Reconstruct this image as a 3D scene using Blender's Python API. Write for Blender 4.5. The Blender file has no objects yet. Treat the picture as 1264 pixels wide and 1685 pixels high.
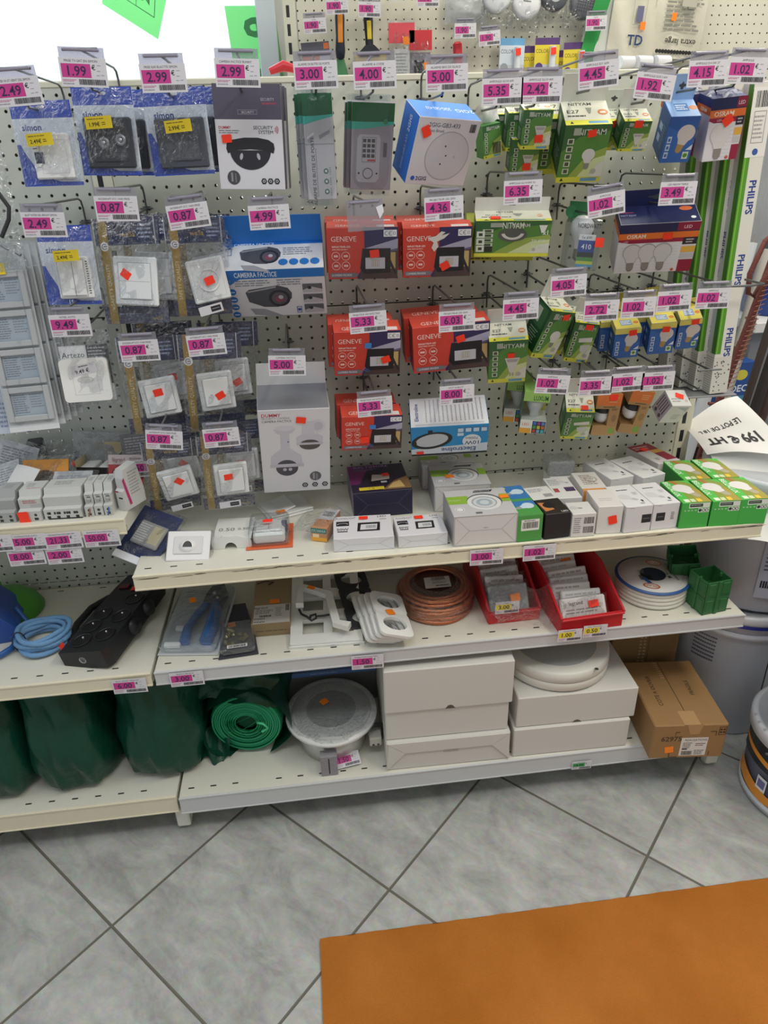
import bpy, math, random
from mathutils import Matrix, Vector, Euler
random.seed(7)
R = math.radians
S = bpy.context.scene
COL = S.collection

# ------------------------------------------------------------------ camera
cam = bpy.data.cameras.new('camera'); camo = bpy.data.objects.new('camera', cam); COL.objects.link(camo)
camo.location = (-0.9158, -1.6240, 1.4619)
camo.rotation_euler = (1.0987, 0.0286, -0.1189)
cam.sensor_fit = 'HORIZONTAL'; cam.sensor_width = 36.0; cam.lens = 1143.0 / 1264.0 * 36.0
cam.clip_start = 0.02; cam.clip_end = 100
S.camera = camo

# ------------------------------------------------------------------ exposure, world, lights
S.view_settings.view_transform = 'Standard'
S.view_settings.look = 'None'
S.view_settings.exposure = 0.0
S.view_settings.gamma = 1.0
S.view_settings.use_curve_mapping = False
S.cycles.transparent_max_bounces = 24
S.cycles.max_bounces = 6

w = bpy.data.worlds.new('World'); S.world = w; w.use_nodes = True
nt = w.node_tree; nt.nodes.clear()
out = nt.nodes.new('ShaderNodeOutputWorld'); bg = nt.nodes.new('ShaderNodeBackground')
tc = nt.nodes.new('ShaderNodeTexCoord'); sep = nt.nodes.new('ShaderNodeSeparateXYZ')
ramp = nt.nodes.new('ShaderNodeValToRGB'); mr = nt.nodes.new('ShaderNodeMapRange')
nt.links.new(tc.outputs['Generated'], sep.inputs[0])
mr.inputs['From Min'].default_value = -0.6; mr.inputs['From Max'].default_value = 0.6
nt.links.new(sep.outputs['Y'], mr.inputs['Value']); nt.links.new(mr.outputs[0], ramp.inputs[0])
# dim shop interior behind the camera, bright overcast daylight beyond the shop window
ramp.color_ramp.elements[0].color = (0.33, 0.335, 0.335, 1)
ramp.color_ramp.elements[1].color = (1.0, 1.0, 1.0, 1)
ramp.color_ramp.elements[0].position = 0.45; ramp.color_ramp.elements[1].position = 0.8
nt.links.new(ramp.outputs[0], bg.inputs[0]); bg.inputs[1].default_value = 1.25
nt.links.new(bg.outputs[0], out.inputs[0])

def area(name, loc, rot, size, size_y, power, color):
    l = bpy.data.lights.new(name, 'AREA'); l.shape = 'RECTANGLE'; l.size = size; l.size_y = size_y
    l.energy = power; l.color = color
    o = bpy.data.objects.new(name, l); o.location = loc; o.rotation_euler = [R(a) for a in rot]; COL.objects.link(o)
    return o
area('overhead_light', (0.55, -1.05, 2.85), (0, 0, 0), 0.35, 1.5, 30, (1.0, 0.92, 0.76))
area('overhead_light', (-0.9, -1.5, 2.95), (0, 0, 0), 1.6, 0.4, 17, (0.97, 0.99, 1.0))
area('overhead_light', (0.3, 0.62, 2.9), (0, 0, 0), 1.8, 0.3, 20, (1.0, 0.95, 0.82))  # unseen lamp added over the rear aisle to brighten its panel
area('overhead_light', (-2.9, -1.0, 2.85), (0, 0, 0), 0.4, 1.6, 10, (0.78, 0.89, 1.0))  # cool lamp added to stand in for bluish daylight on the left bay
area('window_daylight', (-2.2, 1.9, 2.3), (-68, 0, -10), 2.4, 1.2, 38, (0.80, 0.90, 1.0))

# ------------------------------------------------------------------ materials
_M = {}
def lin(h):
    h = h.lstrip('#'); c = [int(h[i:i+2], 16) / 255 for i in (0, 2, 4)]
    return [(x / 12.92 if x <= .04045 else ((x + .055) / 1.055) ** 2.4) for x in c] + [1]
def M(hexc, rough=.5, metal=0., bump=0., bscale=200., trans=0., spec=.5, name=None, var=0.):
    k = (hexc, rough, metal, bump, bscale, trans, spec, var)
    if k in _M: return _M[k]
    m = bpy.data.materials.new(name or 'finish_' + hexc.lstrip('#').lower()); m.use_nodes = True
    n = m.node_tree.nodes; b = n['Principled BSDF']; L = m.node_tree.links
    b.inputs['Base Color'].default_value = lin(hexc); b.inputs['Roughness'].default_value = rough
    b.inputs['Metallic'].default_value = metal
    b.inputs['Specular IOR Level'].default_value = spec
    if trans: b.inputs['Transmission Weight'].default_value = trans
    if bump or var:
        t = n.new('ShaderNodeTexCoord'); no = n.new('ShaderNodeTexNoise'); no.inputs['Scale'].default_value = bscale
        no.inputs['Detail'].default_value = 4
        L.new(t.outputs['Object'], no.inputs['Vector'])
        if bump:
            bu = n.new('ShaderNodeBump'); bu.inputs['Strength'].default_value = bump; bu.inputs['Distance'].default_value = .004
            L.new(no.outputs['Fac'], bu.inputs['Height']); L.new(bu.outputs[0], b.inputs['Normal'])
        if var:
            mx = n.new('ShaderNodeMix'); mx.data_type = 'RGBA'; c = lin(hexc)
            mx.inputs['A'].default_value = [x * (1 - var) for x in c[:3]] + [1]
            mx.inputs['B'].default_value = [min(1, x * (1 + var)) for x in c[:3]] + [1]
            L.new(no.outputs['Fac'], mx.inputs['Factor']); L.new(mx.outputs['Result'], b.inputs['Base Color'])
    _M[k] = m; return m
def film(name='clear_film', tint='FAFBFC', fac=.10, bump=1., scale=70., rough=.07, milk=.015):
    k = (name, tint, fac, bump, scale, rough, milk)
    if k in _M: return _M[k]
    m = bpy.data.materials.new(name); m.use_nodes = True; n = m.node_tree.nodes; L = m.node_tree.links; n.clear()
    o = n.new('ShaderNodeOutputMaterial'); tr = n.new('ShaderNodeBsdfTransparent'); gl = n.new('ShaderNodeBsdfGlossy')
    df = n.new('ShaderNodeBsdfDiffuse'); m1 = n.new('ShaderNodeMixShader'); m2 = n.new('ShaderNodeMixShader')
    tr.inputs[0].default_value = lin(tint); gl.inputs['Roughness'].default_value = rough
    df.inputs[0].default_value = lin('E8ECEF')
    t = n.new('ShaderNodeTexCoord'); no = n.new('ShaderNodeTexNoise'); no.inputs['Scale'].default_value = scale
    no.inputs['Detail'].default_value = 3; no.inputs['Distortion'].default_value = 1.2
    bu = n.new('ShaderNodeBump'); bu.inputs['Strength'].default_value = bump; bu.inputs['Distance'].default_value = .03
    L.new(t.outputs['Object'], no.inputs['Vector']); L.new(no.outputs['Fac'], bu.inputs['Height'])
    L.new(bu.outputs[0], gl.inputs['Normal'])
    lw = n.new('ShaderNodeLayerWeight'); lw.inputs[0].default_value = .5; L.new(bu.outputs[0], lw.inputs['Normal'])
    mp = n.new('ShaderNodeMapRange'); mp.inputs['From Min'].default_value = .15; mp.inputs['From Max'].default_value = .95; mp.inputs['To Min'].default_value = .02; mp.inputs['To Max'].default_value = min(.6, fac*4)
    L.new(lw.outputs['Facing'], mp.inputs[0]); L.new(mp.outputs[0], m2.inputs[0])
    m1.inputs[0].default_value = milk
    L.new(tr.outputs[0], m1.inputs[1]); L.new(df.outputs[0], m1.inputs[2])
    L.new(m1.outputs[0], m2.inputs[1]); L.new(gl.outputs[0], m2.inputs[2]); L.new(m2.outputs[0], o.inputs[0])
    _M[k] = m; return m
FILM = film()
FILM2 = film('blister_film', 'F6F8F9', .07, .25, 30., .07, .012)
SHELL = film('hard_clear_shell', 'F2F5F7', .20, .3, 22., .06, .05)
HOLDER = film('holder_plastic', 'D9D6E0', .25, .1, 30., .2, .18)
def paper(h): return M(h, .48)
WHITE = 'E9E8E4'
SHELFM = M('DAD8CA', .42, 0, .02, 60., var=.03, name='shelf_enamel')
LIPM = M('E2DBC2', .4, 0, .02, 60., var=.04, name='shelf_lip_enamel')
WIRE = M('77787A', .35, .8, name='hook_wire')
DOT = M('FF3B1E', .5, name='fluorescent_red_sticker')
DOTO = M('FF8A1C', .5, name='fluorescent_orange_sticker')

# ------------------------------------------------------------------ mesh builder
_G = {}
def glyphs(s, bold):
    k = (s, bold)
    if k not in _G:
        c = bpy.data.curves.new('text', 'FONT'); c.body = s; c.size = 1; c.resolution_u = 2; c.fill_mode = 'FRONT'; c.offset = .018 * bold
        o = bpy.data.objects.new('text', c); COL.objects.link(o)
        dg = bpy.context.evaluated_depsgraph_get(); me = o.evaluated_get(dg).to_mesh()
        vs = [(v.co.x, v.co.y) for v in me.vertices]; fs = [tuple(p.vertices) for p in me.polygons]
        o.evaluated_get(dg).to_mesh_clear(); bpy.data.objects.remove(o); bpy.data.curves.remove(c)
        xs = [v[0] for v in vs] or [0]
        _G[k] = (vs, fs, min(xs), max(xs))
    return _G[k]
class MB:
    def __init__(s): s.v = []; s.f = []; s.m = []; s.s = []; s.mats = []; s.T = Matrix()
    def mi(s, m):
        if isinstance(m, str): m = paper(m)
        if m not in s.mats: s.mats.append(m)
        return s.mats.index(m)
    def add(s, vs, fs, m, smooth=False):
        b = len(s.v); i = s.mi(m)
        s.v += [s.T @ Vector(p) for p in vs]
        for f in fs: s.f.append([b + j for j in f]); s.m.append(i); s.s.append(smooth)
        return s
    def box(s, x0, x1, y0, y1, z0, z1, m, c=.0008, side=None):
        """chamfered box; side = {'-y': mat, ...}"""
        lo = (x0, y0, z0); hi = (x1, y1, z1); c = min(c, (x1-x0)*.3, (y1-y0)*.3, (z1-z0)*.3)
        V = {}; vs = []
        for a in (0, 1):
            for b in (0, 1):
                for d in (0, 1):
                    for ax in range(3):
                        p = [(hi if q else lo)[i] + (0 if i == ax else (-c if q else c)) for i, q in enumerate((a, b, d))]
                        V[(a, b, d, ax)] = len(vs); vs.append(p)
        F = []
        for ax in range(3):
            o = [i for i in range(3) if i != ax]
            for sg in (0, 1):
                def k(p, q):
                    t = [0, 0, 0]; t[ax] = sg; t[o[0]] = p; t[o[1]] = q; return V[(*t, ax)]
                F.append(([k(0, 0), k(1, 0), k(1, 1), k(0, 1)], '-+'[sg] + 'xyz'[ax]))
        for ax, bx in ((0, 1), (0, 2), (1, 2)):
            cx = 3 - ax - bx
            for p in (0, 1):
                for q in (0, 1):
                    def k(r, w_):
                        t = [0, 0, 0]; t[ax] = p; t[bx] = q; t[cx] = r; return V[(*t, w_)]
                    F.append(([k(0, ax), k(1, ax), k(1, bx), k(0, bx)], None))
        for a in (0, 1):
            for b in (0, 1):
                for d in (0, 1): F.append(([V[(a, b, d, 0)], V[(a, b, d, 1)], V[(a, b, d, 2)]], None))
        ctr = Vector([(lo[i] + hi[i]) / 2 for i in range(3)])
        for f, nm in F:
            P = [Vector(vs[i]) for i in f]; n = (P[1]-P[0]).cross(P[2]-P[0])
            if n.dot(sum(P, Vector()) / len(P) - ctr) < 0: f.reverse()
        base = len(s.v); s.v += [s.T @ Vector(p) for p in vs]
        for f, nm in F:
            mm = (side or {}).get(nm, m) if nm else m
            s.f.append([base + i for i in f]); s.m.append(s.mi(mm)); s.s.append(False)
        return s
    def prism(s, pts, y0, y1, m, axis='y', mside=None):
        n = len(pts)
        def P(a, b, t): return {'y': (a, t, b), 'z': (a, b, t), 'x': (t, a, b)}[axis]
        vs = [P(a, b, y0) for a, b in pts] + [P(a, b, y1) for a, b in pts]
        s.add(vs, [list(range(n)), list(range(2*n-1, n-1, -1))], m)
        s.add(vs, [[i, i+n, (i+1) % n + n, (i+1) % n] for i in range(n)], mside or m)
        return s
    def tube(s, path, r, m, n=8, closed=False, cap=True):
        P = [Vector(p) for p in path]; N = len(P); vs = []; up = None
        for i, p in enumerate(P):
            a = P[(i-1) % N] if (i or closed) else p; b = P[(i+1) % N] if (i < N-1 or closed) else p
            t = (b - a).normalized()
            if up is None:
                up = Vector((0, 0, 1)) if abs(t.z) < .9 else Vector((0, 1, 0))
            u = (up - t * up.dot(t)).normalized(); v = t.cross(u); up = u
            rr = r[i] if isinstance(r, (list, tuple)) else r
            vs += [p + (u * math.cos(2*math.pi*j/n) + v * math.sin(2*math.pi*j/n)) * rr for j in range(n)]
        fs = []
        for i in range(N if closed else N-1):
            i2 = (i+1) % N
            fs += [[i*n+j, i*n+(j+1) % n, i2*n+(j+1) % n, i2*n+j] for j in range(n)]
        s.add(vs, fs, m, True)
        if cap and not closed:
            s.add(vs[:n], [list(range(n))[::-1]], m); s.add(vs[-n:], [list(range(n))], m)
        return s
    def lathe(s, prof, m, n=32, c=(0, 0, 0), axis='z', sx=1., smooth=True):
        vs = []
        for r, h in prof:
            for j in range(n):
                a = 2*math.pi*j/n; x = r*math.cos(a)*sx; y = r*math.sin(a)
                vs.append({'z': (c[0]+x, c[1]+y, c[2]+h), 'y': (c[0]+x, c[1]+h, c[2]+y), 'x': (c[0]+h, c[1]+x, c[2]+y)}[axis])
        fs = [[i*n+j, i*n+(j+1) % n, (i+1)*n+(j+1) % n, (i+1)*n+j] for i in range(len(prof)-1) for j in range(n)]
        s.add(vs, fs, m, smooth); return s
    def grid(s, fn, nu, nv, m, smooth=True):
        vs = [fn(i/nu, j/nv) for j in range(nv+1) for i in range(nu+1)]
        s.add(vs, [[j*(nu+1)+i, j*(nu+1)+i+1, (j+1)*(nu+1)+i+1, (j+1)*(nu+1)+i] for j in range(nv) for i in range(nu)], m, smooth); return s
    def face(s, o, u, v, up=0): return Face(s, Vector(o), Vector(u), Vector(v), up)
    def front(s, x0, x1, z0, z1, y): return s.face((x0, y, z0), (x1-x0, 0, 0), (0, 0, z1-z0))
    def top(s, x0, x1, y0, y1, z): return s.face((x0, y0, z), (x1-x0, 0, 0), (0, y1-y0, 0))
    def left(s, y0, y1, z0, z1, x): return s.face((x, y1, z0), (0, y0-y1, 0), (0, 0, z1-z0))
    def build(s, name, parent=None, **kw):
        me = bpy.data.meshes.new(name)
        me.from_pydata([tuple(p) for p in s.v], [], s.f)
        for m in s.mats: me.materials.append(m)
        me.polygons.foreach_set('material_index', s.m); me.polygons.foreach_set('use_smooth', s.s); me.update()
        o = bpy.data.objects.new(name, me); COL.objects.link(o)
        if parent: o.parent = parent
        for k, v_ in kw.items(): o[k] = v_
        return o
class Face:
    """paints print on a flat face: fractions 0..1 of the face, each layer lifted a hair"""
    def __init__(s, mb, o, u, v, k=0):
        s.b = mb; s.o = o; s.u = u; s.v = v; s.n = u.cross(v).normalized(); s.k = k; s.W = u.length; s.H = v.length
    def P(s, a, b): return s.o + s.u*a + s.v*b + s.n*(.0001 + .00003*s.k)
    def poly(s, pts, c): s.b.add([s.P(a, b) for a, b in pts], [list(range(len(pts)))], c); s.k += 1; return s
    def r(s, a0, b0, a1, b1, c): return s.poly([(a0, b0), (a1, b0), (a1, b1), (a0, b1)], c)
    def disc(s, a, b, rad, c, n=20, sx=1., rot=0):
        k = s.H / s.W; q = R(rot)
        pts = []
        for i in range(n):
            x = rad*sx*math.cos(2*math.pi*i/n); y = rad*math.sin(2*math.pi*i/n)
            pts.append((a + (x*math.cos(q)-y*math.sin(q))*k, b + x*math.sin(q)+y*math.cos(q)))
        return s.poly(pts, c)
    def ring(s, a, b, r0, r1, c, n=20, a0=0, a1=360, sx=1.):
        k = s.H / s.W; vs = []
        for i in range(n+1):
            t = R(a0 + (a1-a0)*i/n)
            for q in (r0, r1): vs.append(s.P(a + q*sx*math.cos(t)*k, b + q*math.sin(t)))
        s.b.add(vs, [[2*i, 2*i+1, 2*i+3, 2*i+2] for i in range(n)], c); s.k += 1; return s
    def t(s, txt, a, b, h, c, fit=None, al='C', rot=0, bold=0, mirror=False):
        vs, fs, x0, x1 = glyphs(txt, bold); sc = h * s.H / .72; wd = (x1-x0)*sc; kx = 1.
        if fit and wd > fit*s.W: kx = fit*s.W/wd
        q = R(rot); off = {'L': x0, 'C': (x0+x1)/2, 'R': x1}[al]; U = s.u.normalized(); V = s.v.normalized(); o = s.P(a, b); out_ = []
        for x, y in vs:
            X = (x-off)*sc*kx*(-1 if mirror else 1); Y = (y-.36)*sc
            out_.append(o + U*(X*math.cos(q)-Y*math.sin(q)) + V*(X*math.sin(q)+Y*math.cos(q)))
        s.b.add(out_, fs, c); s.k += 1; return s
    def lines(s, a0, b0, a1, b1, n, c, seed=1):
        rn = random.Random(seed); h = (b1-b0)/n
        for i in range(n):
            x = a0; y = b1-(i+.7)*h; e = a1-(a1-a0)*rn.random()*.25
            while x < e:
                q = min(e, x + (a1-a0)*(.08+.2*rn.random())); s.b.add([s.P(x, y), s.P(q, y), s.P(q, y+h*.45), s.P(x, y+h*.45)], [[0, 1, 2, 3]], c); x = q + (a1-a0)*.03
        s.k += 1; return s
    def bar(s, a0, b0, a1, b1, c='1A1A1E', n=22, seed=3):
        rn = random.Random(seed); x = a0; st = (a1-a0)/n
        while x < a1-st*.3:
            q = st*(.3+.6*rn.random()); s.b.add([s.P(x, b0), s.P(x+q, b0), s.P(x+q, b1), s.P(x, b1)], [[0, 1, 2, 3]], c); x += q + st*(.25+.3*rn.random())
        s.k += 1; return s
    def frame(s, a0, b0, a1, b1, t, c):
        k = s.W/s.H; ty = t*k
        s.r(a0, b0, a1, b0+ty, c); s.k -= 1; s.r(a0, b1-ty, a1, b1, c); s.k -= 1
        s.r(a0, b0+ty, a0+t, b1-ty, c); s.k -= 1; return s.r(a1-t, b0+ty, a1, b1-ty, c)
    def bulb(s, a, b, h, c, base='8F8B80', rot=0, glow=None):
        """picture of a pear-shaped bulb, h tall, screw base down"""
        k = s.H/s.W; q = R(rot)
        def Tr(x, y): return (a + (x*math.cos(q)-y*math.sin(q))*h*k, b + (x*math.sin(q)+y*math.cos(q))*h)
        pts = []
        for i in range(19):
            t = R(-50 + 280*i/18); pts.append((.3*math.cos(t), .2+.3*math.sin(t)))
        pts += [(-.13, -.2), (.13, -.2)]
        s.poly([Tr(*p) for p in pts], c)
        s.poly([Tr(*p) for p in ((-.12, -.2), (-.11, -.42), (-.05, -.5), (.05, -.5), (.11, -.42), (.12, -.2))], base); s.k += 0
        return s
def qr_free(): pass
# ------------------------------------------------------------------ things
def thing(name, label, cat, loc=(0, 0, 0), rot=(0, 0, 0), group=None):
    o = bpy.data.objects.new(name, None); COL.objects.link(o); o.empty_display_size = .02
    o.location = loc; o.rotation_euler = [R(a) for a in rot]; o['label'] = label; o['category'] = cat
    if group: o['group'] = group
    return o
def tagp(o, label, cat, group=None, loc=None, rot=None):
    o['label'] = label; o['category'] = cat
    if group: o['group'] = group
    if loc is not None: o.location = loc
    if rot is not None: o.rotation_euler = [R(a) for a in rot]
    return o
def dup(root, loc, label, rot=None, group=None):
    c = root.copy(); COL.objects.link(c); c.location = loc; c['label'] = label
    if rot is not None: c.rotation_euler = [R(a) for a in rot]
    if group: c['group'] = group
    for ch in list(root.children):
        d = ch.copy(); COL.objects.link(d); d.parent = c
        for g in list(ch.children):
            e = g.copy(); COL.objects.link(e); e.parent = d
    return c
def struct(o): o['kind'] = 'structure'; return o
def sticker(parent, x, z, y=-.0016, col=None, wd=.017, h=.013, rot=8, name='red_sticker'):
    """small scalloped price-gun sticker on the front of a pack"""
    b = MB(); q = R(rot); pts = []
    for sx, sz in ((-1, -.8), (-.85, -1), (.85, -1), (1, -.8), (.93, 0), (1, .8), (.85, 1), (-.85, 1), (-1, .8), (-.93, 0)):
        X = sx*wd/2; Z = sz*h/2; pts.append((x + X*math.cos(q)-Z*math.sin(q), z + X*math.sin(q)+Z*math.cos(q)))
    b.prism(pts, y-.0003, y, col or DOT)
    return b.build(name, parent)
def sticker_top(parent, x, y, z, col=None, wd=.017, h=.013, rot=8, name='red_sticker'):
    b = MB(); q = R(rot); pts = []
    for sx, sz in ((-1, -.8), (-.85, -1), (.85, -1), (1, -.8), (.93, 0), (1, .8), (.85, 1), (-.85, 1), (-1, .8), (-.93, 0)):
        X = sx*wd/2; Z = sz*h/2; pts.append((x + X*math.cos(q)-Z*math.sin(q), y + X*math.sin(q)+Z*math.cos(q)))
    b.prism(pts, z+.0004, z+.0008, col or DOT, 'z')
    return b.build(name, parent)
# ------------------------------------------------------------------ floor, walls, window
def floor_mat():
    m = bpy.data.materials.new('grey_stone_tile'); m.use_nodes = True; n = m.node_tree.nodes; L = m.node_tree.links; b = n['Principled BSDF']
    def N(t, **k):
        q = n.new(t)
        for a, v in k.items(): setattr(q, a, v)
        return q
    tc = N('ShaderNodeTexCoord'); mp = N('ShaderNodeMapping'); L.new(tc.outputs['Object'], mp.inputs['Vector'])
    # object origin sits on a tile corner; grid turned 45 degrees
    mp.inputs['Rotation'].default_value[2] = R(45)
    sp = N('ShaderNodeSeparateXYZ'); L.new(mp.outputs[0], sp.inputs[0])
    def mth(op, a, bb=None):
        q = N('ShaderNodeMath', operation=op)
        for i, v in enumerate((a, bb)):
            if v is None: continue
            if isinstance(v, (int, float)): q.inputs[i].default_value = v
            else: L.new(v, q.inputs[i])
        return q.outputs[0]
    ds = []; cells = []
    for ax in ('X', 'Y'):
        t = mth('DIVIDE', sp.outputs[ax], TILE); f = mth('FRACT', t); cells.append(mth('FLOOR', t))
        ds.append(mth('MULTIPLY', mth('SUBTRACT', .5, mth('ABSOLUTE', mth('SUBTRACT', f, .5))), TILE))
    d = mth('MINIMUM', *ds); g = mth('LESS_THAN', d, .0031)
    cell = N('ShaderNodeCombineXYZ'); L.new(cells[0], cell.inputs[0]); L.new(cells[1], cell.inputs[1])
    wn = N('ShaderNodeTexWhiteNoise'); L.new(cell.outputs[0], wn.inputs[0])
    off = N('ShaderNodeVectorMath', operation='MULTIPLY_ADD'); L.new(wn.outputs['Color'], off.inputs[0]); off.inputs[1].default_value = (9, 9, 9); L.new(mp.outputs[0], off.inputs[2])
    sc = N('ShaderNodeMapping'); sc.inputs['Scale'].default_value = (1, 1.8, 1); sc.inputs['Rotation'].default_value[2] = R(20); L.new(off.outputs[0], sc.inputs[0])
    n1 = N('ShaderNodeTexNoise'); n1.inputs['Scale'].default_value = 8; n1.inputs['Detail'].default_value = 9; n1.inputs['Roughness'].default_value = .68; n1.inputs['Distortion'].default_value = .5
    L.new(sc.outputs[0], n1.inputs[0])
    n2 = N('ShaderNodeTexNoise'); n2.inputs['Scale'].default_value = 70; n2.inputs['Detail'].default_value = 5; L.new(mp.outputs[0], n2.inputs[0])
    r1 = N('ShaderNodeValToRGB'); L.new(n1.outputs['Fac'], r1.inputs[0])
    for e, (p, c) in zip(r1.color_ramp.elements, ((.30, '8C8D8B'), (.70, 'BCBDB9'))): e.position = p; e.color = lin(c)
    mx = N('ShaderNodeMix', data_type='RGBA', blend_type='OVERLAY'); mx.inputs['Factor'].default_value = .22
    L.new(r1.outputs[0], mx.inputs['A']); L.new(n2.outputs['Color'], mx.inputs['B'])
    m2 = N('ShaderNodeMix', data_type='RGBA'); L.new(g, m2.inputs['Factor']); L.new(mx.outputs['Result'], m2.inputs['A']); m2.inputs['B'].default_value = lin('66635A')
    L.new(m2.outputs['Result'], b.inputs['Base Color']); b.inputs['Roughness'].default_value = .42; b.inputs['Specular IOR Level'].default_value = .35
    h = mth('MULTIPLY', mth('MINIMUM', d, .004), 250.); bu = N('ShaderNodeBump'); bu.inputs['Strength'].default_value = .5; bu.inputs['Distance'].default_value = .0015
    hh = mth('ADD', h, mth('MULTIPLY', n1.outputs['Fac'], .5)); L.new(hh, bu.inputs['Height']); L.new(bu.outputs[0], b.inputs['Normal'])
    return m
TILE = .4275
TX, TY = -0.827, -0.626
b = MB(); b.add([(-4.2-TX, -4-TY, 0), (4.2-TX, -4-TY, 0), (4.2-TX, 2.4-TY, 0), (-4.2-TX, 2.4-TY, 0)], [[0, 1, 2, 3]], floor_mat())
o = b.build('floor'); o.location = (TX, TY, 0); struct(o)

PLASTER = M('D9D8D2', .8, 0, .1, 40.)
b = MB(); b.box(-.93, 4.2, 1.5, 1.6, 0, 2.9, PLASTER, .001); b.box(-4.2, -.93, 1.5, 1.6, 0, .9, PLASTER, .001); b.box(-4.2, -.93, 1.5, 1.6, 2.7, 2.9, PLASTER, .001)
struct(b.build('wall_back'))
b = MB(); b.box(2.6, 2.7, -1.2, 1.5, 0, 2.9, PLASTER, .001); struct(b.build('wall_right'))
FR = M('E6F0F6', .4, 0)
b = MB()
for x0, x1 in ((-1.0, -.93), (-4.2, -4.13), (-2.6, -2.53)): b.box(x0, x1, 1.44, 1.54, .9, 2.7, FR, .004)
for z0, z1 in ((.9, .96), (2.64, 2.7)): b.box(-4.13, -1.0, 1.45, 1.53, z0, z1, FR, .004)
wf = b.build('window_1'); struct(wf)
pane = M('F2F8FA', .02, 0, trans=0.)
pm = film('window_glass', 'F6FBFC', .06, 0., 1., .02, .0)
b = MB(); b.box(-2.53, -1.0, 1.485, 1.491, .96, 2.64, pm, .0005); b.box(-4.13, -2.6, 1.485, 1.491, .96, 2.64, pm, .0005); b.build('glass_pane', wf)

def translucent(hexc, name):
    m = bpy.data.materials.new(name); m.use_nodes = True; n = m.node_tree.nodes; L = m.node_tree.links; n.clear()
    o = n.new('ShaderNodeOutputMaterial'); d = n.new('ShaderNodeBsdfDiffuse'); t = n.new('ShaderNodeBsdfTranslucent'); mx = n.new('ShaderNodeMixShader')
    d.inputs[0].default_value = lin(hexc); t.inputs[0].default_value = lin(hexc); mx.inputs[0].default_value = .6
    L.new(d.outputs[0], mx.inputs[1]); L.new(t.outputs[0], mx.inputs[2]); L.new(mx.outputs[0], o.inputs[0]); return m
GP = translucent('ACE4AE', 'backlit_green_paper'); GI = translucent('7A9A8A', 'poster_ink')
def wx(px): return -1.02 + (px-400)*.00243
def wz(py): return 1.835 - (py-60)*.00268
# posters taped to the inside of the glass
def poster(pts, label):
    b = MB(); c = [(wx(x), wz(y)) for x, y in pts]; b.prism(c, 1.478, 1.4785, GP); return b, c
b, c = poster([(363, 12), (436, 12), (447, 160), (372, 160)], '')
f = b.face((c[3][0], 1.4778, c[3][1]), (c[2][0]-c[3][0], 0, 0), (c[0][0]-c[3][0], 0, c[0][1]-c[3][1]))
f.t('P', .5, .79, .25, GI, rot=2, bold=1.6, mirror=True); f.t('R', .52, .40, .25, GI, rot=2, bold=1.6, mirror=True); f.t('O', .53, .02, .25, GI, bold=1.6, mirror=True)
tagp(b.build('window_poster'), 'green poster with reversed capital letters, taped upright to window glass', 'poster')
b, c = poster([(205, -60), (292, -22), (260, 48), (188, 8)], '')
f = b.face((c[3][0], 1.4778, c[3][1]), (c[2][0]-c[3][0], 0, c[2][1]-c[3][1]), (c[0][0]-c[3][0], 0, c[0][1]-c[3][1]))
f.frame(.22, .30, .92, .9, .012, GI); f.frame(.58, .30, .92, .62, .012, GI); f.poly([(.68, .62), (.82, .62), (.82, .44), (.75, .5), (.68, .44)], GI); f.poly([(.7, .605), (.8, .605), (.8, .48), (.75, .52), (.7, .48)], GP)
tagp(b.build('window_poster'), 'tilted green poster with a parcel drawing on the window glass', 'poster')
b = MB(); b.prism([(wx(328), wz(-8)), (wx(340), wz(-8)), (wx(334), wz(5))], 1.478, 1.4785, M('5A7AC8', .6)); tagp(b.build('window_pennant'), 'tip of a small blue pennant on the window glass', 'pennant')

# ------------------------------------------------------------------ pegboard metal
def peg_mat(name, hexc, px=0., pz=0., pitch=.025, rad=.0031, var=.03):
    m = bpy.data.materials.new(name); m.use_nodes = True; n = m.node_tree.nodes; L = m.node_tree.links; b = n['Principled BSDF']; o = n['Material Output']
    b.inputs['Base Color'].default_value = lin(hexc); b.inputs['Roughness'].default_value = .38
    tc = n.new('ShaderNodeTexCoord'); sp = n.new('ShaderNodeSeparateXYZ'); L.new(tc.outputs['Object'], sp.inputs[0])
    def mth(op, a, bb=None, cc=None):
        q = n.new('ShaderNodeMath'); q.operation = op
        for i, v in enumerate((a, bb, cc)):
            if v is None: continue
            if isinstance(v, (int, float)): q.inputs[i].default_value = v
            else: L.new(v, q.inputs[i])
        return q.outputs[0]
    sq = []
    for ax, ph in (('X', px), ('Z', pz)):
        f = mth('FRACT', mth('DIVIDE', mth('ADD', sp.outputs[ax], 10+ph+pitch*.5), pitch))
        q = mth('MULTIPLY', mth('SUBTRACT', f, .5), pitch); sq.append(mth('MULTIPLY', q, q))
    hole = mth('LESS_THAN', mth('ADD', *sq), rad*rad)
    no = n.new('ShaderNodeTexNoise'); no.inputs['Scale'].default_value = 4; L.new(tc.outputs['Object'], no.inputs[0])
    mx = n.new('ShaderNodeMix'); mx.data_type = 'RGBA'; c = lin(hexc)
    mx.inputs['A'].default_value = [x*(1-var) for x in c[:3]]+[1]; mx.inputs['B'].default_value = [min(1, x*(1+var)) for x in c[:3]]+[1]
    L.new(no.outputs['Fac'], mx.inputs['Factor']); L.new(mx.outputs['Result'], b.inputs['Base Color'])
    tr = n.new('ShaderNodeBsdfTransparent'); ms = n.new('ShaderNodeMixShader')
    L.new(hole, ms.inputs[0]); L.new(b.outputs[0], ms.inputs[1]); L.new(tr.outputs[0], ms.inputs[2]); L.new(ms.outputs[0], o.inputs['Surface'])
    return m
PEG_R = peg_mat('perforated_panel_enamel', 'CBCDBE', 0, 0)
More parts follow.
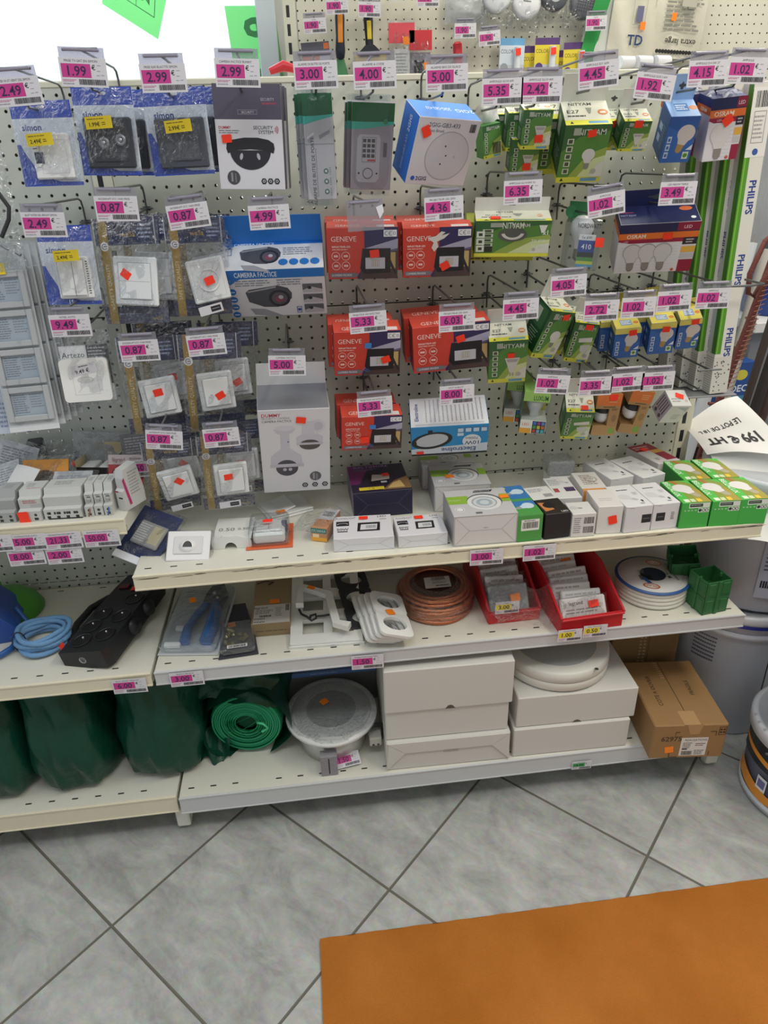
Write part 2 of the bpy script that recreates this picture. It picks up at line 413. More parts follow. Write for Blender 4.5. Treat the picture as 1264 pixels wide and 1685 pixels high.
PEG_L = peg_mat('perforated_panel_enamel_left', 'C6CAC2', .0055, .0085)
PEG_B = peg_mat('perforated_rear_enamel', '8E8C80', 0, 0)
REAR_BLOCK = M('6A675E', .6, name='rear_light_blocker')  # unseen solid dark panel, added so no light shows through right-bay holes
FRAMEM = M('DCDAC6', .4, 0, name='gondola_enamel')
def gondola(name, label, y, panels, ups, zt, mats, base=None, feet=True):
    g = thing(name, label, 'shelving', (0, y, 0))
    for x0, x1, z0, z1, yy, mt in panels:
        b = MB(); b.box(x0, x1, yy, yy+.0012, z0-1.42, z1-1.42, mt, .0003)
        q = b.build('back_panel', g); q.location = (0, -y, 1.42)
    for x in ups:
        b = MB(); b.box(x-.02, x+.02, y-.004, y+.046, 0.02, zt, FRAMEM, .002)
        f = b.front(x-.02, x+.02, 0.02, zt, y-.004); k = int((zt-.1)/.05); H = zt-.02
        for i in range(k):
            for dx in (.28, ): f.r(dx, (.05+i*.05)/H, dx+.26, (.05+i*.05+.032)/H, '24262A'); f.k = 0
        b.build('upright', g).location.y = -y
    if base:
        b = MB(); b.box(base[0], base[1], y-.0, y+.046, .02, .10, FRAMEM, .002); b.build('base_rail', g).location.y = -y
    b = MB(); b.box(ups[0], ups[-1], y-.003, y+.05, zt-.012, zt, FRAMEM, .002); b.build('top_rail', g).location.y = -y
    return g
P = []
zs = [(.10, .50), (.502, .723), (.725, 1.163), (1.166, 1.598)]
for z0, z1 in zs:
    P.append((-1.279, .032, z0, z1, -.001, PEG_R)); P.append((-2.62, -1.321, z0, z1, -.001, PEG_L))
    P.append((-1.279, -.70, z0, z1, .047, PEG_B)); P.append((-.70, .032, z0, z1, .047, REAR_BLOCK if z0 < 1.1 else PEG_B)); P.append((-2.62, -1.321, z0, z1, .047, PEG_B))
G = gondola('shelving_unit', 'cream perforated steel gondola panel and uprights carrying hooks and shelves', 0., P, (-2.64, -1.30, .052), 1.61, None, (-2.64, .052))
for x in (-1.305, .06, -2.62):
    b = MB(); b.box(x-.016, x+.016, -.40, -.0, .012, .07, M('DEDCD0', .45), .003); b.lathe([(0, 0), (.014, 0), (.014, .012), (0, .012)], M('B9B6AC', .4), 16, (x, -.375, 0)); b.build('foot', G)

def shelf(x0, x1, yf, z, label, lip=.034, lipm=LIPM, slots=True, yb=-.006, dirt=False):
    t = thing('gondola_shelf', label, 'shelf', ((x0+x1)/2, 0, z), group='steel gondola shelves'); w_ = x1-x0; b = MB()
    b.box(-w_/2, w_/2, yf, yb, -.018, 0, SHELFM, .0015)
    f = b.top(-w_/2, w_/2, yf, yb, 0); D = yb-yf
    n = int(w_/.052)
    for i in range(n):  # slots are not cut: their inner shade is painted as dark quads
        u = (i+.5)/n
        if i % 7 != 3: f.r(u-.007/w_, .022/D, u+.007/w_, (.026)/D, '2E2B26')
        f.k = 0
        if i % 2: f.r(u-.008/w_, 1-.018/D, u+.008/w_, 1-.0145/D, '3A3832'); f.k = 0
    b.build('board', t)
    b = MB(); b.box(-w_/2, w_/2, yf-.0045, yf-.0003, -lip, .0012, lipm, .0012)
    b.box(-w_/2, w_/2, yf-.0065, yf-.0045, -lip, -lip+.004, lipm, .0006); b.box(-w_/2, w_/2, yf-.0065, yf-.0045, -.003, .0012, lipm, .0006)
    if dirt:
        rn = random.Random(5); f = b.front(-w_/2, w_/2, -lip, .0012, yf-.0044)
        for i in range(70):
            u = rn.random(); q = .006+.03*rn.random(); v = .68+.10*rn.random(); f.poly([(u, v), (min(1, u+q), v+.02), (min(1, u+q*.9), v+.05+.04*rn.random()), (u+q*.2, v+.05)], 'C9BEA0'); f.k = 0
    b.build('ticket_lip', t)
    for s in (-1, 1):
        b = MB(); x = s*(w_/2-.002); b.prism([(yf+.01, -.018), (yb, -.018), (yb, -.075), (yb-.09, -.06), (yf+.01, -.034)], x-.001, x+.001, SHELFM, 'x'); b.build('bracket', t)
    return t
shelf(-2.63, -1.312, -.308, .82, 'short left shelf at mid height carrying circuit breakers')
shelf(-1.302, .056, -.372, .72, 'long right shelf at mid height lined with bulb cartons', dirt=True)
GREYL = M('C9CBCB', .45, name='grey_ticket_channel')
shelf(-2.63, -1.305, -.388, .485, 'left shelf of the second tier holding the black power strip')
shelf(-1.298, .056, -.388, .485, 'right shelf of the second tier holding copper coil and red bins', lipm=GREYL)
shelf(-2.63, -1.305, -.408, .13, 'lowest left shelf under the dark green bags', .05, yb=.0)
shelf(-1.298, .056, -.416, .13, 'lowest right shelf under the white boxes and light fixture', .05, GREYL, yb=.0)

# ------------------------------------------------------------------ doormat
m = bpy.data.materials.new('orange_ribbed_mat'); m.use_nodes = True; n = m.node_tree.nodes; L = m.node_tree.links; bs = n['Principled BSDF']
tc = n.new('ShaderNodeTexCoord'); n1 = n.new('ShaderNodeTexNoise'); n1.inputs['Scale'].default_value = 420; n1.inputs['Detail'].default_value = 3
n2 = n.new('ShaderNodeTexNoise'); n2.inputs['Scale'].default_value = 6; n2.inputs['Detail'].default_value = 6
L.new(tc.outputs['Object'], n1.inputs[0]); L.new(tc.outputs['Object'], n2.inputs[0])
rp = n.new('ShaderNodeValToRGB'); L.new(n2.outputs['Fac'], rp.inputs[0])
for e, (p, c) in zip(rp.color_ramp.elements, ((.3, 'B06A28'), (.7, 'C27A36'))): e.position = p; e.color = lin(c)
mx = n.new('ShaderNodeMix'); mx.data_type = 'RGBA'; mx.blend_type = 'MULTIPLY'; mx.inputs['Factor'].default_value = .35
L.new(rp.outputs[0], mx.inputs['A']); L.new(n1.outputs['Color'], mx.inputs['B']); L.new(mx.outputs['Result'], bs.inputs['Base Color'])
bu = n.new('ShaderNodeBump'); bu.inputs['Strength'].default_value = .6; bu.inputs['Distance'].default_value = .002; L.new(n1.outputs['Fac'], bu.inputs['Height']); L.new(bu.outputs[0], bs.inputs['Normal'])
bs.inputs['Roughness'].default_value = .95; bs.inputs['Specular IOR Level'].default_value = .1
def mat_h(x, y):
    # the thin mat dips along the tile joints below it
    X = (x-TX)/math.sqrt(2); Y = (y-TY)/math.sqrt(2); d = min(abs(((q/TILE)+.5) % 1-.5)*TILE for q in (X+Y, Y-X))
    return .0055-.0016*math.exp(-(d/.006)**2)
b = MB(); x0, x1, y0, y1 = -.985, .42, -2.3, -.718
NX, NY = 190, 190
b.grid(lambda u, v: (x0+(x1-x0)*u, y0+(y1-y0)*v + .0008*math.sin(u*97), mat_h(x0+(x1-x0)*u, y0+(y1-y0)*v)), NX, NY, m)
for pa, pb in (((x0, y1), (x1, y1)), ((x0, y0), (x0, y1)), ((x0, y0), (x1, y0)), ((x1, y0), (x1, y1))):
    b.add([(pa[0], pa[1], 0), (pb[0], pb[1], 0), (pb[0], pb[1], .0054), (pa[0], pa[1], .0054)], [[0, 1, 2, 3]], m)
tagp(b.build('floor_mat'), 'flat orange carpet mat lying on the grey floor tiles', 'mat')
# ------------------------------------------------------------------ price tags and peg hooks
PINK = M('C63C8C', .5, name='magenta_price_field'); YEL = M('E9D33A', .5, name='yellow_price_field'); INK = M('3A2350', .6, name='dark_price_ink')
CARD = M('D9D7DC', .5, name='price_card')
def draw_card(b, w_, h_, price, title, field=PINK, y=-.0004, ink=INK):
    f = b.front(-w_/2, w_/2, -h_/2, h_/2, y)
    f.r(.035, .32, .66, .79, field); f.t(price, .36, .555, .34, ink, fit=.46, bold=1.)
    f.t(title, .47, .89, .085, '55535E', fit=.72); f.t('€', .72, .68, .17, '2A2830', bold=.6)
    f.r(.8, .74, .88, .76, '9A98A2'); f.r(.79, .55, .86, .57, '9A98A2'); f.r(.77, .40, .84, .42, '9A98A2'); f.r(.87, .41, .93, .43, '9A98A2')
    f.lines(.04, .17, .34, .26, 2, 'C86A9A', 4); f.bar(.38, .08, .94, .27, n=30)
    f.lines(.04, .07, .3, .14, 1, '9A98A2', 9)
def price_tag(price, title, loc, roll, label, w_=.072, h_=.040, field=PINK, holder=True, yaw=0, tilt=0, group='price tags on the peg hooks', ink=INK):
    t = thing('price_tag', label, 'price tag', loc, (tilt, roll, yaw), group)
    b = MB(); b.box(-w_/2, w_/2, 0, .0006, -h_/2, h_/2, CARD, .0001); draw_card(b, w_, h_, price, title, field, 0, ink); b.build('card', t)
    if holder:
        b = MB(); hz = h_/2; b.box(-w_*.48, w_*.48, .001, .0018, -hz*.9, hz+.014, HOLDER, .0002)
        b.box(-w_*.38, w_*.38, -.0022, .0038, hz+.0085, hz+.0125, M('8E8A9A', .35), .001); b.build('holder', t)
    return t
def peg_hook(x, zt, yt, label, drop=.045, peg=None, over=True, dx=0., group='wire peg hooks'):
    """loop hook: prong for the goods, overarm above it ending in a cross bar for the tag"""
    t = thing('peg_hook', label, 'hook', (x, -.004, zt-drop), group=group); L_ = -yt-.004
    b = MB(); b.box(-.008, .008, -.0015, 0, -.004, .004, WIRE, .0005); b.box(-.007, -.004, 0, .010, -.003, .003, WIRE, .0005); b.box(.004, .007, 0, .010, -.003, .003, WIRE, .0005)
    b.tube([(-.013, -.0035, 0), (.013, -.0035, 0)], .0016, WIRE); b.build('back_plate', t)
    b = MB(); b.tube([(dx, -.004, 0), (dx, -L_*.5, -.006), (dx, -L_*.86, -.006), (dx, -L_*.9, .001)], .0022, WIRE); b.build('prong', t)
    if over:
        b = MB(); b.tube([(0, -.005, -.03), (0, -.0055, drop*.6), (0, -.012, drop*.9), (0, -.03, drop), (0, -L_, drop+.001)], .0021, WIRE)
        b.tube([(-.027, -L_, drop+.001), (.027, -L_, drop+.001)], .0021, WIRE); b.build('overarm', t)
    return t
TAGS = [
 ('2.49', 'INTER VA ET VIENT DEL SIMON', -1.340, 1.572, -3, 'price tag reading 2.49 at top left, above the white socket bag'),
 ('1.99', 'PRISE TV-SAT EN SIMON', -1.233, 1.596, 3, 'price tag reading 1.99 in front of the bright window'),
 ('2.99', 'PRISE RJ45 BLACTTE SIMON', -1.110, 1.586, 0, 'price tag reading 2.99 above the plain dark plate bag'),
 ('2.99', 'CAMERA FACTICE BUNNY', -.991, 1.591, 2, 'price tag reading 2.99 above the flat dome camera box'),
 ('3.00', 'ALARME DE BUTEE DE PORTE', -.864, 1.586, -1, 'price tag reading 3.00 on a hook above the narrow door alarm pack'),
 ('4.00', 'ALARME A CODE', -.766, 1.584, -1, 'price tag reading 4.00 above the keypad alarm pack'),
 ('5.00', 'ALARME BRIS DE GLACE', -.644, 1.578, -1, 'price tag reading 5.00 above the tilted blue and white box'),
 ('5.35', 'AMPOULE GU10 6W', -.547, 1.556, -1, 'price tag reading 5.35 among the bulb packs'),
 ('2.42', 'AMPOULE GU10 4W', -.478, 1.557, 0, 'price tag reading 2.42 above the row of small spot bulb boxes'),
 ('4.45', 'AMPOULE E27 16W', -.379, 1.578, -5, 'price tag reading 4.45 in the top row, above the large green bulb box'),
 ('1.92', 'AMPOULE GU5.3 6W', -.275, 1.558, 6, 'tilted price tag reading 1.92 in the top row'),
 ('4.15', 'AMPOULE E14 5W 27', -.181, 1.576, -1, 'price tag reading 4.15 above the light blue bulb box'),
 ('1.02', 'AMPOULE', -.108, 1.579, 2, 'price tag reading 1.02 at top right, above the crushed dark blue box'),
 ('2.49', 'BLIST INTER DBL BRIGHT SIMON', -1.347, 1.375, 2, 'price tag reading 2.49 above the bag with twin white rockers'),
 ('0.87', 'INTERRUPT ETC VARI PRISE', -1.221, 1.396, 2, 'left of the two top price tags reading 0.87 on navy bags'),
 ('0.87', 'INTERRUPT ETC VARI PRISE', -1.102, 1.380, -5, 'price tag reading 0.87 above the round socket bag'),
 ('9.49', 'INTER. AUTO', -1.342, 1.203, 1, 'price tag reading 9.49 above the rounded white plate bag'),
 ('4.99', 'CAMERA FACTICE', -.962, 1.373, -1, 'price tag reading 4.99 on the bright blue camera carton'),
 ('4.36', 'PROJECTEUR LED 20W', -.647, 1.376, -2, 'price tag reading 4.36 above the torn red floodlight box'),
 ('5.33', 'PROJECTEUR 10W DETECTEUR', -.793, 1.180, -2, 'upper of the two price tags reading 5.33 on red boxes'),
 ('6.03', 'PROJECTEUR LED 30W', -.619, 1.173, -1, 'price tag reading 6.03 on the largest red floodlight box'),
 ('6.35', 'AMPOULE GU10 8W X1', -.501, 1.398, -1, 'price tag reading 6.35 above the wide green lamp box'),
 ('1.02', 'AMPOULE', -.340, 1.372, -8, 'price tag reading 1.02 above the clear blister with the bulb'),
 ('3.49', 'LED FREOM TRIPLE', -.203, 1.386, 0, 'price tag reading 3.49 above the three bulb box'),
 ('4.05', 'AMPOULE E27 13W', -.399, 1.229, -2, 'price tag reading 4.05 above the tilted green box'),
 ('4.45', 'AMPOULE E27 15W', -.492, 1.189, -1, 'price tag reading 4.45 in the third row above the white topped green box'),
 ('2.72', 'AMPOULE E14 6W', -.327, 1.178, 0, 'price tag reading 2.72 on the small green box'),
 ('1.02', 'AMPOULE', -.250, 1.180, 0, 'price tag reading 1.02 above the left yellow topped blue box'),
 ('1.02', 'AMPOULE', -.177, 1.189, -1, 'price tag reading 1.02 above the middle yellow topped blue box'),
 ('1.02', 'AMPOULE', -.095, 1.190, 1, 'price tag reading 1.02 in front of the long green striped tube cartons'),
 ('0.87', 'INTERRUPT ETC VARI PRISE', -1.228, 1.150, 0, 'left price tag reading 0.87 in the middle row of navy bags'),
 ('0.87', 'INTERRUPT ETC VARI PRISE', -1.103, 1.154, -2, 'right price tag reading 0.87 in the middle row of navy bags'),
 ('0.87', 'INTERRUPT ETC VARI PRISE', -1.213, .969, 7, 'tilted price tag reading 0.87 on the bottom left navy bag'),
 ('0.87', 'INTERRUPT ETC VARI PRISE', -1.100, .966, -1, 'level price tag reading 0.87 on the bottom right navy bag'),
 ('5.00', 'CAMERA FACTICE', -.955, 1.105, 3, 'price tag reading 5.00 on the white flap of the tall dome camera box'),
 ('5.33', 'PROJECTEUR 10W DETECTEUR', -.786, 1.010, -2, 'lower of the two price tags reading 5.33 on red boxes'),
 ('8.00', 'SPOT HUBLOT', -.616, 1.024, -1, 'price tag reading 8.00 on the oval bulkhead lamp box'),
 ('1.02', 'AMPOULE', -.415, 1.033, 6, 'price tag reading 1.02 on the clear fronted reflector bulb pack'),
 ('3.35', 'AMPOULE E27 10W', -.321, 1.023, 1, 'price tag reading 3.35 in the bottom hook row'),
 ('1.02', 'AMPOULE', -.252, 1.027, -1, 'price tag reading 1.02 above the left brown card bulb box'),
 ('1.02', 'AMPOULE', -.185, 1.025, 0, 'price tag reading 1.02 above the right brown card bulb box'),
]
for p, ti, x, z, r, lab in TAGS:
    price_tag(p, ti, (x, -.272, z), r, lab)
    peg_hook(x, z+.0305, -.270, lab.replace('price tags reading', 'wire hooks of tags').replace('price tag reading', 'wire hook of tag'))
# clear holder with no card
t = thing('tag_holder', 'empty clear tag holder above the left red floodlight box', 'tag holder', (-.791, -.272, 1.370), (0, -2, 0))
b = MB(); b.box(-.033, .033, 0, .0008, -.026, .026, HOLDER, .0002); b.box(-.027, .027, -.002, .003, .020, .024, M('8E8A9A', .35), .001); b.build('sleeve', t)
b = MB(); b.prism([(.02, .012), (.032, .016), (.034, .004), (.026, -.008)], -.001, -.0004, M('E4E4E8', .4)); b.build('torn_corner', t)
peg_hook(-.791, 1.392, -.270, 'wire hook behind the empty clear tag holder')
# shelf edge tickets
for p, ti, x, z, lab, fld, y in [
 ('1.90', 'DIFFERENTIEL', -1.572, .789, 'price ticket cut off by the photo left edge on the breaker shelf', PINK, -.3165),
 ('5.00', 'COMPARATEUR AUTO', -1.507, .786, 'price ticket reading 5.00 on the breaker shelf edge', PINK, -.3165),
 ('21.33', 'TEMPORISATEUR MODULAIRE 230M', -1.438, .784, 'price ticket reading 21.33 on the breaker shelf edge', PINK, -.317),
 ('50.00', 'TELERUPTEUR TELECOMMUTATEUR', -1.363, .782, 'price ticket reading 50.00 on the breaker shelf edge', PINK, -.3165),
 ('8.00', 'HORLOGE MODULAIRE', -1.520, .751, 'price ticket reading 8.00 hanging below the 5.00 ticket', PINK, -.3135),
 ('2.00', 'CONTACTEUR', -1.445, .748, 'price ticket reading 2.00 hanging below the 21.33 ticket', PINK, -.3140),
 ('3.00', 'SPOT HALOGENE ALU', -.569, .697, 'price ticket reading 3.00 on the edge of the carton shelf', PINK, -.3815),
 ('1.02', 'AMPOULE', -.453, .697, 'price ticket reading 1.02 on the edge of the carton shelf', PINK, -.3815),
 ('6.00', 'BLOC 6PRISES TEREDOIT', -1.352, .460, 'price ticket reading 6.00 below the black power strip', PINK, -.3975),
 ('3.00', 'PINCE A SERTIR RJ', -1.230, .464, 'price ticket reading 3.00 below the blue crimping tool', PINK, -.3975),
 ('1.50', 'INTERRUPTEUR PLAQUE TRIPLE', -.835, .461, 'price ticket reading 1.50 below the stacked white cover plates', PINK, -.3975),
 ('16.00', 'DALLE LED 60', -.313, .092, 'green price ticket reading 16.00 on the lowest shelf edge', M('3FA05A', .5), -.4255)]:
    q = price_tag(p, ti, (x, y, z), 0, lab, field=fld, holder=False, group='shelf edge price tickets', w_=.072 if z > .1 else .05, h_=.038 if z > .1 else .026, yaw=random.uniform(-2, 2), tilt=0, ink=INK if fld is PINK else M('17301E', .6))
price_tag('4.50', 'PILE LITH', (-1.300, -.150, .862), 1, 'half hidden price ticket below the small red blister pack', holder=False, group='shelf edge price tickets')
for p, x, z, y, lab, ti in [('3.00', -.507, .540, -.352, 'yellow price ticket reading 3.00 on the left red bin', 'PLAQUE'), ('1.00', -.376, .490, -.4105, 'yellow price ticket reading 1.00 on the right red bin', 'FLASQUE SIMON'), ('0.50', -.316, .493, -.4075, 'yellow price ticket reading 0.50 on the right red bin', 'PRISE TRIPLE SIMPLE')]:
    price_tag(p, ti, (x, y, z), 0, lab, field=YEL, holder=False, group='yellow bin tickets', w_=.056, h_=.032, ink=M('2A2A2A', .6))
q = price_tag('1.50', 'LUSTRE', (-.895, -.372, .145), 0, 'loose magenta price ticket lying askew on the lowest shelf', holder=False, group='shelf edge price tickets', w_=.062, h_=.034); q.rotation_euler = (R(-62), R(-3), R(8))
# ------------------------------------------------------------------ hanging goods
def carton(w_, h_, d_, m, side=None, c=.0009):
    b = MB(); b.box(-w_/2, w_/2, 0, d_, -h_/2, h_/2, paper(m) if isinstance(m, str) else m, c, {k: (paper(v) if isinstance(v, str) else v) for k, v in (side or {}).items()})
    return b, b.front(-w_/2, w_/2, -h_/2, h_/2, 0), b.top(-w_/2, w_/2, 0, d_, h_/2), b.left(0, d_, -h_/2, h_/2, -w_/2)
def tab(root, w_, h_, d_, hh, col, lean=0.0, slot=True, top=1.):
    b = MB(); z0 = h_/2; yb = d_-.0008
    b.prism([(-w_/2, z0), (w_/2, z0), (w_/2*top, z0+hh), (-w_/2*top, z0+hh)], yb, yb+.0007, col)
    if slot:
        f = b.front(-w_/2, w_/2, z0, z0+hh, yb); k = hh/w_
        f.poly([(.38, .52), (.44, .5), (.46, .4), (.54, .4), (.56, .5), (.62, .52), (.62, .6), (.55, .62), (.5, .72), (.45, .62), (.38, .6)], '4A4C50')
    return b.build('hang_tab', root)
def pouch(root, w_, h_, d_, m=None, name='clear_bag', amp=.0025, nu=16, nv=20, seed=0, y0=0.):
    """soft bag: bulged front, flat back, crimped edges"""
    rn = random.Random(seed); ph = [rn.uniform(0, 6.3) for _ in range(8)]; b = MB()
    def hgt(u, v):
        e = min(1, 5*min(u, 1-u))*min(1, 5*min(v, 1-v)); return e*(d_*.5) + amp*(math.sin(9*u+5*v+ph[0])*math.sin(13*v+ph[1]) + .6*math.sin(23*u-17*v+ph[2]))*min(1, e+.25)
    b.grid(lambda u, v: (-w_/2+w_*u+.004*math.sin(7*v+ph[3])*(.5-u), y0+d_*.45-hgt(u, v), -h_/2+h_*v+.003*math.sin(6*u+ph[4])*(v-.5)), nu, nv, m or FILM)
    b.grid(lambda u, v: (-w_/2+w_*u, y0+d_*.5+.2*hgt(u, v), -h_/2+h_*v), 6, 6, m or FILM)
    return b.build(name, root)

NAVY = 'SIM'
BLUE_S = '3553B8'; LBL = 'C9D6EE'
def price_sticker(root, x, z, price, wd=.046, h=.019, rot=-3, y=-.008):
    b = MB(); b.box(-wd/2, wd/2, 0, .0003, -h/2, h/2, M('F2D62A', .5), .0001); f = b.front(-wd/2, wd/2, -h/2, h/2, 0)
    f.lines(.08, .72, .9, .86, 1, '6A5A10', 2); f.t(price + '€', .34, .38, .32, '2E2A12', fit=.5, bold=.8); f.lines(.62, .25, .75, .55, 2, '6A5A10', 3)
    o = b.build('price_sticker', root); o.location = (x, y, z); o.rotation_euler = (0, R(rot), 0); return o
def simon(name, label, loc, rot, wh, kind, price, stick, seed):
    w_, h_ = wh; t = thing('blister_bag', label, 'packaged switch', loc, rot, 'blue header switch bags'); d = .024
    b = MB(); b.box(-w_/2, w_/2, d*.5, d*.5+.0008, -h_/2, h_/2, paper('DCE3EC'), .0002); f = b.front(-w_/2, w_/2, -h_/2, h_/2, d*.5)
    f.r(0, .80, 1, 1, BLUE_S); f.poly([(0, .0), (1, 0), (1, .045), (.62, .05), (.42, .10), (.22, .25), (.1, .42), (0, .62)], BLUE_S)
    f.disc(.5, .93, .018, 'C9CCD0', sx=3.2)
    f.r(0, .50, 1, .80, 'DCE4F0'); f.t('simon', .30, .70, .078, '2A3F8F', bold=1.4); b.build('printed_card', t)
    b = MB(); pc = {'white': 'ECECEA', 'dark': '3A3D44', 'slate': '4A4E58', 'rock': 'EDEDEB'}[kind]; pm = M(pc, .3)
    p0, p1, q0, q1 = (-.24*w_, .40*w_, -.42*h_, .12*h_) if kind in ('white', 'rock') else (-.36*w_, .44*w_, -.42*h_, .16*h_)
    b.box(p0, p1, .003, d*.5-.0005, q0, q1, pm, .003)
    f = b.front(p0, p1, q0, q1, .003)
    if kind == 'white':
        f.frame(.2, .12, .9, .86, .012, 'CFCFCF'); b.build('switch_plate', t)
        b = MB(); g = b.front(p0+.004, p0+.014, q0+.02, q1-.004, .0015); g.r(0, 0, 1, 1, 'F0F0EE'); g.r(.1, .1, 1.6, .48, '2B3550'); g.lines(0, .55, 1, .9, 4, '33405E'); b.build('product_label', t)
    elif kind == 'rock':
        b.box(p0+.006, (p0+p1)/2-.0006, .0005, .003, q0+.006, q1-.008, pm, .0012); b.box((p0+p1)/2+.0006, p1-.012, .0005, .003, q0+.006, q1-.008, pm, .0012)
        f.r(.495, .05, .505, .95, '6A6E74'); f.frame(.06, .04, .84, .93, .014, 'A9ACB0'); f.lines(.89, .1, .96, .9, 14, '4A4E58', 5); b.build('switch_plate', t)
    elif kind == 'dark':
        b.box(p0+.012, p1-.012, .001, .003, q0+.010, q1-.014, pm, .001)
        for cx, cz in ((-.008, .0), (.022, .004)):
            X = (p0+p1)/2+cx; Z = (q0+q1)/2+cz
            b.lathe([(.0, -.0005), (.004, -.0005), (.0045, -.002), (.009, -.002), (.0095, 0)], M('8F9298', .3, .6), 18, (X, .001, Z), 'y'); b.lathe([(0, -.003), (.0032, -.003), (.0034, 0)], M('B5B8BC', .25, .8), 14, (X, .001, Z), 'y')
        b.build('switch_plate', t)
    else:
        b.box(p0+.012, p1-.012, .001, .003, q0+.012, q1-.012, pm, .001); f.frame(.3, .35, .62, .62, .02, '3C404A'); b.build('switch_plate', t)
    price_sticker(t, *stick, price, y=-.0125)
    if kind == 'rock':
        b = MB(); b.front(-.1*w_, .12*w_, -.49*h_, -.42*h_, -.004).t('15', .4, .5, .8, 'C9D6EE'); b.build('size_print', t)
    pouch(t, w_, h_*.985, d, seed=seed); return t
simon('s', 'blue headed bag with white communications socket at the far left, sticker reading 2.49', (-1.338, -.205, 1.500), (-4, 0, -8), (.106, .132), 'white', '2.49', (.0, .005), 1)
a = simon('s', 'blue headed bag with dark round connector plate, yellow sticker reading 1.99', (-1.233, -.205, 1.516), (-4, 1, -8), (.105, .136), 'dark', '1.99', (-.003, .012), 2)
c = simon('s', 'blue headed bag with plain slate plate, yellow sticker reading 2.99', (-1.110, -.205, 1.512), (-1, -1, -5), (.108, .136), 'slate', '2.99', (.006, .008), 3)
dup(a, (-1.216, -.17, 1.514), 'blue headed dark plate bag half hidden behind the 1.99 bag')
dup(c, (-1.094, -.165, 1.514), 'blue headed slate plate bag hidden behind the 2.99 bag')
simon('s', 'blue headed bag with twin white rockers, sticker reading 2.49', (-1.345, -.205, 1.299), (-5, 1, -3), (.099, .140), 'rock', '2.49', (.006, .018), 4)

NAVYW = '18234E'; GOLD = M('A98A3E', .35, .35, name='gold_band')
def wesa(label, loc, rot, wh, plate, seed, kind='rocker', dot=None, lab=None, text=True):
    w_, h_ = wh; t = thing('switch_bag', label, 'packaged switch', loc, rot, 'navy and gold switch bags'); d = .03
    b = MB(); b.box(-w_/2, w_/2, d*.5+.002, d*.5+.0026, .25*h_, h_/2, paper(NAVYW), .0002); b.box(-w_/2, w_/2, d*.5+.002, d*.5+.0026, -h_/2, -.33*h_, paper(NAVYW), .0002)
    f = b.front(-w_/2, w_/2, -h_/2, h_/2, d*.5+.002); f.r(.92, .75, .935, 1, 'C9CCD6'); f.r(.0, .75, .012, 1, 'C9CCD6')
    f.t('weSa', .52, .85, .05, GOLD, bold=.8); f.lines(.68, .80, .9, .95, 4, '8E9ABF', 7); f.t('weSa', .82, .05, .035, GOLD, bold=.6); f.lines(.2, .08, .6, .11, 1, '5A688F', 8)
    b.build('printed_header', t)
    b = MB(); g0 = -.42*w_
    b.box(g0, g0+.13*w_, d*.5+.0005, d*.5+.0013, -h_/2, h_/2, GOLD, .0002)
    f = b.front(g0, g0+.13*w_, -h_/2, h_/2, d*.5+.0005); f.t('SAFETY QUALITY', .5, .38, .038, 'E8D9A8', rot=90)
    f.disc(.5, .74, .042, 'E9E9EE', 24); f.ring(.5, .74, .02, .03, '8C8A94', 20, 40, 330); f.r(.4, .735, .8, .748, '8C8A94'); b.build('gold_band', t)
    px, pz, pw, ph_, pr = plate; p = MB(); wm = M('E6E9EA', .3)
    p.box(-pw/2, pw/2, 0, .009, -ph_/2, ph_/2, wm, .003); k = .36 if kind != 'socket' else .33
    if kind == 'socket':
        p.lathe([(.0, .004), (.017, .004), (.0185, -.001), (.0205, -.002), (.0215, 0)], wm, 28, (0, 0, 0), 'y'); p.box(-.003, .003, .001, .0045, -.0185, -.014, wm); 
        f = p.front(-pw/2, pw/2, -ph_/2, ph_/2, 0.0039)
        for dz in (.07, -.1): f.disc(.42, .5+dz, .035, '2A2C30', 12)
        f = p.front(-pw/2, pw/2, -ph_/2, ph_/2, 0); f.frame(.1, .1, .9, .9, .006, 'B9BDC0')
    else:
        p.box(-pw*k, pw*k, -.003, 0, -ph_*k, ph_*k, wm, .0015); f = p.front(-pw/2, pw/2, -ph_/2, ph_/2, -.0001); f.frame(.5-k-.02, .5-k-.02, .5+k+.02, .5+k+.02, .008, '9FA3A6')
        if kind == 'double': p.front(-pw/2, pw/2, -ph_/2, ph_/2, -.003).r(.5-k, .497, .5+k, .503, '8A8E92')
    q = p.build('wall_plate', t); q.location = (px, .001, pz); q.rotation_euler = (0, R(pr), 0)
    if dot:
        s_ = sticker(q, dot[0], dot[1], -.0032, wd=.019, h=.015, rot=dot[2])
    if lab:
        p = MB(); p.box(-.023, .023, 0, .0003, -.0085, .0085, CARD, .0001); f = p.front(-.023, .023, -.0085, .0085, 0); f.r(.5, .2, .92, .8, '22242A'); f.lines(.55, .42, .88, .6, 1, '9A9CA4')
        rn = random.Random(seed)
        q = p.build('product_label', t); q.location = (lab[0], -.005, lab[1]); q.rotation_euler = (0, R(lab[2]), 0)
    pouch(t, w_, h_, d, seed=seed); return t
a = wesa('navy and gold bag with double rocker plate at the top left', (-1.237, -.21, 1.285), (-9, -1, -12), (.128, .190), (.012, -.018, .084, .088, 4), 11, 'double', (-.016, .012, -35))
dup(a, (-1.205, -.165, 1.287), 'navy bag with white plate half hidden behind the double rocker bag')
a = wesa('navy and gold bag with a round socket plate', (-1.103, -.21, 1.284), (0, 2, 14), (.112, .178), (.014, -.022, .070, .080, -9), 12, 'socket', (.001, .0, 10), (.012, -.075, -12))
dup(a, (-1.096, -.17, 1.286), 'navy bag with socket plate hidden behind the round socket bag')
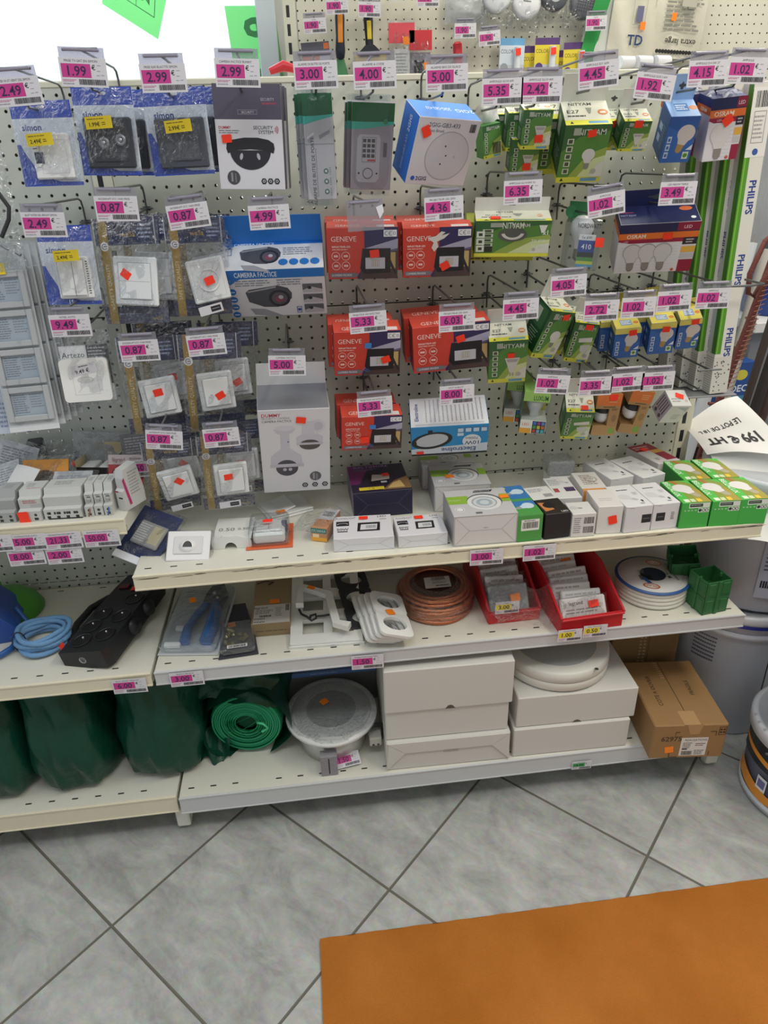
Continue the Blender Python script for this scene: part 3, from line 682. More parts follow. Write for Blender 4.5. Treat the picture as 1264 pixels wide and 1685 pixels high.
a = wesa('left navy and gold bag in the middle row with single rocker', (-1.228, -.21, 1.060), (0, 2, 12), (.118, .200), (.010, -.022, .072, .080, -6), 13, 'rocker', (-.002, .012, 4), (.004, -.090, -8))
dup(a, (-1.205, -.155, 1.075), 'navy bag with single rocker behind the left middle row bag')
a = wesa('right navy and gold bag in the middle row with single rocker', (-1.110, -.21, 1.055), (5, 3, 10), (.124, .208), (.006, -.012, .070, .082, -5), 14, 'rocker', (.006, -.008, 24))
dup(a, (-1.078, -.15, 1.064), 'navy bag with single rocker behind the right middle row bag')
a = wesa('bottom left navy and gold bag with slanted rocker plate', (-1.219, -.232, .862), (17, 2, 12), (.108, .190), (.010, -.012, .072, .082, -10), 15, 'rocker', (.004, .010, -50), (.012, -.072, -9))
dup(a, (-1.213, -.19, .885), 'navy bag tucked behind the bottom left bag')
a = wesa('bottom right navy and gold bag with straight rocker plate', (-1.104, -.235, .864), (11, 2, 9), (.112, .190), (.008, -.010, .070, .080, -2), 16, 'rocker', (-.006, .010, 3), (.0, -.070, -3))
dup(a, (-1.080, -.19, .876), 'navy bag tucked behind the bottom right bag')

# rounded white plate in clear bag
t = thing('switch_bag', 'clear bag with rounded white automatic switch plate and grey card', 'packaged switch', (-1.353, -.205, 1.105), (-8, 0, 2)); 
b = MB(); b.box(-.048, .046, .012, .0128, -.066, .045, paper('D8DADC'), .0003); f = b.front(-.048, .046, -.066, .045, .012); f.r(.55, .3, 1, 1, '4A4C50'); f.lines(.58, .75, .95, .97, 4, 'A9ACB0', 4); f.r(.02, .68, .52, .98, 'EDEDEE'); f.t('Artezo', .27, .84, .1, '3A3C40'); b.build('printed_card', t)
b = MB(); pts = []
for cx, cz in ((.038, .036), (-.038, .036), (-.038, -.036), (.038, -.036)):
    a0 = math.degrees(math.atan2(cz, cx))
    for i in range(5): q = R(a0-45+90*i/4); pts.append((cx+.008*math.cos(q)-.004, cz*.95+.008*math.sin(q)-.022))
b.prism(pts, -.001, .011, M('EFEFEC', .3)); f = b.front(-.05, .042, -.066, .020, -.001); f.frame(.24, .18, .76, .82, .008, 'C9C9C6'); f.disc(.5, .52, .07, 'D9D9D6', 20, 2.4); f.ring(.5, .52, .066, .075, 'C2C2BE', 20, sx=2.4); b.build('wall_plate', t)
b = MB(); b.box(-.024, .024, 0, .0003, -.010, .010, CARD, .0001); f = b.front(-.024, .024, -.01, .01, 0); f.t('9.49 €', .4, .35, .38, '1E1E22', bold=.6); f.lines(.3, .7, .7, .9, 1, '55555C'); q = b.build('price_sticker', t); q.location = (-.003, -.0016, .000); q.rotation_euler = (0, R(-9), 0)
pouch(t, .106, .15, .026, seed=21)

# frame blisters at the left edge
t0 = None
for k in range(5):
    if t0 is None:
        t = t0 = thing('switch_frame_pack', 'front clear pack of four silver wall frames at the left edge', 'packaged frame', (-1.481, -.185, 1.160), (-11, -1, 4), 'packs of silver wall frames')
        W_, H_ = .096, .350; b = MB(); b.box(-W_/2, W_/2, .006, .0068, -H_/2, H_/2, paper('C7CCD0'), .0002); f = b.front(-W_/2, W_/2, -H_/2, H_/2, .006)
        f.r(0, 0, 1, .03, 'DDE0E2'); b.build('backing_card', t)
        b = MB(); fm = M('B9BCBE', .35, .2)
        zz = [-.155, -.082, -.009, .064, .122]
        for i in range(4):
            z0, z1 = zz[i], zz[i+1]-.004
            if i == 3: z1 = z0+.068
            x0, x1 = -W_/2+.004, W_/2-.004; tk = .012
            b.box(x0, x0+tk, -.002, .004, z0, z1, fm, .0015); b.box(x1-tk, x1, -.002, .004, z0, z1, fm, .0015); b.box(x0+tk, x1-tk, -.002, .004, z0, z0+tk, fm, .0015); b.box(x0+tk, x1-tk, -.002, .004, z1-tk, z1, fm, .0015)
            g = b.front(x0+tk, x1-tk, z0+tk, z1-tk, .005); g.r(0, 0, 1, 1, 'B4BEC8'); g.lines(.05, .08, .5, .95, 9, '7E8894', i); g.lines(.55, .3, .95, .95, 6, '8E98A4', i+9)
        b.build('wall_frame', t); price_sticker(t, -.012, .135, '6.99', .05, .02, -2, -.0055); pouch(t, W_, H_, .018, FILM2, amp=.001, seed=31)
    else: dup(t0, (-1.481+.006*k, -.185+.022*k, 1.162), ['', 'second', 'third', 'fourth', 'rearmost'][k] + ' clear pack of silver wall frames in the left edge stack')
t = thing('switch_bag', 'blue edged bag partly in view below the silver frame packs', 'packaged switch', (-1.525, -.195, 1.040), (-8, 0, 4))
b = MB(); b.box(-.045, .035, .004, .0048, -.06, .05, paper('C9D3E2'), .0003); f = b.front(-.045, .035, -.06, .05, .004); f.r(.88, 0, 1, 1, '24378C'); f.lines(.3, .1, .8, .6, 6, '8A98B8'); b.build('printed_card', t); pouch(t, .084, .112, .02, seed=33)
t = thing('clear_bag', 'clear bag of small metal parts at the top left edge', 'bag', (-1.49, -.17, 1.40), (-6, 0, 4))
b = MB(); mm = M('8E9298', .3, .8)
for i in range(12):
    x = random.uniform(-.04, .05); z = random.uniform(-.08, -.02); b.tube([(x, .004, z), (x+random.uniform(-.012, .012), .002, z+random.uniform(-.012, .012))], .003, mm, 6)
b.tube([(.03, .002, -.05), (.05, .0, -.02), (.055, .0, .0), (.04, 0, .03)], .004, M('2E2F33', .5), 6)
o = b.build('screws', t); o['kind'] = 'stuff'; pouch(t, .12, .22, .03, seed=34, amp=.004)

# dome camera hanging box
t = thing('camera_box', 'white flat box picturing a black dome camera, grey header', 'boxed camera', (-.986, -.205, 1.499), (0, 2, -6), 'boxed dummy cameras'); w_, h_ = .118, .166
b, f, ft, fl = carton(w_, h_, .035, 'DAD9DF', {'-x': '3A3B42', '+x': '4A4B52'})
f.r(0, .67, 1, 1, '5A5566'); f.r(0, .668, 1, .674, 'E8E8EC'); f.t('SECURITY', .8, .86, .028, 'B9B4C4', fit=.2); f.lines(.72, .8, .94, .84, 1, 'A04A5A'); f.frame(.35, .72, .64, .765, .008, '8E8A9A'); f.t('SECURITY', .5, .742, .022, 'D9D6E0', fit=.22)
f.t('DUMMY', .05, .60, .026, 'B0324A', al='L', bold=.8); f.lines(.05, .54, .42, .58, 2, '8A8890', 5); f.t('SECURITY', .86, .60, .034, '3A3A42', fit=.3, al='R'); f.t('SYSTEM', .86, .558, .034, '3A3A42', fit=.3, al='R')
for q in (.02, .034, .048): f.ring(.865, .58, q, q+.006, 'B0324A', 10, -45, 45)
f.poly([(.5+.31*math.cos(R(180+9*i)), .385-.03*0+.19*math.sin(R(180+9*i))) for i in range(21)], '2A2A34'); f.poly([(.14, .40), (.15, .45), (.24, .485), (.42, .505), (.62, .505), (.78, .485), (.86, .45), (.87, .40), (.85, .355), (.72, .385), (.5, .395), (.28, .385), (.16, .355)], '24242A')
f.disc(.36, .325, .034, 'B4B4C0', 14, .5, -15); f.disc(.62, .325, .034, 'B4B4C0', 14, .5, 15)
f.disc(.22, .12, .07, '4A4A50', 24); f.r(.18, .08, .21, .17, '8E8E94'); f.r(.24, .07, .26, .16, '77777E')
for i in range(3): f.disc(.68+i*.1, .085, .032, '2A2A30', 6); f.ring(.68+i*.1, .085, .01, .015, 'E8E8EC', 8)
b.build('carton', t); sticker(t, -.040, -.001, wd=.018, rot=4)
dup(t, (-.979, -.163, 1.499), 'white box with dome camera hidden behind the front flat box')

# door wedge alarm
t = thing('alarm_pack', 'narrow grey and green pack of a door stop alarm', 'packaged alarm', (-.863, -.205, 1.480), (-1, 0, -8), 'packs of door stop alarms')
b, f, ft, fl = carton(.053, .170, .012, 'B4B2B8'); f.r(0, .80, 1, 1, '1F5A3A'); f.poly([(0, .80), (0, .72), (.4, .75), (1, .79), (1, .81), (.4, .80)], '3FA89A'); f.r(0, .535, 1, .54, '77767C')
f.poly([(.5, .62), (.88, .67), (.88, .64), (.52, .58)], '8E8C94'); f.poly([(.1, .58), (.3, .62), (.3, .56), (.14, .55)], '98969E'); f.poly([(.08, .6), (.32, .65), (.34, .63), (.1, .585)], 'CFCDD4')
f.t('ALARME DE BUTEE DE PORTE', .26, .275, .036, '3A3A40', rot=90, fit=99); f.r(.36, .03, .37, .5, '3A3A40')
for i in range(3): f.disc(.68, .08+.1*i, .026, '4A6A5A', 16); f.disc(.68, .08+.1*i, .014, 'C4C2C8', 12); f.lines(.8, .04+.1*i, .86, .12+.1*i, 4, '8A8890', i)
b.build('carton', t); pouch(t, .056, .196, .014, FILM2, 'clear_bag', .0008, y0=-.004)
for k in range(2): dup(t, (-.870-.006*k, -.186+.018*k, 1.482), ['second', 'rearmost'][k] + ' grey and green door stop alarm pack in the stack')
# keypad alarm
t = thing('alarm_pack', 'grey and green pack picturing an alarm keypad', 'packaged alarm', (-.768, -.205, 1.478), (14, 3, 2), 'packs of keypad alarms')
b, f, ft, fl = carton(.076, .144, .014, '8E8890', {'-x': '3C3840', '+x': '6A646C'}); f.r(0, .78, 1, 1, '1E5A36'); f.poly([(0, .79), (0, .68), (.4, .72), (1, .765), (1, .80), (.4, .79)], '3FA08E'); f.poly([(0, .7), (0, .66), (.5, .70), (1, .755), (1, .77), (.5, .72)], '8E8890')
f.poly([(.2, .65), (.66, .65), (.70, .6), (.70, .14), (.62, .09), (.2, .09), (.14, .14), (.14, .6)], 'A9A5AC'); f.frame(.26, .33, .6, .62, .012, '77737A')
for i in range(4):
    for j in range(3): f.r(.28+j*.105, .56-i*.058, .36+j*.105, .60-i*.058, '4A474E')
f.r(.40, .345, .6, .365, 'A8404A'); f.ring(.42, .2, .058, .066, '55515A', 24); f.disc(.2, .2, .012, '3A373E', 10); f.disc(.64, .2, .012, '3A373E', 10); f.r(.78, .40, .86, .56, '5A565E'); f.disc(.8, .8, .03, '2F7A50', 14)
b.build('carton', t); pouch(t, .078, .168, .016, FILM2, amp=.0008, y0=-.004)
for k in range(2): dup(t, (-.774-.003*k, -.186+.019*k, 1.480), ['second', 'rearmost'][k] + ' keypad alarm pack in the stack')
# tilted blue/white glass break box
t = thing('alarm_box', 'tilted blue and white box picturing a round white detector', 'boxed alarm', (-.637, -.205, 1.466), (26, 4, 16)); w_, h_, d_ = .124, .12, .07
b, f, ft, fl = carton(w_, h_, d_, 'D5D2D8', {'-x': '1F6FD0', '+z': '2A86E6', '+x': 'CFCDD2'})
f.disc(.58, .45, .37, 'C9C6CC', 40); f.ring(.58, .45, .355, .37, 'A9A6AE', 40)
for x, y in ((.52, .6), (.56, .46), (.5, .33)): f.disc(x, y, .014, '3A2A30', 10)
f.disc(.7, .45, .02, 'B4B1B8', 12); f.t('2GIG-GB3-433', .42, .9, .062, '2A3C66', fit=.5); f.t('Glass Break', .3, .82, .045, '6A708A', fit=.28); f.t('2GIG', .24, .1, .062, '2A3460', bold=.8); f.disc(.1, .1, .035, '2A5AC0', 14); f.bar(.84, .82, .94, .94, n=10)
ft.t('2GIG-GB3-433', .42, .55, .16, 'E8F0FF', rot=180, fit=.4); ft.t('2GIG', .84, .5, .18, 'E8F0FF', rot=180); fl.t('2GIG', .5, .78, .08, 'E8F0FF', rot=90, bold=.6); fl.t('2GIG-GB3-433', .5, .36, .06, 'BFD6FF', rot=90)
b.build('carton', t); sticker(t, -.044, .036, wd=.016, h=.02, rot=30)

# red floodlight boxes
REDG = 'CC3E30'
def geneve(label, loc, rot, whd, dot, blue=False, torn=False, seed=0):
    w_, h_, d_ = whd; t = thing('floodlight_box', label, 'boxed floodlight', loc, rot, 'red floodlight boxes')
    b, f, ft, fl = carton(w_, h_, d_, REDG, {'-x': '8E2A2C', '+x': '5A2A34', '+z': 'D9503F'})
    f.poly([(.53, 1), (1, 1), (1, 0), (.42, 0), (.42, .05), (.53, .3)], '2F2A58'); f.poly([(.53, .6), (1, .78), (1, .60), (.53, .45)], 'A9A6BC'); f.poly([(.53, .45), (1, .60), (1, .56), (.53, .40)], '5E587A')
    f.poly([(.53, .4), (1, .56), (1, 0), (.45, 0)], '4A3A3A'); f.r(.88, .2, .97, .52, 'BFA468')
    f.poly([(.50, .60), (.9, .60), (.90, .12), (.52, .10), (.46, .2)], '1C1B22'); f.poly([(.54, .42), (.82, .42), (.82, .2), (.54, .2)], 'C9C6CC'); f.frame(.63, .25, .74, .38, .006, 'A8A49A')
    for i in range(3): f.r(.645+i*.03, .26, .66+i*.03, .37, 'B9B08E')
    f.poly([(.86, .34), (.97, .08), (.99, .1), (.9, .38)], '26252C')
    f.t('GENEVE', .06, .79, .10, 'F4D6CE', al='L'); f.t('REFLECTEUR LED', .07, .64, .035, 'F8E4DE', al='L', bold=.8, fit=.26); f.lines(.07, .56, .3, .61, 1, 'E8A89A')
    for x, y in ((.12, .46), (.26, .46), (.12, .27), (.26, .27)): f.ring(x, y, .075, .085, 'F0C4BA', 18); f.r(x-.03, y-.02, x+.03, y+.02, 'F0C4BA')
    f.poly([(.03, .13), (.40, .13), (.44, .09), (.40, .04), (.03, .04)], '77707A'); f.t('LUMIERE FROIDE', .2, .085, .04, 'E8E4EA', fit=.28)
    f.r(.80, .82, .985, .95, 'E4E2E6'); f.ring(.845, .885, .033, .042, '2A2A30', 10, 60, 300); f.ring(.90, .885, .033, .042, '2A2A30', 10, 60, 300); f.r(.87, .88, .90, .89, '2A2A30'); f.frame(.935, .86, .965, .91, .004, '2A2A30')
    if blue: f.poly([(.46, .62), (.56, .62), (.56, .74), (.46, .74)], '3E8AD0'); f.ring(.5, .2, .06, .07, '3E8AD0', 8, 200, 300); f.ring(.5, .2, .1, .11, '3E8AD0', 8, 200, 300)
    if torn: f.poly([(.36, .8), (.48, .83), (.56, .92), (.62, .9), (.56, .84), (.68, .88), (.6, .78), (.5, .72), (.52, .62), (.46, .52), (.42, .6), (.45, .7)], 'D9D4CE')
    ft.t('GENEVE', .3, .3, .3, 'F4D6CE', fit=.35); ft.r(.70, .05, .95, .35, 'E4DCD8')
    b.build('carton', t); sticker(t, dot[0]*w_, dot[1]*h_, wd=.019, h=.015, rot=dot[2]); pouch(t, w_+.003, h_+.012, .008, FILM2, 'clear_bag', .0006, 8, 8, y0=-.0035) if seed else None
    return t
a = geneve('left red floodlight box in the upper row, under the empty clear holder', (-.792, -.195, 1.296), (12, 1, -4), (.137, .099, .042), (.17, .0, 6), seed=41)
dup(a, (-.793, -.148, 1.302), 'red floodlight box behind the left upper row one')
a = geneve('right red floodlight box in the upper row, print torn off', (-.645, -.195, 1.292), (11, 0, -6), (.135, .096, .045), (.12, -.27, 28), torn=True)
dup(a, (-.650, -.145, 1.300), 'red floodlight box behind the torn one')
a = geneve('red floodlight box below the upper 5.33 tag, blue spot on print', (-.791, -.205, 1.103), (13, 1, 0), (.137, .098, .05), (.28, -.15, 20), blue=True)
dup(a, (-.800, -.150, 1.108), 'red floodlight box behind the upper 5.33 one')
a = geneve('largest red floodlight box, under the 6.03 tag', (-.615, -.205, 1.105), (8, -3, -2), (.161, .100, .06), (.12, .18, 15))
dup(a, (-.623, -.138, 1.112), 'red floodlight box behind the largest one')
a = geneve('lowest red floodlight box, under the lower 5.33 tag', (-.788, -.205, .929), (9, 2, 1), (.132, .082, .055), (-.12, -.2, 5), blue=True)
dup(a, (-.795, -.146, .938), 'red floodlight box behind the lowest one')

# camera carton blue
t = thing('camera_box', 'blue and white carton picturing a bullet camera twice', 'boxed camera', (-.966, -.165, 1.225), (33, 0, -3), 'boxed dummy cameras'); w_, h_, d_ = .197, .120, .077
b, f, ft, fl = carton(w_, h_, d_, 'DDDFE4', {'-x': 'C9CCD2', '+x': 'C9CCD2'})
def bullet(f, x, y, s):
    k = f.H/f.W
    def p(a, c): return (x+a*s*k, y+c*s)
    f.poly([p(-.62, -.32), p(-.2, -.35), p(.28, -.62), p(.2, -.66), p(-.5, -.56)], '9A9CA4')
    f.poly([p(-.66, .26), p(-.55, .36), p(.25, .48), p(.52, .38), p(.62, .2), p(.6, .0), p(.2, -.3), p(-.2, -.28), p(-.6, -.08)], '4E5058'); f.poly([p(-.6, .3), p(.2, .46), p(.2, .4), p(-.6, .25)], '9EA0A8')
    f.disc(x+.26*s*k, y+.02*s, .30*s, '2E3036', 24); f.disc(x+.26*s*k, y+.02*s, .22*s, '5A5660', 20); f.disc(x+.26*s*k, y+.0*s, .12*s, '8A4A5A', 16); f.disc(x+.3*s*k, y+.06*s, .07*s, 'B4B8C4', 12)
f.r(0, .82, 1, 1, '1F74C8'); f.poly([(.02, .82), (.05, .70), (.16, .82)], '1F74C8'); f.t('CAMERRA FACTICE', .11, .905, .10, 'E8F0FA', al='L', bold=.8, fit=.42); bullet(f, .43, .38, .6); f.lines(.1, .66, .45, .8, 3, '8A90A0', 3); f.lines(.52, .66, .82, .8, 3, '8A90A0', 5)
for i in range(4): f.disc(.06, .56-.165*i, .066, '2A76C4', 18); f.r(.035, .545-.165*i, .085, .565-.165*i, 'DCE6F4')
for i in range(3): f.r(.77, .5-.22*i, .97, .68-.22*i, '5C6068'); f.poly([(.77, .55-.22*i), (.86, .62-.22*i), (.97, .56-.22*i), (.97, .5-.22*i), (.77, .5-.22*i)], 'B4B8BE'); f.disc(.84, .6-.22*i, .035, '2E3036', 10)
f.frame(.69, .06, .74, .2, .006, '2A5AA0'); f.disc(.715, .13, .03, '2A5AA0', 10)
ft.r(0, .92, 1, 1, '1F74C8'); ft.poly([(.03, .92), (.06, .78), (.12, .92)], '1F74C8'); ft.t('CAMERRA FACTICE', .11, .95, .09, 'E8F0FA', al='L', bold=.6, fit=.4); bullet(ft, .38, .45, .82)
for i in range(4): ft.disc(.6+.105*i, .25, .12, '2A76C4', 16)
ft.lines(.6, .5, .9, .8, 4, '8A90A0', 7); ft.frame(.03, .55, .09, .8, .006, '2A5AA0')
b.build('carton', t)
b = MB(); b.prism([(-w_/2, h_/2), (w_/2, h_/2), (w_/2-.001, h_/2+.062), (-w_/2+.001, h_/2+.064)], d_-.001, d_, '1E7AD6')
o = b.build('hang_tab', t)
# tall dome camera carton
t = thing('camera_box', 'tall white and grey carton picturing two white dome cameras', 'boxed camera', (-.956, -.208, .898), (15, 2, 2), 'boxed dummy cameras'); w_, h_, d_ = .149, .22, .10
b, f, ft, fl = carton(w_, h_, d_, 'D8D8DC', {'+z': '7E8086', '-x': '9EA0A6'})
f.t('DUMMY', .05, .94, .036, 'B0323E', al='L', bold=.9); f.t('SECURITY CAMERA', .05, .905, .022, '8A8A90', al='L'); f.t('CAMERA FACTICE', .05, .872, .025, '4A4A52', al='L')
f.poly([(.2, .78), (.52, .78), (.46, .73), (.42, .72), (.42, .55), (.58, .46), (.6, .33), (.13, .33), (.14, .46), (.29, .55), (.29, .72), (.24, .73)], 'C4C2CC'); f.disc(.36, .79, .03, 'CFCDD6', 20, 3.2)
f.disc(.365, .31, .10, '4A4A54', 24, 1.1); f.r(.12, .32, .61, .36, 'BDBBC6'); f.disc(.33, .29, .02, 'B4B4BE', 8); f.disc(.41, .29, .02, 'B4B4BE', 8)
f.disc(.83, .8, .075, 'CFCDD6', 20); f.disc(.83, .8, .05, 'BDBBC6', 20); f.poly([(.62, .85), (.78, .86), (.78, .7), (.6, .7)], 'C9C7D0'); f.poly([(.52, .68), (.6, .71), (.82, .71), (.9, .68), (.89, .6), (.53, .6)], 'C4C2CC'); f.disc(.71, .585, .06, '55504E', 24, 1.7); f.r(.52, .585, .9, .61, 'BDBBC6')
f.disc(.78, .19, .058, '5E5E62', 24); f.r(.74, .15, .77, .23, '9A9A9E'); f.r(.79, .14, .81, .22, '8A8A8E')
for i in range(3): f.disc(.62+.15*i, .08, .032, '3A3C42', 6); f.ring(.62+.15*i, .08, .01, .016, 'DCDCE0', 8)
f.disc(.4, .63, .008, '4A5A8A', 8)
b.build('carton', t); sticker(t, .014, .083, wd=.021, h=.015, rot=-8)
b = MB(); b.prism([(-w_/2, h_/2), (w_/2, h_/2), (w_/2-.002, h_/2+.052), (-w_/2+.002, h_/2+.052)], d_-.001, d_, 'E2E2E2'); b.build('white_flap', t)
b = MB(); b.prism([(-w_*.48, h_/2+.04), (w_*.46, h_/2+.04), (w_*.44, h_/2+.075), (-w_*.48, h_/2+.075)], d_+.002, d_+.003, FILM2); f = b.front(-w_/2, w_/2, h_/2+.05, h_/2+.075, d_+.0015); f.poly([(.40, .3), (.6, .3), (.6, .55), (.52, .6), (.52, .8), (.48, .8), (.48, .6), (.4, .55)], '2A2A2E'); b.build('hang_tab', t)

# bulkhead lamp box
t = thing('lamp_box', 'blue and white box of an oval bulkhead lamp, hung upside down', 'boxed lamp', (-.616, -.205, .899), (27, -2, -7)); w_, h_, d_ = .170, .094, .088
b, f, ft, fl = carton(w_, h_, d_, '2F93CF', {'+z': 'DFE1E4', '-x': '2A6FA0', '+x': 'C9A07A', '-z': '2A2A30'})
f.r(0, .0, 1, .06, '20242C'); f.r(0, .06, 1, .24, 'DDE2E8'); f.poly([(0, .24), (1, .36), (1, .06), (0, .06)], 'D9DFE6')
f.disc(.27, .52, .28, '26282C', 28, 1.75, 12); f.disc(.27, .53, .21, 'C9CDD2', 28, 1.85, 12); f.r(.22, .78, .28, .88, '26282C'); f.r(.02, .4, .07, .5, '26282C')
f.disc(.79, .45, .22, 'E8EAEE', 24); f.t('10W', .79, .38, .13, '2A3C66', rot=180, bold=.6); f.t('700lm', .79, .54, .09, '2A3C66', rot=180)
for i in range(4): f.r(.6+i*.1, .76, .68+i*.1, .9, 'CFE2F0'); f.frame(.6+i*.1, .76, .68+i*.1, .9, .004, '2A3C66')
f.r(.6, .64, .68, .74, 'CFE2F0'); f.t('Electroline', .62, .17, .15, '2A3F86', rot=180, bold=.3, fit=.45)
for i in range(14): ft.lines(.2+.055*i, .15, .2+.055*i+.02, .92, 22, '6E7278', i)
ft.t('Electroline', .08, .5, .10, '2A3F86', rot=90, bold=.5); ft.r(.06, .04, .94, .1, 'C9CCD2')
b.build('carton', t); sticker(t, -.066, -.036, wd=.017, h=.009, rot=2)
# ------------------------------------------------------------------ bulb packs on hooks
GRN = '3E8A3A'
def nit_front(f, kind='bulb', big=False):
    """green printed front with icon column, lamp picture and yellow foot"""
    f.poly([(0, .0), (1, .0), (1, 1), (0, 1)], '55883E'); f.poly([(0, .55), (.35, .8), (1, .9), (1, 1), (0, 1)], '36663A')
    f.poly([(.25, .1), (.6, .5), (1, .62), (1, .1)], '9AB052'); f.poly([(.45, .1), (.75, .42), (1, .48), (1, .1)], 'D5DFA4')
    f.r(0, 0, 1, .10, 'D9D84A'); f.poly([(.55, .02), (.92, .02), (.92, .08), (.55, .08)], '6AA0C4'); f.poly([(.08, .03), (.16, .03), (.12, .09)], '2A2C22')
    for i in range(5): f.r(.10, .16+.13*i, .24, .255+.13*i, 'CFD6C2'); f.r(.125, .175+.13*i, .215, .24+.13*i, '46563C')
    f.t('NITYAM', .6, .88, .10, 'C9D2C4', fit=.6, bold=.6); f.poly([(.2, .83), (.36, .83), (.36, .95), (.2, .95)], 'A8B0A0')
def nit_top(ft, code):
    ft.r(0, 0, 1, 1, 'E4E4D2'); ft.r(0, .0, 1, .2, 'E3E04E'); ft.poly([(.5, .05), (.92, .05), (.92, .15), (.5, .15)], '6AA0C4'); ft.poly([(.1, .05), (.18, .05), (.14, .15)], '2A2C22')
    ft.t('NITYAM', .4, .86, .12, '4A4E44', fit=.5, bold=.6); ft.t(code, .22, .55, .14, '3A3E36', fit=.3, bold=.6); ft.lines(.08, .3, .5, .42, 1, '4A4E44', 3); ft.disc(.86, .5, .12, 'D98A4A', 18); ft.r(.8, .46, .92, .54, 'F0E4D0'); ft.poly([(.5, .7), (.64, .7), (.59, .45), (.55, .45)], '9AA094')
def nit_side(fl):
    fl.r(0, 0, 1, 1, '24502E'); fl.r(0, 0, 1, .1, 'D9D84A'); fl.r(.15, .55, .85, .95, '3A6A40'); fl.lines(.2, .2, .8, .5, 6, '9AB49A', 4); fl.r(.2, .62, .5, .9, 'B9C4B4')
def nityam(label, loc, rot, whd, code, dot=None, tabh=.0, pic='bulb', grp='green bulb boxes'):
    w_, h_, d_ = whd; t = thing('bulb_box', label, 'boxed bulb', loc, rot, grp)
    b, f, ft, fl = carton(w_, h_, d_, '3F6E3A', {'-z': 'CFCB4A', '+x': '4E7A44'}); nit_front(f); nit_top(ft, code); nit_side(fl)
    if pic == 'bulb': f.bulb(.62, .42, .36, 'DCD9D2', '8A8A84')
    elif pic == 'spot': f.poly([(.42, .6), (.82, .6), (.72, .36), (.68, .24), (.56, .24), (.52, .36)], 'D5D3CC'); f.r(.57, .16, .60, .24, '9A9A94'); f.r(.64, .16, .67, .24, '9A9A94'); f.poly([(.46, .57), (.78, .57), (.74, .5), (.5, .5)], 'B0AEA8')
    elif pic == 'long': f.poly([(.36, .62), (.9, .68), (.92, .56), (.38, .52)], 'DAD8D0'); f.poly([(.5, .45), (.9, .5), (.8, .25), (.55, .3)], 'CFCDC6')
    f.poly([(.72, .1), (1, .1), (1, .38), (.86, .34)], 'DCDDD0'); f.disc(.8, .2, .05, 'B8B4A8', 12)
    b.build('carton', t)
    if tabh: tab(t, w_, h_, d_, tabh, 'DCDCD4')
    if dot: sticker(t, dot[0]*w_, dot[1]*h_, wd=.016, h=.013, rot=dot[2]) if len(dot) < 4 else sticker_top(t, dot[0]*w_, d_*dot[1], h_/2+.0012, rot=dot[2], wd=.016, h=.013)
    return t
# crumpled pack behind the 5.35 tag
t = thing('bulb_box', 'crumpled green bulb pack with white header beside the blue and white box', 'boxed bulb', (-.526, -.135, 1.484), (8, -10, 14)); b, f, ft, fl = carton(.040, .058, .03, '4E8A44'); nit_front(f); f.bar(.5, .1, .95, .45, n=12); b.build('carton', t)
b = MB(); b.grid(lambda u, v: (-.022+.05*u, .02+.006*math.sin(6*u+4*v), .029+.032*v+.004*math.sin(9*u)), 6, 4, M('DEE0DC', .35)); b.build('hang_tab', t)
a = nityam('front small green spot box under the 2.42 tag', (-.459, -.198, 1.499), (15, 1, -6), (.054, .066, .05), 'GU10', (.1, -.22, 3), 0, 'spot', 'small green spot boxes')
dup(a, (-.472, -.143, 1.497), 'second small green spot box in the row under the 2.42 tag')
dup(a, (-.486, -.090, 1.498), 'third small green spot box in the row under the 2.42 tag')
dup(a, (-.466, -.155, 1.452), 'small green spot box peeping out below the row under the 2.42 tag')
a = nityam('large green reflector bulb box in the top row', (-.370, -.21, 1.456), (31, 0, -8), (.084, .112, .08), 'E27', (.1, .36, 12), .05)
dup(a, (-.385, -.125, 1.470), 'large green bulb box hidden behind the first of the top row')
a = nityam('small green spot box under the 1.92 tag', (-.275, -.215, 1.483), (27, 1, -6), (.051, .055, .051), 'GU5.3', (.02, .42, 0), .035, 'spot', 'small green spot boxes')
dup(a, (-.292, -.158, 1.486), 'second small green spot box under the 1.92 tag')
dup(a, (-.304, -.100, 1.490), 'rearmost small green spot box under the 1.92 tag')

BLUB = '2F5FA8'
def bluebox(label, loc, rot, whd, topc, dot=None, tabh=0., lid=0., grp='blue bulb boxes'):
    w_, h_, d_ = whd; t = thing('bulb_box', label, 'boxed bulb', loc, rot, grp)
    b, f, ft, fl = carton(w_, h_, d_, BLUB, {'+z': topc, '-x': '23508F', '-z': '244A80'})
    f.poly([(0, 0), (1, 0), (1, .5), (0, .8)], '3A6CB8'); f.bulb(.62, .52, .62, 'DDD3CC', 'B8975A', rot=-12)
    for i in range(3): f.r(.08, .10+.17*i, .22, .24+.17*i, 'C9D8EE'); f.r(.11, .13+.17*i, .19, .2+.17*i, '4A70A8')
    f.poly([(.78, .28), (.98, .40), (.98, .28)], 'E4EAF4'); f.r(.72, .08, .92, .24, 'DCE8D0'); f.disc(.82, .16, .05, '5A9A3A', 10)
    if lid: f.r(0, 1-lid, 1, 1, topc)
    ft.r(.25, .3, .7, .75, '8FA8CC' if lid else '5A84BE'); ft.lines(.28, .36, .66, .7, 3, 'F0F4FA', 4); ft.disc(.85, .5, .12, 'D98A4A', 12); fl.r(.2, .5, .5, .65, 'A8C0E0'); fl.r(.2, .25, .45, .4, 'A8C0E0'); fl.lines(.55, .2, .8, .7, 8, '6A90C4')
    if lid: fl.r(0, 1-lid, 1, 1, topc)
    b.build('carton', t)
    if tabh: tab(t, w_*.96, h_, d_, tabh, topc)
    if dot: sticker(t, dot[0]*w_, dot[1]*h_, wd=.016, h=.013, rot=dot[2])
    return t
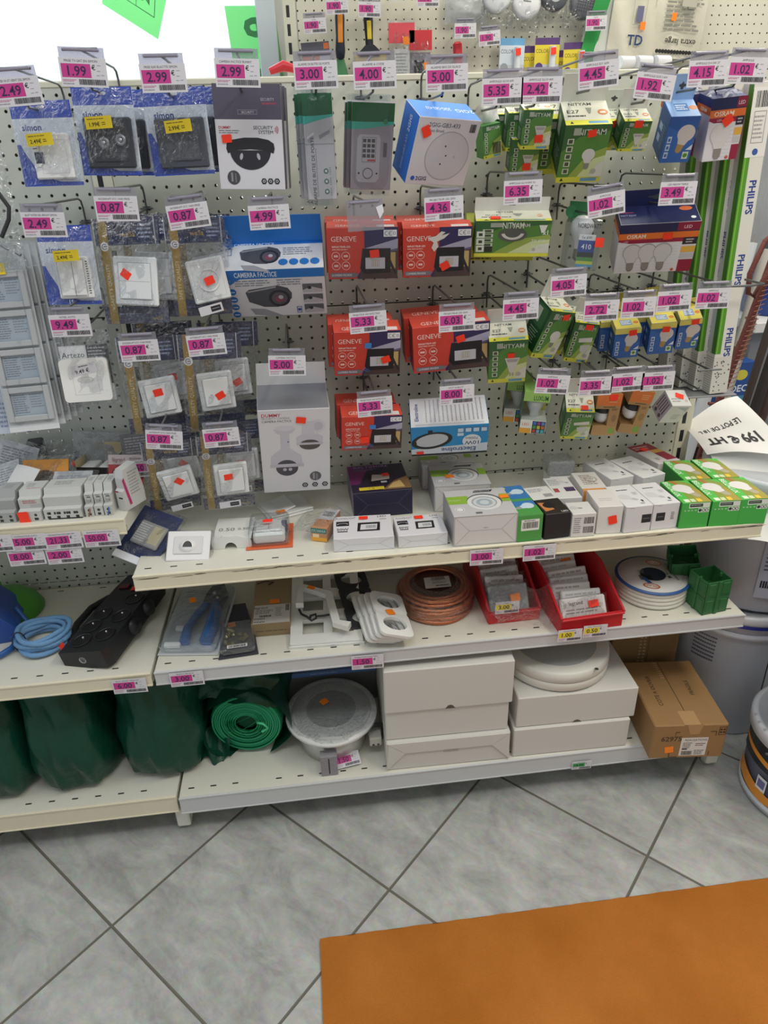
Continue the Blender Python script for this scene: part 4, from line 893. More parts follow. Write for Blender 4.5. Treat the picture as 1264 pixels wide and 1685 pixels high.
a = bluebox('light blue topped bulb box in the top row', (-.180, -.205, 1.475), (27, 0, -10), (.055, .086, .068), '9FC0E8', None, .045)
t = thing('bulb_box', 'single bulb box with crushed dark blue top and orange band at top right', 'boxed bulb', (-.093, -.205, 1.490), (13, -4, -6), 'dark blue topped bulb boxes'); w_, h_, d_ = .066, .108, .066
def osram(b, f, ft, fl, single):
    f.r(0, .82, 1, 1, '1C2452'); f.r(0, .70, 1, .82, 'E8752C'); f.poly([(0, .70), (1, .70), (1, .66), (.85, .62), (.15, .62), (0, .66)], '98203E')
    f.t('OSRAM', .4 if single else .22, .76, .075, 'F4E4D4', fit=.6 if single else .3, bold=.8); f.r(.72, .84, 1, 1, '8E1E40'); f.t('LED', .85, .91, .06, 'E8C8D0', fit=.18, bold=.5)
    f.t('LED', .3 if single else .1, .66, .035, 'E8C8D0', fit=.2); x = .78 if single else .82
    f.r(x, 0, 1, .25, '98203E'); f.r(x, .56, 1, .70, '2A2430'); f.r(x, .40, 1, .52, 'E8B44A'); f.r(x, .28, 1, .38, 'C9C4C4'); f.lines(x+.04, .58, .96, .68, 2, 'C9C4C4'); f.disc(.7 if single else .76, .05, .03, 'C0583A', 12)
    for i in range(9): f.r(.05 if not single else .4, .06+.06*i, x-.04, .064+.06*i, 'C4C0C6')
b, f, ft, fl = carton(w_, h_, d_, 'E4E1E4', {'+z': '232C62', '-x': 'D4CCD4', '+x': '98203E'}); osram(b, f, ft, fl, 1); f.bulb(.4, .32, .58, 'DCD8D6', '8F8A84')
fl.r(0, .86, 1, 1, '232C62'); fl.r(0, .74, 1, .86, 'D9692A'); fl.t('OSRAM', .5, .8, .06, 'F4E4D4', fit=.8, bold=.6)
for i in range(3): fl.r(.1, .45+.08*i, .45, .51+.08*i, 'B4A8B8')
fl.r(0, 0, .3, .3, '98203E'); b.build('carton', t); sticker(t, .002, .016, wd=.019, h=.016, rot=38)
b = MB(); rn = random.Random(4)
b.grid(lambda u, v: (-.033+.066*u, .066*v, .0545+.010*v*(1-abs(2*u-1))+.004*math.sin(9*u+3)*math.sin(7*v)), 8, 8, M('1C2452', .3), False); b.build('crushed_flap', t)
dup(t, (-.128, -.125, 1.500), 'dark blue topped bulb box half hidden behind the crushed one')
a = nityam('wide green and yellow reflector lamp box', (-.497, -.205, 1.312), (16, 1, -10), (.146, .070, .054), 'GU10', None, .026, None)
b = MB(); f = b.front(-.073, .073, -.035, .035, -.0006); f.disc(.5, .62, .19, '5A5E5A', 26, 2.1); f.ring(.5, .68, .14, .2, 'D9D9D2', 22, 190, 350, 1.6)
for i in range(3): f.r(.02, .14+.2*i, .13, .32+.2*i, 'E3E8DA'); f.r(.05, .19+.2*i, .10, .27+.2*i, '3A4A32')
f.r(.13, .14, .24, .3, '2E3428'); f.t('NITYAM', .5, .88, .17, 'E4E8DC', fit=.28, bold=.6); f.poly([(.84, .88), (.95, .88), (.92, .7), (.88, .66)], 'E8E8E0'); f.t('x1', .93, .68, .13, 'F0F4EA', bold=.8); f.t('EV0 LUMENS', .86, .3, .1, 'E8F0DC', fit=.2, bold=.4); f.t('3W 40W', .85, .45, .1, 'E8F0DC', fit=.18, bold=.4)
f.r(0, .0, 1, .1, 'E3E04E'); b.build('printed_panel', a)
sticker_top(a, -.035, .012, .0365, wd=.02, h=.013, rot=0)
t = thing('lamp_box', 'green and yellow lamp box showing below the wide reflector lamp box', 'boxed bulb', (-.505, -.148, 1.302), (16, 1, -10)); b, f, ft, fl = carton(.140, .080, .05, 'B9C24A', {'-z': 'D9D84A'}); f.lines(.05, .02, .4, .1, 1, '3A4A32'); b.build('carton', t)
# clear blister with bulb
t = thing('bulb_blister', 'clear blister with upright bulb, blue and green striped insert', 'packaged bulb', (-.338, -.180, 1.292), (-6, 5, -6)); w_, h_, d_ = .064, .098, .05
b = MB(); b.box(-.012, .022, .004, .0046, -.042, .020, paper('E8E8EA'), .0001); f = b.front(-.012, .022, -.042, .02, .004); f.r(0, .45, 1, .82, '2A4A9C'); f.t('410', .5, .63, .16, 'E8ECF6', fit=.8, bold=.6); f.r(0, .3, 1, .45, '26262E'); f.r(0, .18, 1, .3, '4E9440'); f.r(0, .08, 1, .18, 'C9D24A'); f.r(0, 0, 1, .08, '4AA0D0'); f.t('1x 6W', .5, .91, .09, '3A3A40', fit=.8); b.build('printed_insert', t)
b = MB(); b.lathe([(0, .045), (.012, .043), (.022, .032), (.024, .02), (.021, .008), (.014, -.006), (.011, -.016), (.011, -.02)], M('E9E9EC', .25), 24, (-.002, .028, .012)); b.build('bulb', t)
b = MB(); b.lathe([(.011, -.02), (.0115, -.03), (.011, -.034), (.0115, -.038), (.005, -.044), (0, -.045)], M('A8A49C', .3, .8), 18, (-.002, .028, .012)); b.build('screw_base', t)
b = MB(); b.box(-w_/2, w_/2, 0, d_, -h_/2, h_/2, SHELL, .003); b.build('clear_shell', t)
b = MB(); b.box(-.028, .024, d_, d_+.0008, h_/2-.006, h_/2+.034, paper('2A7A48'), .0002); f = b.front(-.028, .024, h_/2-.006, h_/2+.034, d_); f.disc(.1, .5, .3, '3A8A58'); b.build('header_card', t); b = MB(); b.front(-.02, .03, .028, .044, -.0002).t('NORDWATT', .5, .5, .55, '3A3C42', fit=.95, bold=.8); b.build('printed_name', t)
sticker(t, .029, .006, wd=.018, h=.018, rot=0)
# triple
t = thing('bulb_box', 'wide box picturing three bulbs, dark blue top and orange band', 'boxed bulb', (-.197, -.205, 1.282), (24, -2, -14), 'dark blue topped bulb boxes'); w_, h_, d_ = .152, .108, .07
b, f, ft, fl = carton(w_, h_, d_, 'E2DFE0', {'+z': '1C2452', '-x': 'D4CCD4', '+x': '2A2A4A'}); osram(b, f, ft, fl, 0)
for i in range(3): f.bulb(.2+.195*i, .33, .56, 'A9A4A2', '7A756E'); f.bulb(.2+.195*i, .33, .52, 'D2CECB', '8F8A84')
ft.t('WATT EQUIV', .12, .5, .10, 'B4BCD6', fit=.2); ft.disc(.86, .75, .12, 'C96A3A', 16, 1.5); ft.disc(.92, .25, .07, 'E8ECF0', 12); ft.lines(.04, .6, .2, .7, 1, 'B0506A')
fl.r(0, .84, 1, 1, '1C2452'); fl.r(0, .72, 1, .84, 'D9692A'); b.build('carton', t); tab(t, w_*.97, h_, d_, .034, '1E2654'); sticker(t, .018, .026, wd=.019, h=.013, rot=4)
# third row
a = nityam('green bulb box with white top at the left of the third bulb row', (-.493, -.205, 1.067), (28, -3, -10), (.080, .118, .058), 'E27', (.08, .16, 0), .036, 'spot')
a = nityam('green bulb box turned diagonally under the 4.05 tag', (-.399, -.205, 1.118), (22, 10, 16), (.060, .112, .056), 'E27', (.18, .40, 14), .05, 'bulb')
f = None
t = nityam('slim green bulb box under the 2.72 tag', (-.335, -.205, 1.098), (26, 7, -12), (.050, .104, .036), 'E14', (.12, .42, 0), .036, 'long')
dup(t, (-.352, -.155, 1.104), 'slim green bulb box behind the one under the 2.72 tag')
YT = 'E6D86A'
for i, (loc, rot, wh, dot, nm) in enumerate([((-.233, -.205, 1.092), (19, -4, -10), (.054, .072, .046), (.18, .36, 6), 'left'), ((-.155, -.205, 1.098), (18, -4, -12), (.053, .075, .046), (.1, .30, -4), 'middle'), ((-.096, -.205, 1.104), (26, -6, -12), (.046, .078, .046), (.18, .42, 4), 'right')]):
    a = bluebox(nm+' yellow topped blue bulb box', loc, rot, wh, YT, dot, .02, .17, 'yellow topped blue bulb boxes')
    for k in range(2): dup(a, (loc[0]-.012*(k+1), loc[1]+.052*(k+1), loc[2]+.004*(k+1)), nm+' yellow topped blue bulb box, '+['second', 'third'][k]+' on its hook')
# bottom row
t = thing('bulb_pack', 'clear fronted pack with white reflector bulb and green yellow card', 'packaged bulb', (-.415, -.175, .938), (8, 4, -14)); w_, h_, d_ = .058, .104, .056
b = MB(); b.box(-w_/2, w_/2, d_-.0008, d_, -h_/2, h_/2, paper('D2CE4A'), .0002); b.box(-w_/2, -w_/2+.0008, 0, d_-.001, -h_/2, h_/2, paper('5E8A7A'), .0002); b.box(-w_/2, w_/2, 0, d_-.001, h_/2-.024, h_/2, paper('9CC86A'), .0004); b.box(-w_/2, w_/2, 0, d_-.001, -h_/2, -h_/2+.034, paper('E4E6DC'), .0004)
f = b.front(-w_/2, w_/2, -h_/2, -h_/2+.034, 0); f.r(0, 0, .44, .38, 'E8A83A'); f.t('LED', .22, .68, .2, 'D9642A'); f.r(.48, .04, .98, .94, '23262E')
for i in range(3):
    for j in range(3): f.r(.51+.16*i, .08+.29*j, .63+.16*i, .32+.29*j, ['C94A3A', '4AA05A', '3A7AC4', '7AB4D0', 'D9C84A', '9A4A8A', '4ABFC0', 'C9744A', '6A8AD0'][3*i+j])
f = b.front(-w_/2, w_/2, h_/2-.024, h_/2, 0); f.t('LUXUM', .66, .4, .5, '2A5A3A', bold=.8, fit=.55); fl = b.left(0, d_, -h_/2, h_/2, -w_/2); fl.r(.3, .3, .7, .8, '8FB0B4'); fl.lines(.35, .35, .65, .75, 8, '4A5A64'); fl.bar(.2, .08, .8, .2); b.build('carton', t)
b = MB(); b.lathe([(0, .018), (.021, .018), (.0225, .014), (.018, .0), (.012, -.012), (.011, -.016), (.010, -.030), (0, -.030)], M('E6E6E4', .28), 26, (.001, .025, .008)); b.build('bulb', t)
b = MB(); b.box(-w_/2, w_/2, -.0004, 0, -h_/2+.034, h_/2-.024, FILM2, .0001); b.build('clear_window', t); 
dup(t, (-.436, -.112, .945), 'clear fronted reflector bulb pack behind the front one')
a = nityam('green bulb box with white top in the bottom hook row', (-.325, -.205, .912), (31, 1, -12), (.061, .094, .058), 'E27', (.15, .2, 0, 1), .045, 'long')
KR = 'B08A5C'
def kraft(label, loc, rot, wh):
    w_, h_ = wh; t = thing('bulb_box', label, 'boxed bulb', loc, rot, 'brown card bulb boxes'); d_ = .05; m = paper(KR); b = MB(); wx_ = .004
    b.box(-w_/2, w_/2, 0, d_, h_/2-.036, h_/2, m, .0006, {'+z': paper('9A7648')}); b.box(-w_/2, w_/2, 0, d_, -h_/2, -h_/2+.024, m, .0006); b.box(wx_, w_/2, 0, d_, -h_/2+.024, h_/2-.036, m, .0004); b.box(-w_/2, wx_, d_-.001, d_, -h_/2+.024, h_/2-.036, paper('8A6A40'), .0002)
    f = b.front(-w_/2, w_/2, h_/2-.036, h_/2, 0); f.r(.0, .22, 1, 1, 'D9773A'); f.r(.3, .1, .8, .16, '5A4A34'); f.lines(.5, .4, .9, .8, 3, 'E8A878'); g = b.front(wx_, w_/2, -h_/2, h_/2, 0); g.disc(.5, .12, .07, '7AA04A', 16); g.r(.2, .05, .8, .12, '7AA04A'); g.disc(.55, .42, .09, '9A784C', 18, .6); g.lines(.2, .60, .8, .66, 2, '5A4A34'); b.build('carton', t)
    b = MB(); b.lathe([(0, -.024), (.010, -.0215), (.0165, -.014), (.019, -.004), (.0165, .006), (.011, .014), (.009, .022), (.009, .034), (0, .034)], M('E8E9EC', .2), 22, (-.003, .024, -.004)); b.build('bulb', t)
    b = MB(); b.lathe([(.0172, .004), (.020, .010), (.016, .018), (.011, .024)], M('2A2C30', .4), 22, (-.003, .024, -.004)); b.build('bulb_collar', t); return t
a = kraft('left brown card bulb box with window in the bottom hook row', (-.258, -.205, .933), (4, 3, -4), (.056, .100)); sticker(a, .008, .042, wd=.019, h=.014)
dup(a, (-.262, -.145, .945), 'brown card bulb box behind the left one')
a = kraft('right brown card bulb box with window, leaning', (-.190, -.205, .933), (14, 8, -6), (.050, .112))
dup(a, (-.196, -.145, .948), 'brown card bulb box behind the right leaning one')
t = thing('bulb_box', 'small white cube box tilted at the right end of the bottom hook row', 'boxed bulb', (-.095, -.205, .923), (33, 6, 8)); b, f, ft, fl = carton(.051, .060, .047, 'DAD9D4', {'-x': 'B9B6C0'}); f.poly([(.3, .9), (.9, .9), (.9, .65), (.55, .8)], 'B4B8C0'); f.lines(.4, .2, .8, .5, 3, 'B0B0AE'); ft.lines(.1, .2, .6, .5, 2, '9A9A98'); ft.disc(.82, .3, .06, 'A86A4A', 10); ft.disc(.82, .3, .04, 'DAD9D4', 10)
for i in range(5): fl.r(.15+.15*i, .3, .22+.15*i, .9, '6A6478')
fl.disc(.3, .18, .08, '5A5A60'); fl.disc(.7, .18, .08, '5A5A60'); b.build('carton', t); sticker_top(t, .004, .028, .0305, wd=.02, h=.014, rot=-24)
peg_hook(-.05, 1.03, -.235, 'bare wire hook beside the white cube box', dx=0)

# ------------------------------------------------------------------ fluorescent tube cartons at the right end
t0 = None
for k, (x, y, z0) in enumerate([(-.066, -.085, .955), (-.044, -.112, .955), (-.024, -.142, .955), (-.003, -.175, .955)]):
    lab = ['rearmost', 'second from rear', 'second from front', 'front'][k] + ' tall green striped white tube carton at the right end'
    t = thing('tube_carton', lab, 'tube box', (x, y, z0), (0, -2.6, 0), 'green striped tube cartons'); L_ = .615; wc = .042
    b = MB(); b.box(0, wc, 0, wc, 0, L_, paper('DEDCD2'), .0008); f = b.front(0, wc, 0, L_, 0)
    f.r(0, .15, .30, .98, '579326'); f.r(.06, .15, .12, .98, '7CBC3A'); fl = b.left(0, wc, 0, L_, 0); fl.r(0, .15, .62, 1, 'C4C6C4'); fl.r(.62, .15, 1, 1, '467E26'); fl.t('PHILIPS', .3, .52, .020, '28347A', rot=-90, bold=1.2)
    for v in (.67, .44, .19): f.t('PHILIPS', .66, v, .0235, '28408E', rot=-90, bold=1.6)
    for i in range(22): f.r(.04, .004+i*.0062, .96, .006+i*.0062, 'C9C8C0'); f.k = 4
    for i in range(26): f.disc(random.uniform(.08, .92), random.uniform(.01, .13), .0028, '5A5A58', 8); f.k = 6
    for i in range(16): fl.r(.04, .006+i*.0085, .96, .009+i*.0085, 'B4B5B2'); fl.k = 4
    if k == 3:
        f.r(.02, .79, 1, .985, 'E9E8E2'); f.bar(.2, .93, .9, .975, n=10); f.frame(.2, .83, .8, .92, .03, '8E8E8A'); f.disc(.5, .805, .010, '3A5AA0', 12); f.lines(.2, .84, .75, .91, 6, 'A8A8A4')
    b.build('carton', t)
t = thing('carton_bracket', 'wire bracket on the right upright holding the tube cartons', 'bracket', (0, 0, 0))
b = MB(); b.tube([(.052, -.004, 1.20), (.05, -.06, 1.20), (.058, -.20, 1.20), (.02, -.21, 1.2), (-.03, -.205, 1.2)], .0025, WIRE); b.build('wire_arm', t)
b = MB(); b.box(-.075, .062, -.18, -.04, .949, .953, M('8E9094', .4, .4), .001); b.box(.035, .060, -.045, -.004, .949, .953, M('8E9094', .4, .4), .001); b.build('ledge', t)
# ------------------------------------------------------------------ cartons lying on the long right shelf (top of board z = .72)
ZM = .7205
def sbox(name, label, cat, x, y, z, rz, whd, m, side=None, group=None):
    """carton standing on a shelf: origin at the foot of its front face; faces front, top, left"""
    w_, h_, d_ = whd; t = thing(name, label, cat, (x, y, z), (0, 0, rz), group)
    b = MB(); b.box(-w_/2, w_/2, 0, d_, 0, h_, paper(m) if isinstance(m, str) else m, .0009, {k: paper(v) for k, v in (side or {}).items()})
    return t, b, b.front(-w_/2, w_/2, 0, h_, 0), b.top(-w_/2, w_/2, 0, d_, h_), b.left(0, d_, 0, h_, -w_/2)
def flaps(f, c):
    """gift-wrap style end flaps: two diagonal creases and a seam"""
    for s in (0, 1):
        q = lambda a: 1-a if s else a
        for (a, b_), (c_, d_) in ((((0.01, .98)), (.24, .5)), (((0.01, .02)), (.24, .5))): 
            f.poly([(q(a), b_), (q(a)+(.012), b_), (q(c_)+.012, d_), (q(c_), d_)] if not s else [(q(a)-.012, b_), (q(a), b_), (q(c_), d_), (q(c_)-.012, d_)], c)
    f.r(.24, .49, .76, .505, c)
t, b, f, ft, fl = sbox('lamp_box', 'dark purple lamp box with yellow sticker standing alone on the carton shelf', 'boxed lamp', -.768, -.200, ZM, 1, (.137, .064, .155), '23203A', {'-x': '8A8490', '+z': '2C2238'})
flaps(f, '4A465E'); ft.poly([(0, .3), (0, 1), (.4, 1), (.15, .3)], '7A2A6A'); ft.poly([(.1, .8), (.15, 1), (.6, 1), (.4, .8)], '55285A'); ft.poly([(.5, .05), (1, .05), (1, .5), (.75, .35)], '8A6A44'); ft.poly([(.6, .1), (.9, .1), (.85, .35), (.72, .28)], 'D9B878'); ft.t('BALTIMORE', .42, .93, .075, 'A88AC4', fit=.62); ft.lines(.1, .78, .55, .86, 2, '7A6A94', 4)
ft.r(.32, .25, .66, .6, '17161E'); ft.poly([(.36, .38), (.68, .42), (.70, .58), (.40, .62)], 'C9C4B8'); ft.r(.52, .3, .62, .36, 'C9C9CC'); fl.lines(.2, .1, .8, .9, 12, '6A6474'); b.build('carton', t)
q = MB(); q.top(-.052, .006, .010, .026, .0648).r(0, 0, 1, 1, 'E8D23A').t('1.5', .5, .5, .6, '8A7A2A'); q.build('yellow_sticker', t); sticker_top(t, .018, .09, .0648, wd=.018, h=.016)
def flood(label, x, y, rz, whd):
    w_, h_, d_ = whd; t, b, f, ft, fl = sbox('floodlight_box', label, 'boxed floodlight', x, y, ZM, rz, whd, 'DAD9DC', None, 'white floodlight boxes')
    flaps(f, 'B4B3B8'); ft.t('FLOODLIGHT', .22, .90, .085, '4A4A50', fit=.34); ft.t('LED', .84, .92, .085, '4A4A50'); ft.lines(.8, .76, .92, .82, 1, '6A6A70'); ft.r(.05, .55, .27, .76, '2A2B30'); ft.ring(.16, .62, .05, .06, 'D9D9DC', 10, 0, 180, 2); ft.t('50W', .16, .40, .10, '3A3B42', bold=.8, fit=.2); ft.r(.07, .28, .24, .32, '2A2B30')
    ft.poly([(.40, .28), (.78, .28), (.80, .66), (.42, .66)], '1E1F24'); ft.poly([(.45, .34), (.73, .34), (.75, .58), (.47, .58)], 'D5D5D6'); ft.bar(.55, .4, .72, .53, '8A8A8E', n=14); b.build('carton', t); sticker_top(t, .02*w_, .86*d_, h_+.0012, wd=.020, h=.014, rot=0); return t
flood('left white floodlight box with black lamp picture on the carton shelf', -.827, -.350, -3, (.128, .031, .102))
flood('right white floodlight box with black lamp picture, next to the grey spotlight box', -.701, -.354, 0, (.106, .030, .088))
def spotbox(label, x, y, z, rz, whd, pic=True, dot=None):
    w_, h_, d_ = whd; t, b, f, ft, fl = sbox('spotlight_box', label, 'boxed spotlight', x, y, z, rz, whd, 'C3C1C2', {'-x': 'A9A8AC', '-y': 'D6D2D0'}, 'grey spotlight boxes')
    f.frame(.0, .0, 1, 1, .02, 'B0AEAE'); flaps(f, 'B4B0AE'); f.lines(.47, .56, .54, .6, 1, '8A8886')
    ft.r(.0, .45, .35, .75, '8CB43C'); ft.disc(.14, .25, .085, 'E4E4E4', 20); ft.ring(.14, .25, .06, .07, '6A6A6A', 14); ft.t('SPOTLIGHT', .12, .6, .06, 'C9D8A0', fit=.2)
    ft.disc(.58, .5, .30, '4A4A4C', 32, 1.0); ft.disc(.57, .47, .29, 'DCDCDC', 32); ft.disc(.57, .47, .22, 'A9AAAC', 28); ft.disc(.57, .46, .19, 'D0D2D4', 28); ft.disc(.57, .46, .14, 'A4B0B8', 24); ft.disc(.57, .46, .08, 'C9D0D4', 20); ft.r(.86, .45, 1, .75, '8CB43C')
    ft.poly([(.46, .86), (.5, .94), (.8, .94), (.76, .86)], '33343A'); ft.t('INVENTIV', .62, .9, .055, 'B9B9BC', fit=.26); ft.r(.36, .06, .46, .12, '6A6A6C'); b.build('carton', t)
    if dot: sticker_top(t, dot[0]*w_, dot[1]*d_, h_+.0012, DOTO if dot[2] else DOT, .021, .016, 6)
    return t
spotbox('front grey and lime spotlight box at the shelf edge, orange sticker', -.570, -.368, ZM, -1, (.137, .071, .127), dot=(.42, .62, 1))
spotbox('second grey and lime spotlight box, behind the front one', -.583, -.205, ZM, -3, (.132, .066, .122), dot=(-.18, .42, 1))
spotbox('rearmost grey spotlight box against the perforated panel', -.592, -.078, ZM, -2, (.130, .068, .068))
t, b, f, ft, fl = sbox('bulb_box', 'green and blue bulb box beside the grey spotlight box', 'boxed bulb', -.474, -.370, ZM, 2, (.055, .063, .148), '4E9A4A', {'+z': '3A7AB8'})
f.r(.14, .42, .86, .84, 'E8E8E2').bar(.2, .5, .8, .74, n=16); f.k += 1; f.lines(.25, .76, .7, .82, 1, '55555A'); ft.r(0, 0, 1, .3, '4E9A4A'); ft.r(0, .46, 1, .54, '4E9A4A'); ft.bulb(.5, .28, .3, 'C9DCE8', '9AA0A4', rot=-70); ft.bulb(.5, .76, .3, 'C9DCE8', '9AA0A4', rot=-70); ft.disc(.18, .92, .03, 'D9D84A', 10); b.build('carton', t)
t, b, f, ft, fl = sbox('bulb_box', 'black carton with white rear lid beside the green and blue box', 'boxed bulb', -.413, -.368, ZM, 4, (.057, .061, .134), '1E1D22', {'+z': '2A2420'})
ft.r(0, .52, 1, 1, 'DCDBD8'); ft.lines(.1, .8, .7, .94, 3, '8A8A8E', 3); ft.r(.55, .6, .9, .72, '9A9A9E'); ft.poly([(.1, .1), (.5, .15), (.3, .4), (.05, .42)], 'C9824A'); ft.t('LED', .8, .06, .05, 'E4E4E8', fit=.4); ft.disc(.4, .3, .1, '1A1A1E', 18); b.build('carton', t)
t, b, f, ft, fl = sbox('bulb_box', 'small white box with two barcodes on the shelf edge', 'boxed bulb', -.356, -.370, ZM, -2, (.052, .056, .056), 'D9D6D2'); f.bar(.5, .56, .92, .84, n=12); f.bar(.5, .16, .92, .44, n=12, seed=6); f.lines(.08, .15, .4, .85, 8, '8A8A8E'); ft.bulb(.3, .5, .5, 'C4C4C4', '9A9A9A', rot=80); b.build('carton', t)
t, b, f, ft, fl = sbox('bulb_box', 'white box with purple print behind the barcoded box', 'boxed bulb', -.362, -.295, ZM, -2, (.058, .058, .11), 'DAD9D6'); ft.r(.55, .3, .95, .5, '4A3A5E'); ft.lines(.08, .6, .6, .9, 4, '9A9A9E', 2); ft.r(.1, .28, .3, .46, 'A84A4A'); ft.bulb(.7, .75, .22, 'C9C9C9', '9A9A9A', rot=60); b.build('carton', t)
t, b, f, ft, fl = sbox('bulb_box', 'white carton with red sticker on its front', 'boxed bulb', -.297, -.366, ZM, -4, (.054, .066, .085), 'DDDAD5'); ft.lines(.2, .3, .8, .5, 2, 'C4C2BE'); b.build('carton', t); sticker(t, .006, .034, wd=.019, h=.020, rot=12)
t, b, f, ft, fl = sbox('bulb_box', 'white carton with orange edge behind the red stickered one', 'boxed bulb', -.292, -.272, ZM, -4, (.058, .060, .10), 'DAD7D2', {'-y': 'D9944A'}); ft.r(0, .0, 1, .1, 'D9944A'); ft.lines(.2, .3, .8, .85, 6, '8E7A6A', 2); ft.ring(.6, .6, .12, .15, 'A89A8E'); b.build('carton', t)
def wbox(label, x, y, z, rz, whd, lab=None, qr=False):
    t, b, f, ft, fl = sbox('bulb_box', label, 'boxed bulb', x, y, z, rz, whd, 'DAD8D9', {'+z': 'DFDFDE'}, 'plain white bulb boxes'); ft.lines(.25, .72, .7, .8, 1, '3A3A40', 3); ft.r(.74, .18, .82, .27, '3A3A40'); ft.r(.62, .1, .78, .14, '8A8A8E'); ft.bulb(.4, .4, .4, 'D2D2D2', 'C0C0C0', rot=50); ft.lines(.7, .5, .9, .64, 3, 'B0B0B4')
    if lab == 'b': f.r(.62, .34, .98, .66, '24252A'); f.lines(.68, .46, .92, .54, 1, '6A6A70')
    if lab == 'q': f.r(.14, .34, .48, .66, '24252A'); f.lines(.2, .46, .42, .54, 1, '6A6A70'); f.lines(.7, .35, .85, .66, 5, '3A3A40', 6)
    f.poly([(0, .98), (.3, .92), (.32, .94), (.02, 1)], 'B4B2B4'); b.build('carton', t); return t
wbox('white bulb box with black label low on its right', -.234, -.370, ZM, 3, (.061, .063, .107), 'b')
wbox('white bulb box with black label low on its left, next to the green cartons', -.171, -.366, ZM, 3, (.061, .062, .106), 'q')
wbox('white bulb box lying in the second row, left one', -.208, -.222, ZM, 12, (.062, .062, .115))
t = wbox('white bulb box with outline bulb drawing in the second row, right one', -.132, -.225, ZM, 16, (.066, .062, .12))
t, b, f, ft, fl = sbox('bulb_box', 'cube box in a hazy plastic sleeve at the back of the shelf', 'boxed bulb', -.332, -.165, ZM, -3, (.058, .048, .055), 'DEDEDC'); ft.r(.4, .55, .6, .9, '9A9AA4'); ft.lines(.4, .2, .7, .3, 1, 'A0A0A4'); b.build('carton', t)
b = MB(); b.box(-.033, .031, .004, .062, .048, .086, film('hazy_plastic', 'E6E6E8', .2, .5, 40., .2, .25), .004); b.build('plastic_sleeve', t)
t, b, f, ft, fl = sbox('bulb_box', 'dark red and white bulb box lying behind the green cartons', 'boxed bulb', -.057, -.150, ZM, 14, (.066, .06, .12), 'D5CFD0', {'+x': '98203E'}); ft.r(0, .66, 1, 1, '8E2A34'); ft.r(.55, .1, 1, .5, '98203E'); ft.r(.55, .5, 1, .66, 'D9A44A'); ft.lines(.1, .74, .8, .92, 2, 'D9A0A0'); ft.bulb(.28, .36, .4, 'D9D6D4', 'A9A4A0'); b.build('carton', t); sticker_top(t, -.006, .086, .0612, wd=.02, h=.018, rot=20)
def bella(label, x, y, z, rz):
    w_, h_, d_ = .0640, .062, .112; t, b, f, ft, fl = sbox('bulb_box', label, 'boxed bulb', x, y, z, rz, (w_, h_, d_), '46B04A', {'+z': '52BC46', '-x': '2E8A3A'}, 'bright green bulb cartons')
    ft.poly([(.3, .0), (1, 0), (1, .8), (.62, 1), (.45, 1)], '8A9A3A'); ft.poly([(.55, .0), (1, .0), (1, .5), (.7, .7)], 'A89A3E'); ft.poly([(.25, 1), (.5, .6), (.62, .62), (.45, 1)], 'B0763A')
    ft.bulb(.58, .52, .62, 'E2DEDA', 'B0A890', rot=24); ft.t('BELLALUX', .13, .62, .105, 'E9F4E4', rot=-90, bold=.8); ft.r(.12, .03, .3, .15, 'E4F0D4'); ft.r(.34, .03, .5, .15, 'CFE0B0'); ft.r(.56, .03, .72, .15, 'F0C83A')
    f.r(.24, .78, .96, .97, 'DDE4D8'); f.r(.27, .82, .72, .94, '2A3A2C'); f.lines(.3, .86, .68, .91, 1, 'B9C4B4'); f.r(.58, .60, .96, .76, 'DDE4D8'); f.disc(.65, .68, .06, '2A3A2C', 10); f.ring(.77, .68, .04, .06, '2A3A2C', 10); f.ring(.88, .68, .04, .06, '2A3A2C', 10)
    for i in range(4): f.lines(.1+.12*i, .64, .17+.12*i, .74, 1, 'BFE0B4', i)
    b.build('carton', t); return t
bella('bright green bulb carton, left of the three along the shelf edge', -.107, -.372, ZM, -2)
bella('bright green bulb carton, middle of the three along the shelf edge', -.0405, -.376, ZM, -3)
bella('bright green bulb carton, at the right end of the shelf edge', .0235, -.378, ZM, -3)
bella('bright green bulb carton in the rear row, left one', -.049, -.262, ZM, -2).location.x = -.046; 
bella('bright green bulb carton in the rear row, right one', .022, -.264, ZM, -3)

# left part of the long shelf: loose wiring goods
PW = M('E2E2DE', .32)
def plate_with_hole(b, w_, h_, t_, m):
    b.box(-w_/2, w_/2, -h_/2, h_/2, 0, t_, m, .003)
t = thing('plate_stack', 'pair of thin white blank plates lying askew with an orange sticker', 'blank plates', (-.995, -.125, .7205), (0, 0, 22))
b = MB(); b.box(-.055, .055, -.045, .045, 0, .006, PW, .002); b.build('lower_plate', t); b = MB(); b.box(-.05, .055, -.042, .045, .0065, .011, PW, .002); b.T = Matrix.Rotation(R(-14), 4, 'Y'); b.box(-.052, .02, -.03, .044, .012, .0155, PW, .001); b.build('upper_plate', t); sticker_top(t, -.022, -.030, .0125, DOTO, .022, .016, -10, 'orange_sticker')
t = thing('dimmer_pack', 'white cover plate with dark half round knob in a clear tray', 'packaged switch', (-1.196, -.305, .743), (-52, 2, -4))
b = MB(); b.box(-.045, .045, 0, .006, -.034, .034, M('E6E4E4', .35), .004); b.box(-.030, .030, -.003, 0, -.02, .02, M('D6D4D4', .3), .003); b.lathe([(0, -.007), (.013, -.007), (.0145, 0)], M('E9E8E6', .3), 24, (0, -.001, -.002), 'y', 1.2); f = b.front(-.045, .045, -.034, .034, -.0085); f.poly([(.5+.11*math.cos(math.pi*i/10), .40+.20*math.sin(math.pi*i/10)) for i in range(11)], '3E3E40'); b.build('cover_plate', t)
b = MB(); b.box(-.05, .05, .006, .022, -.039, .039, FILM2, .004); b.build('clear_tray', t)
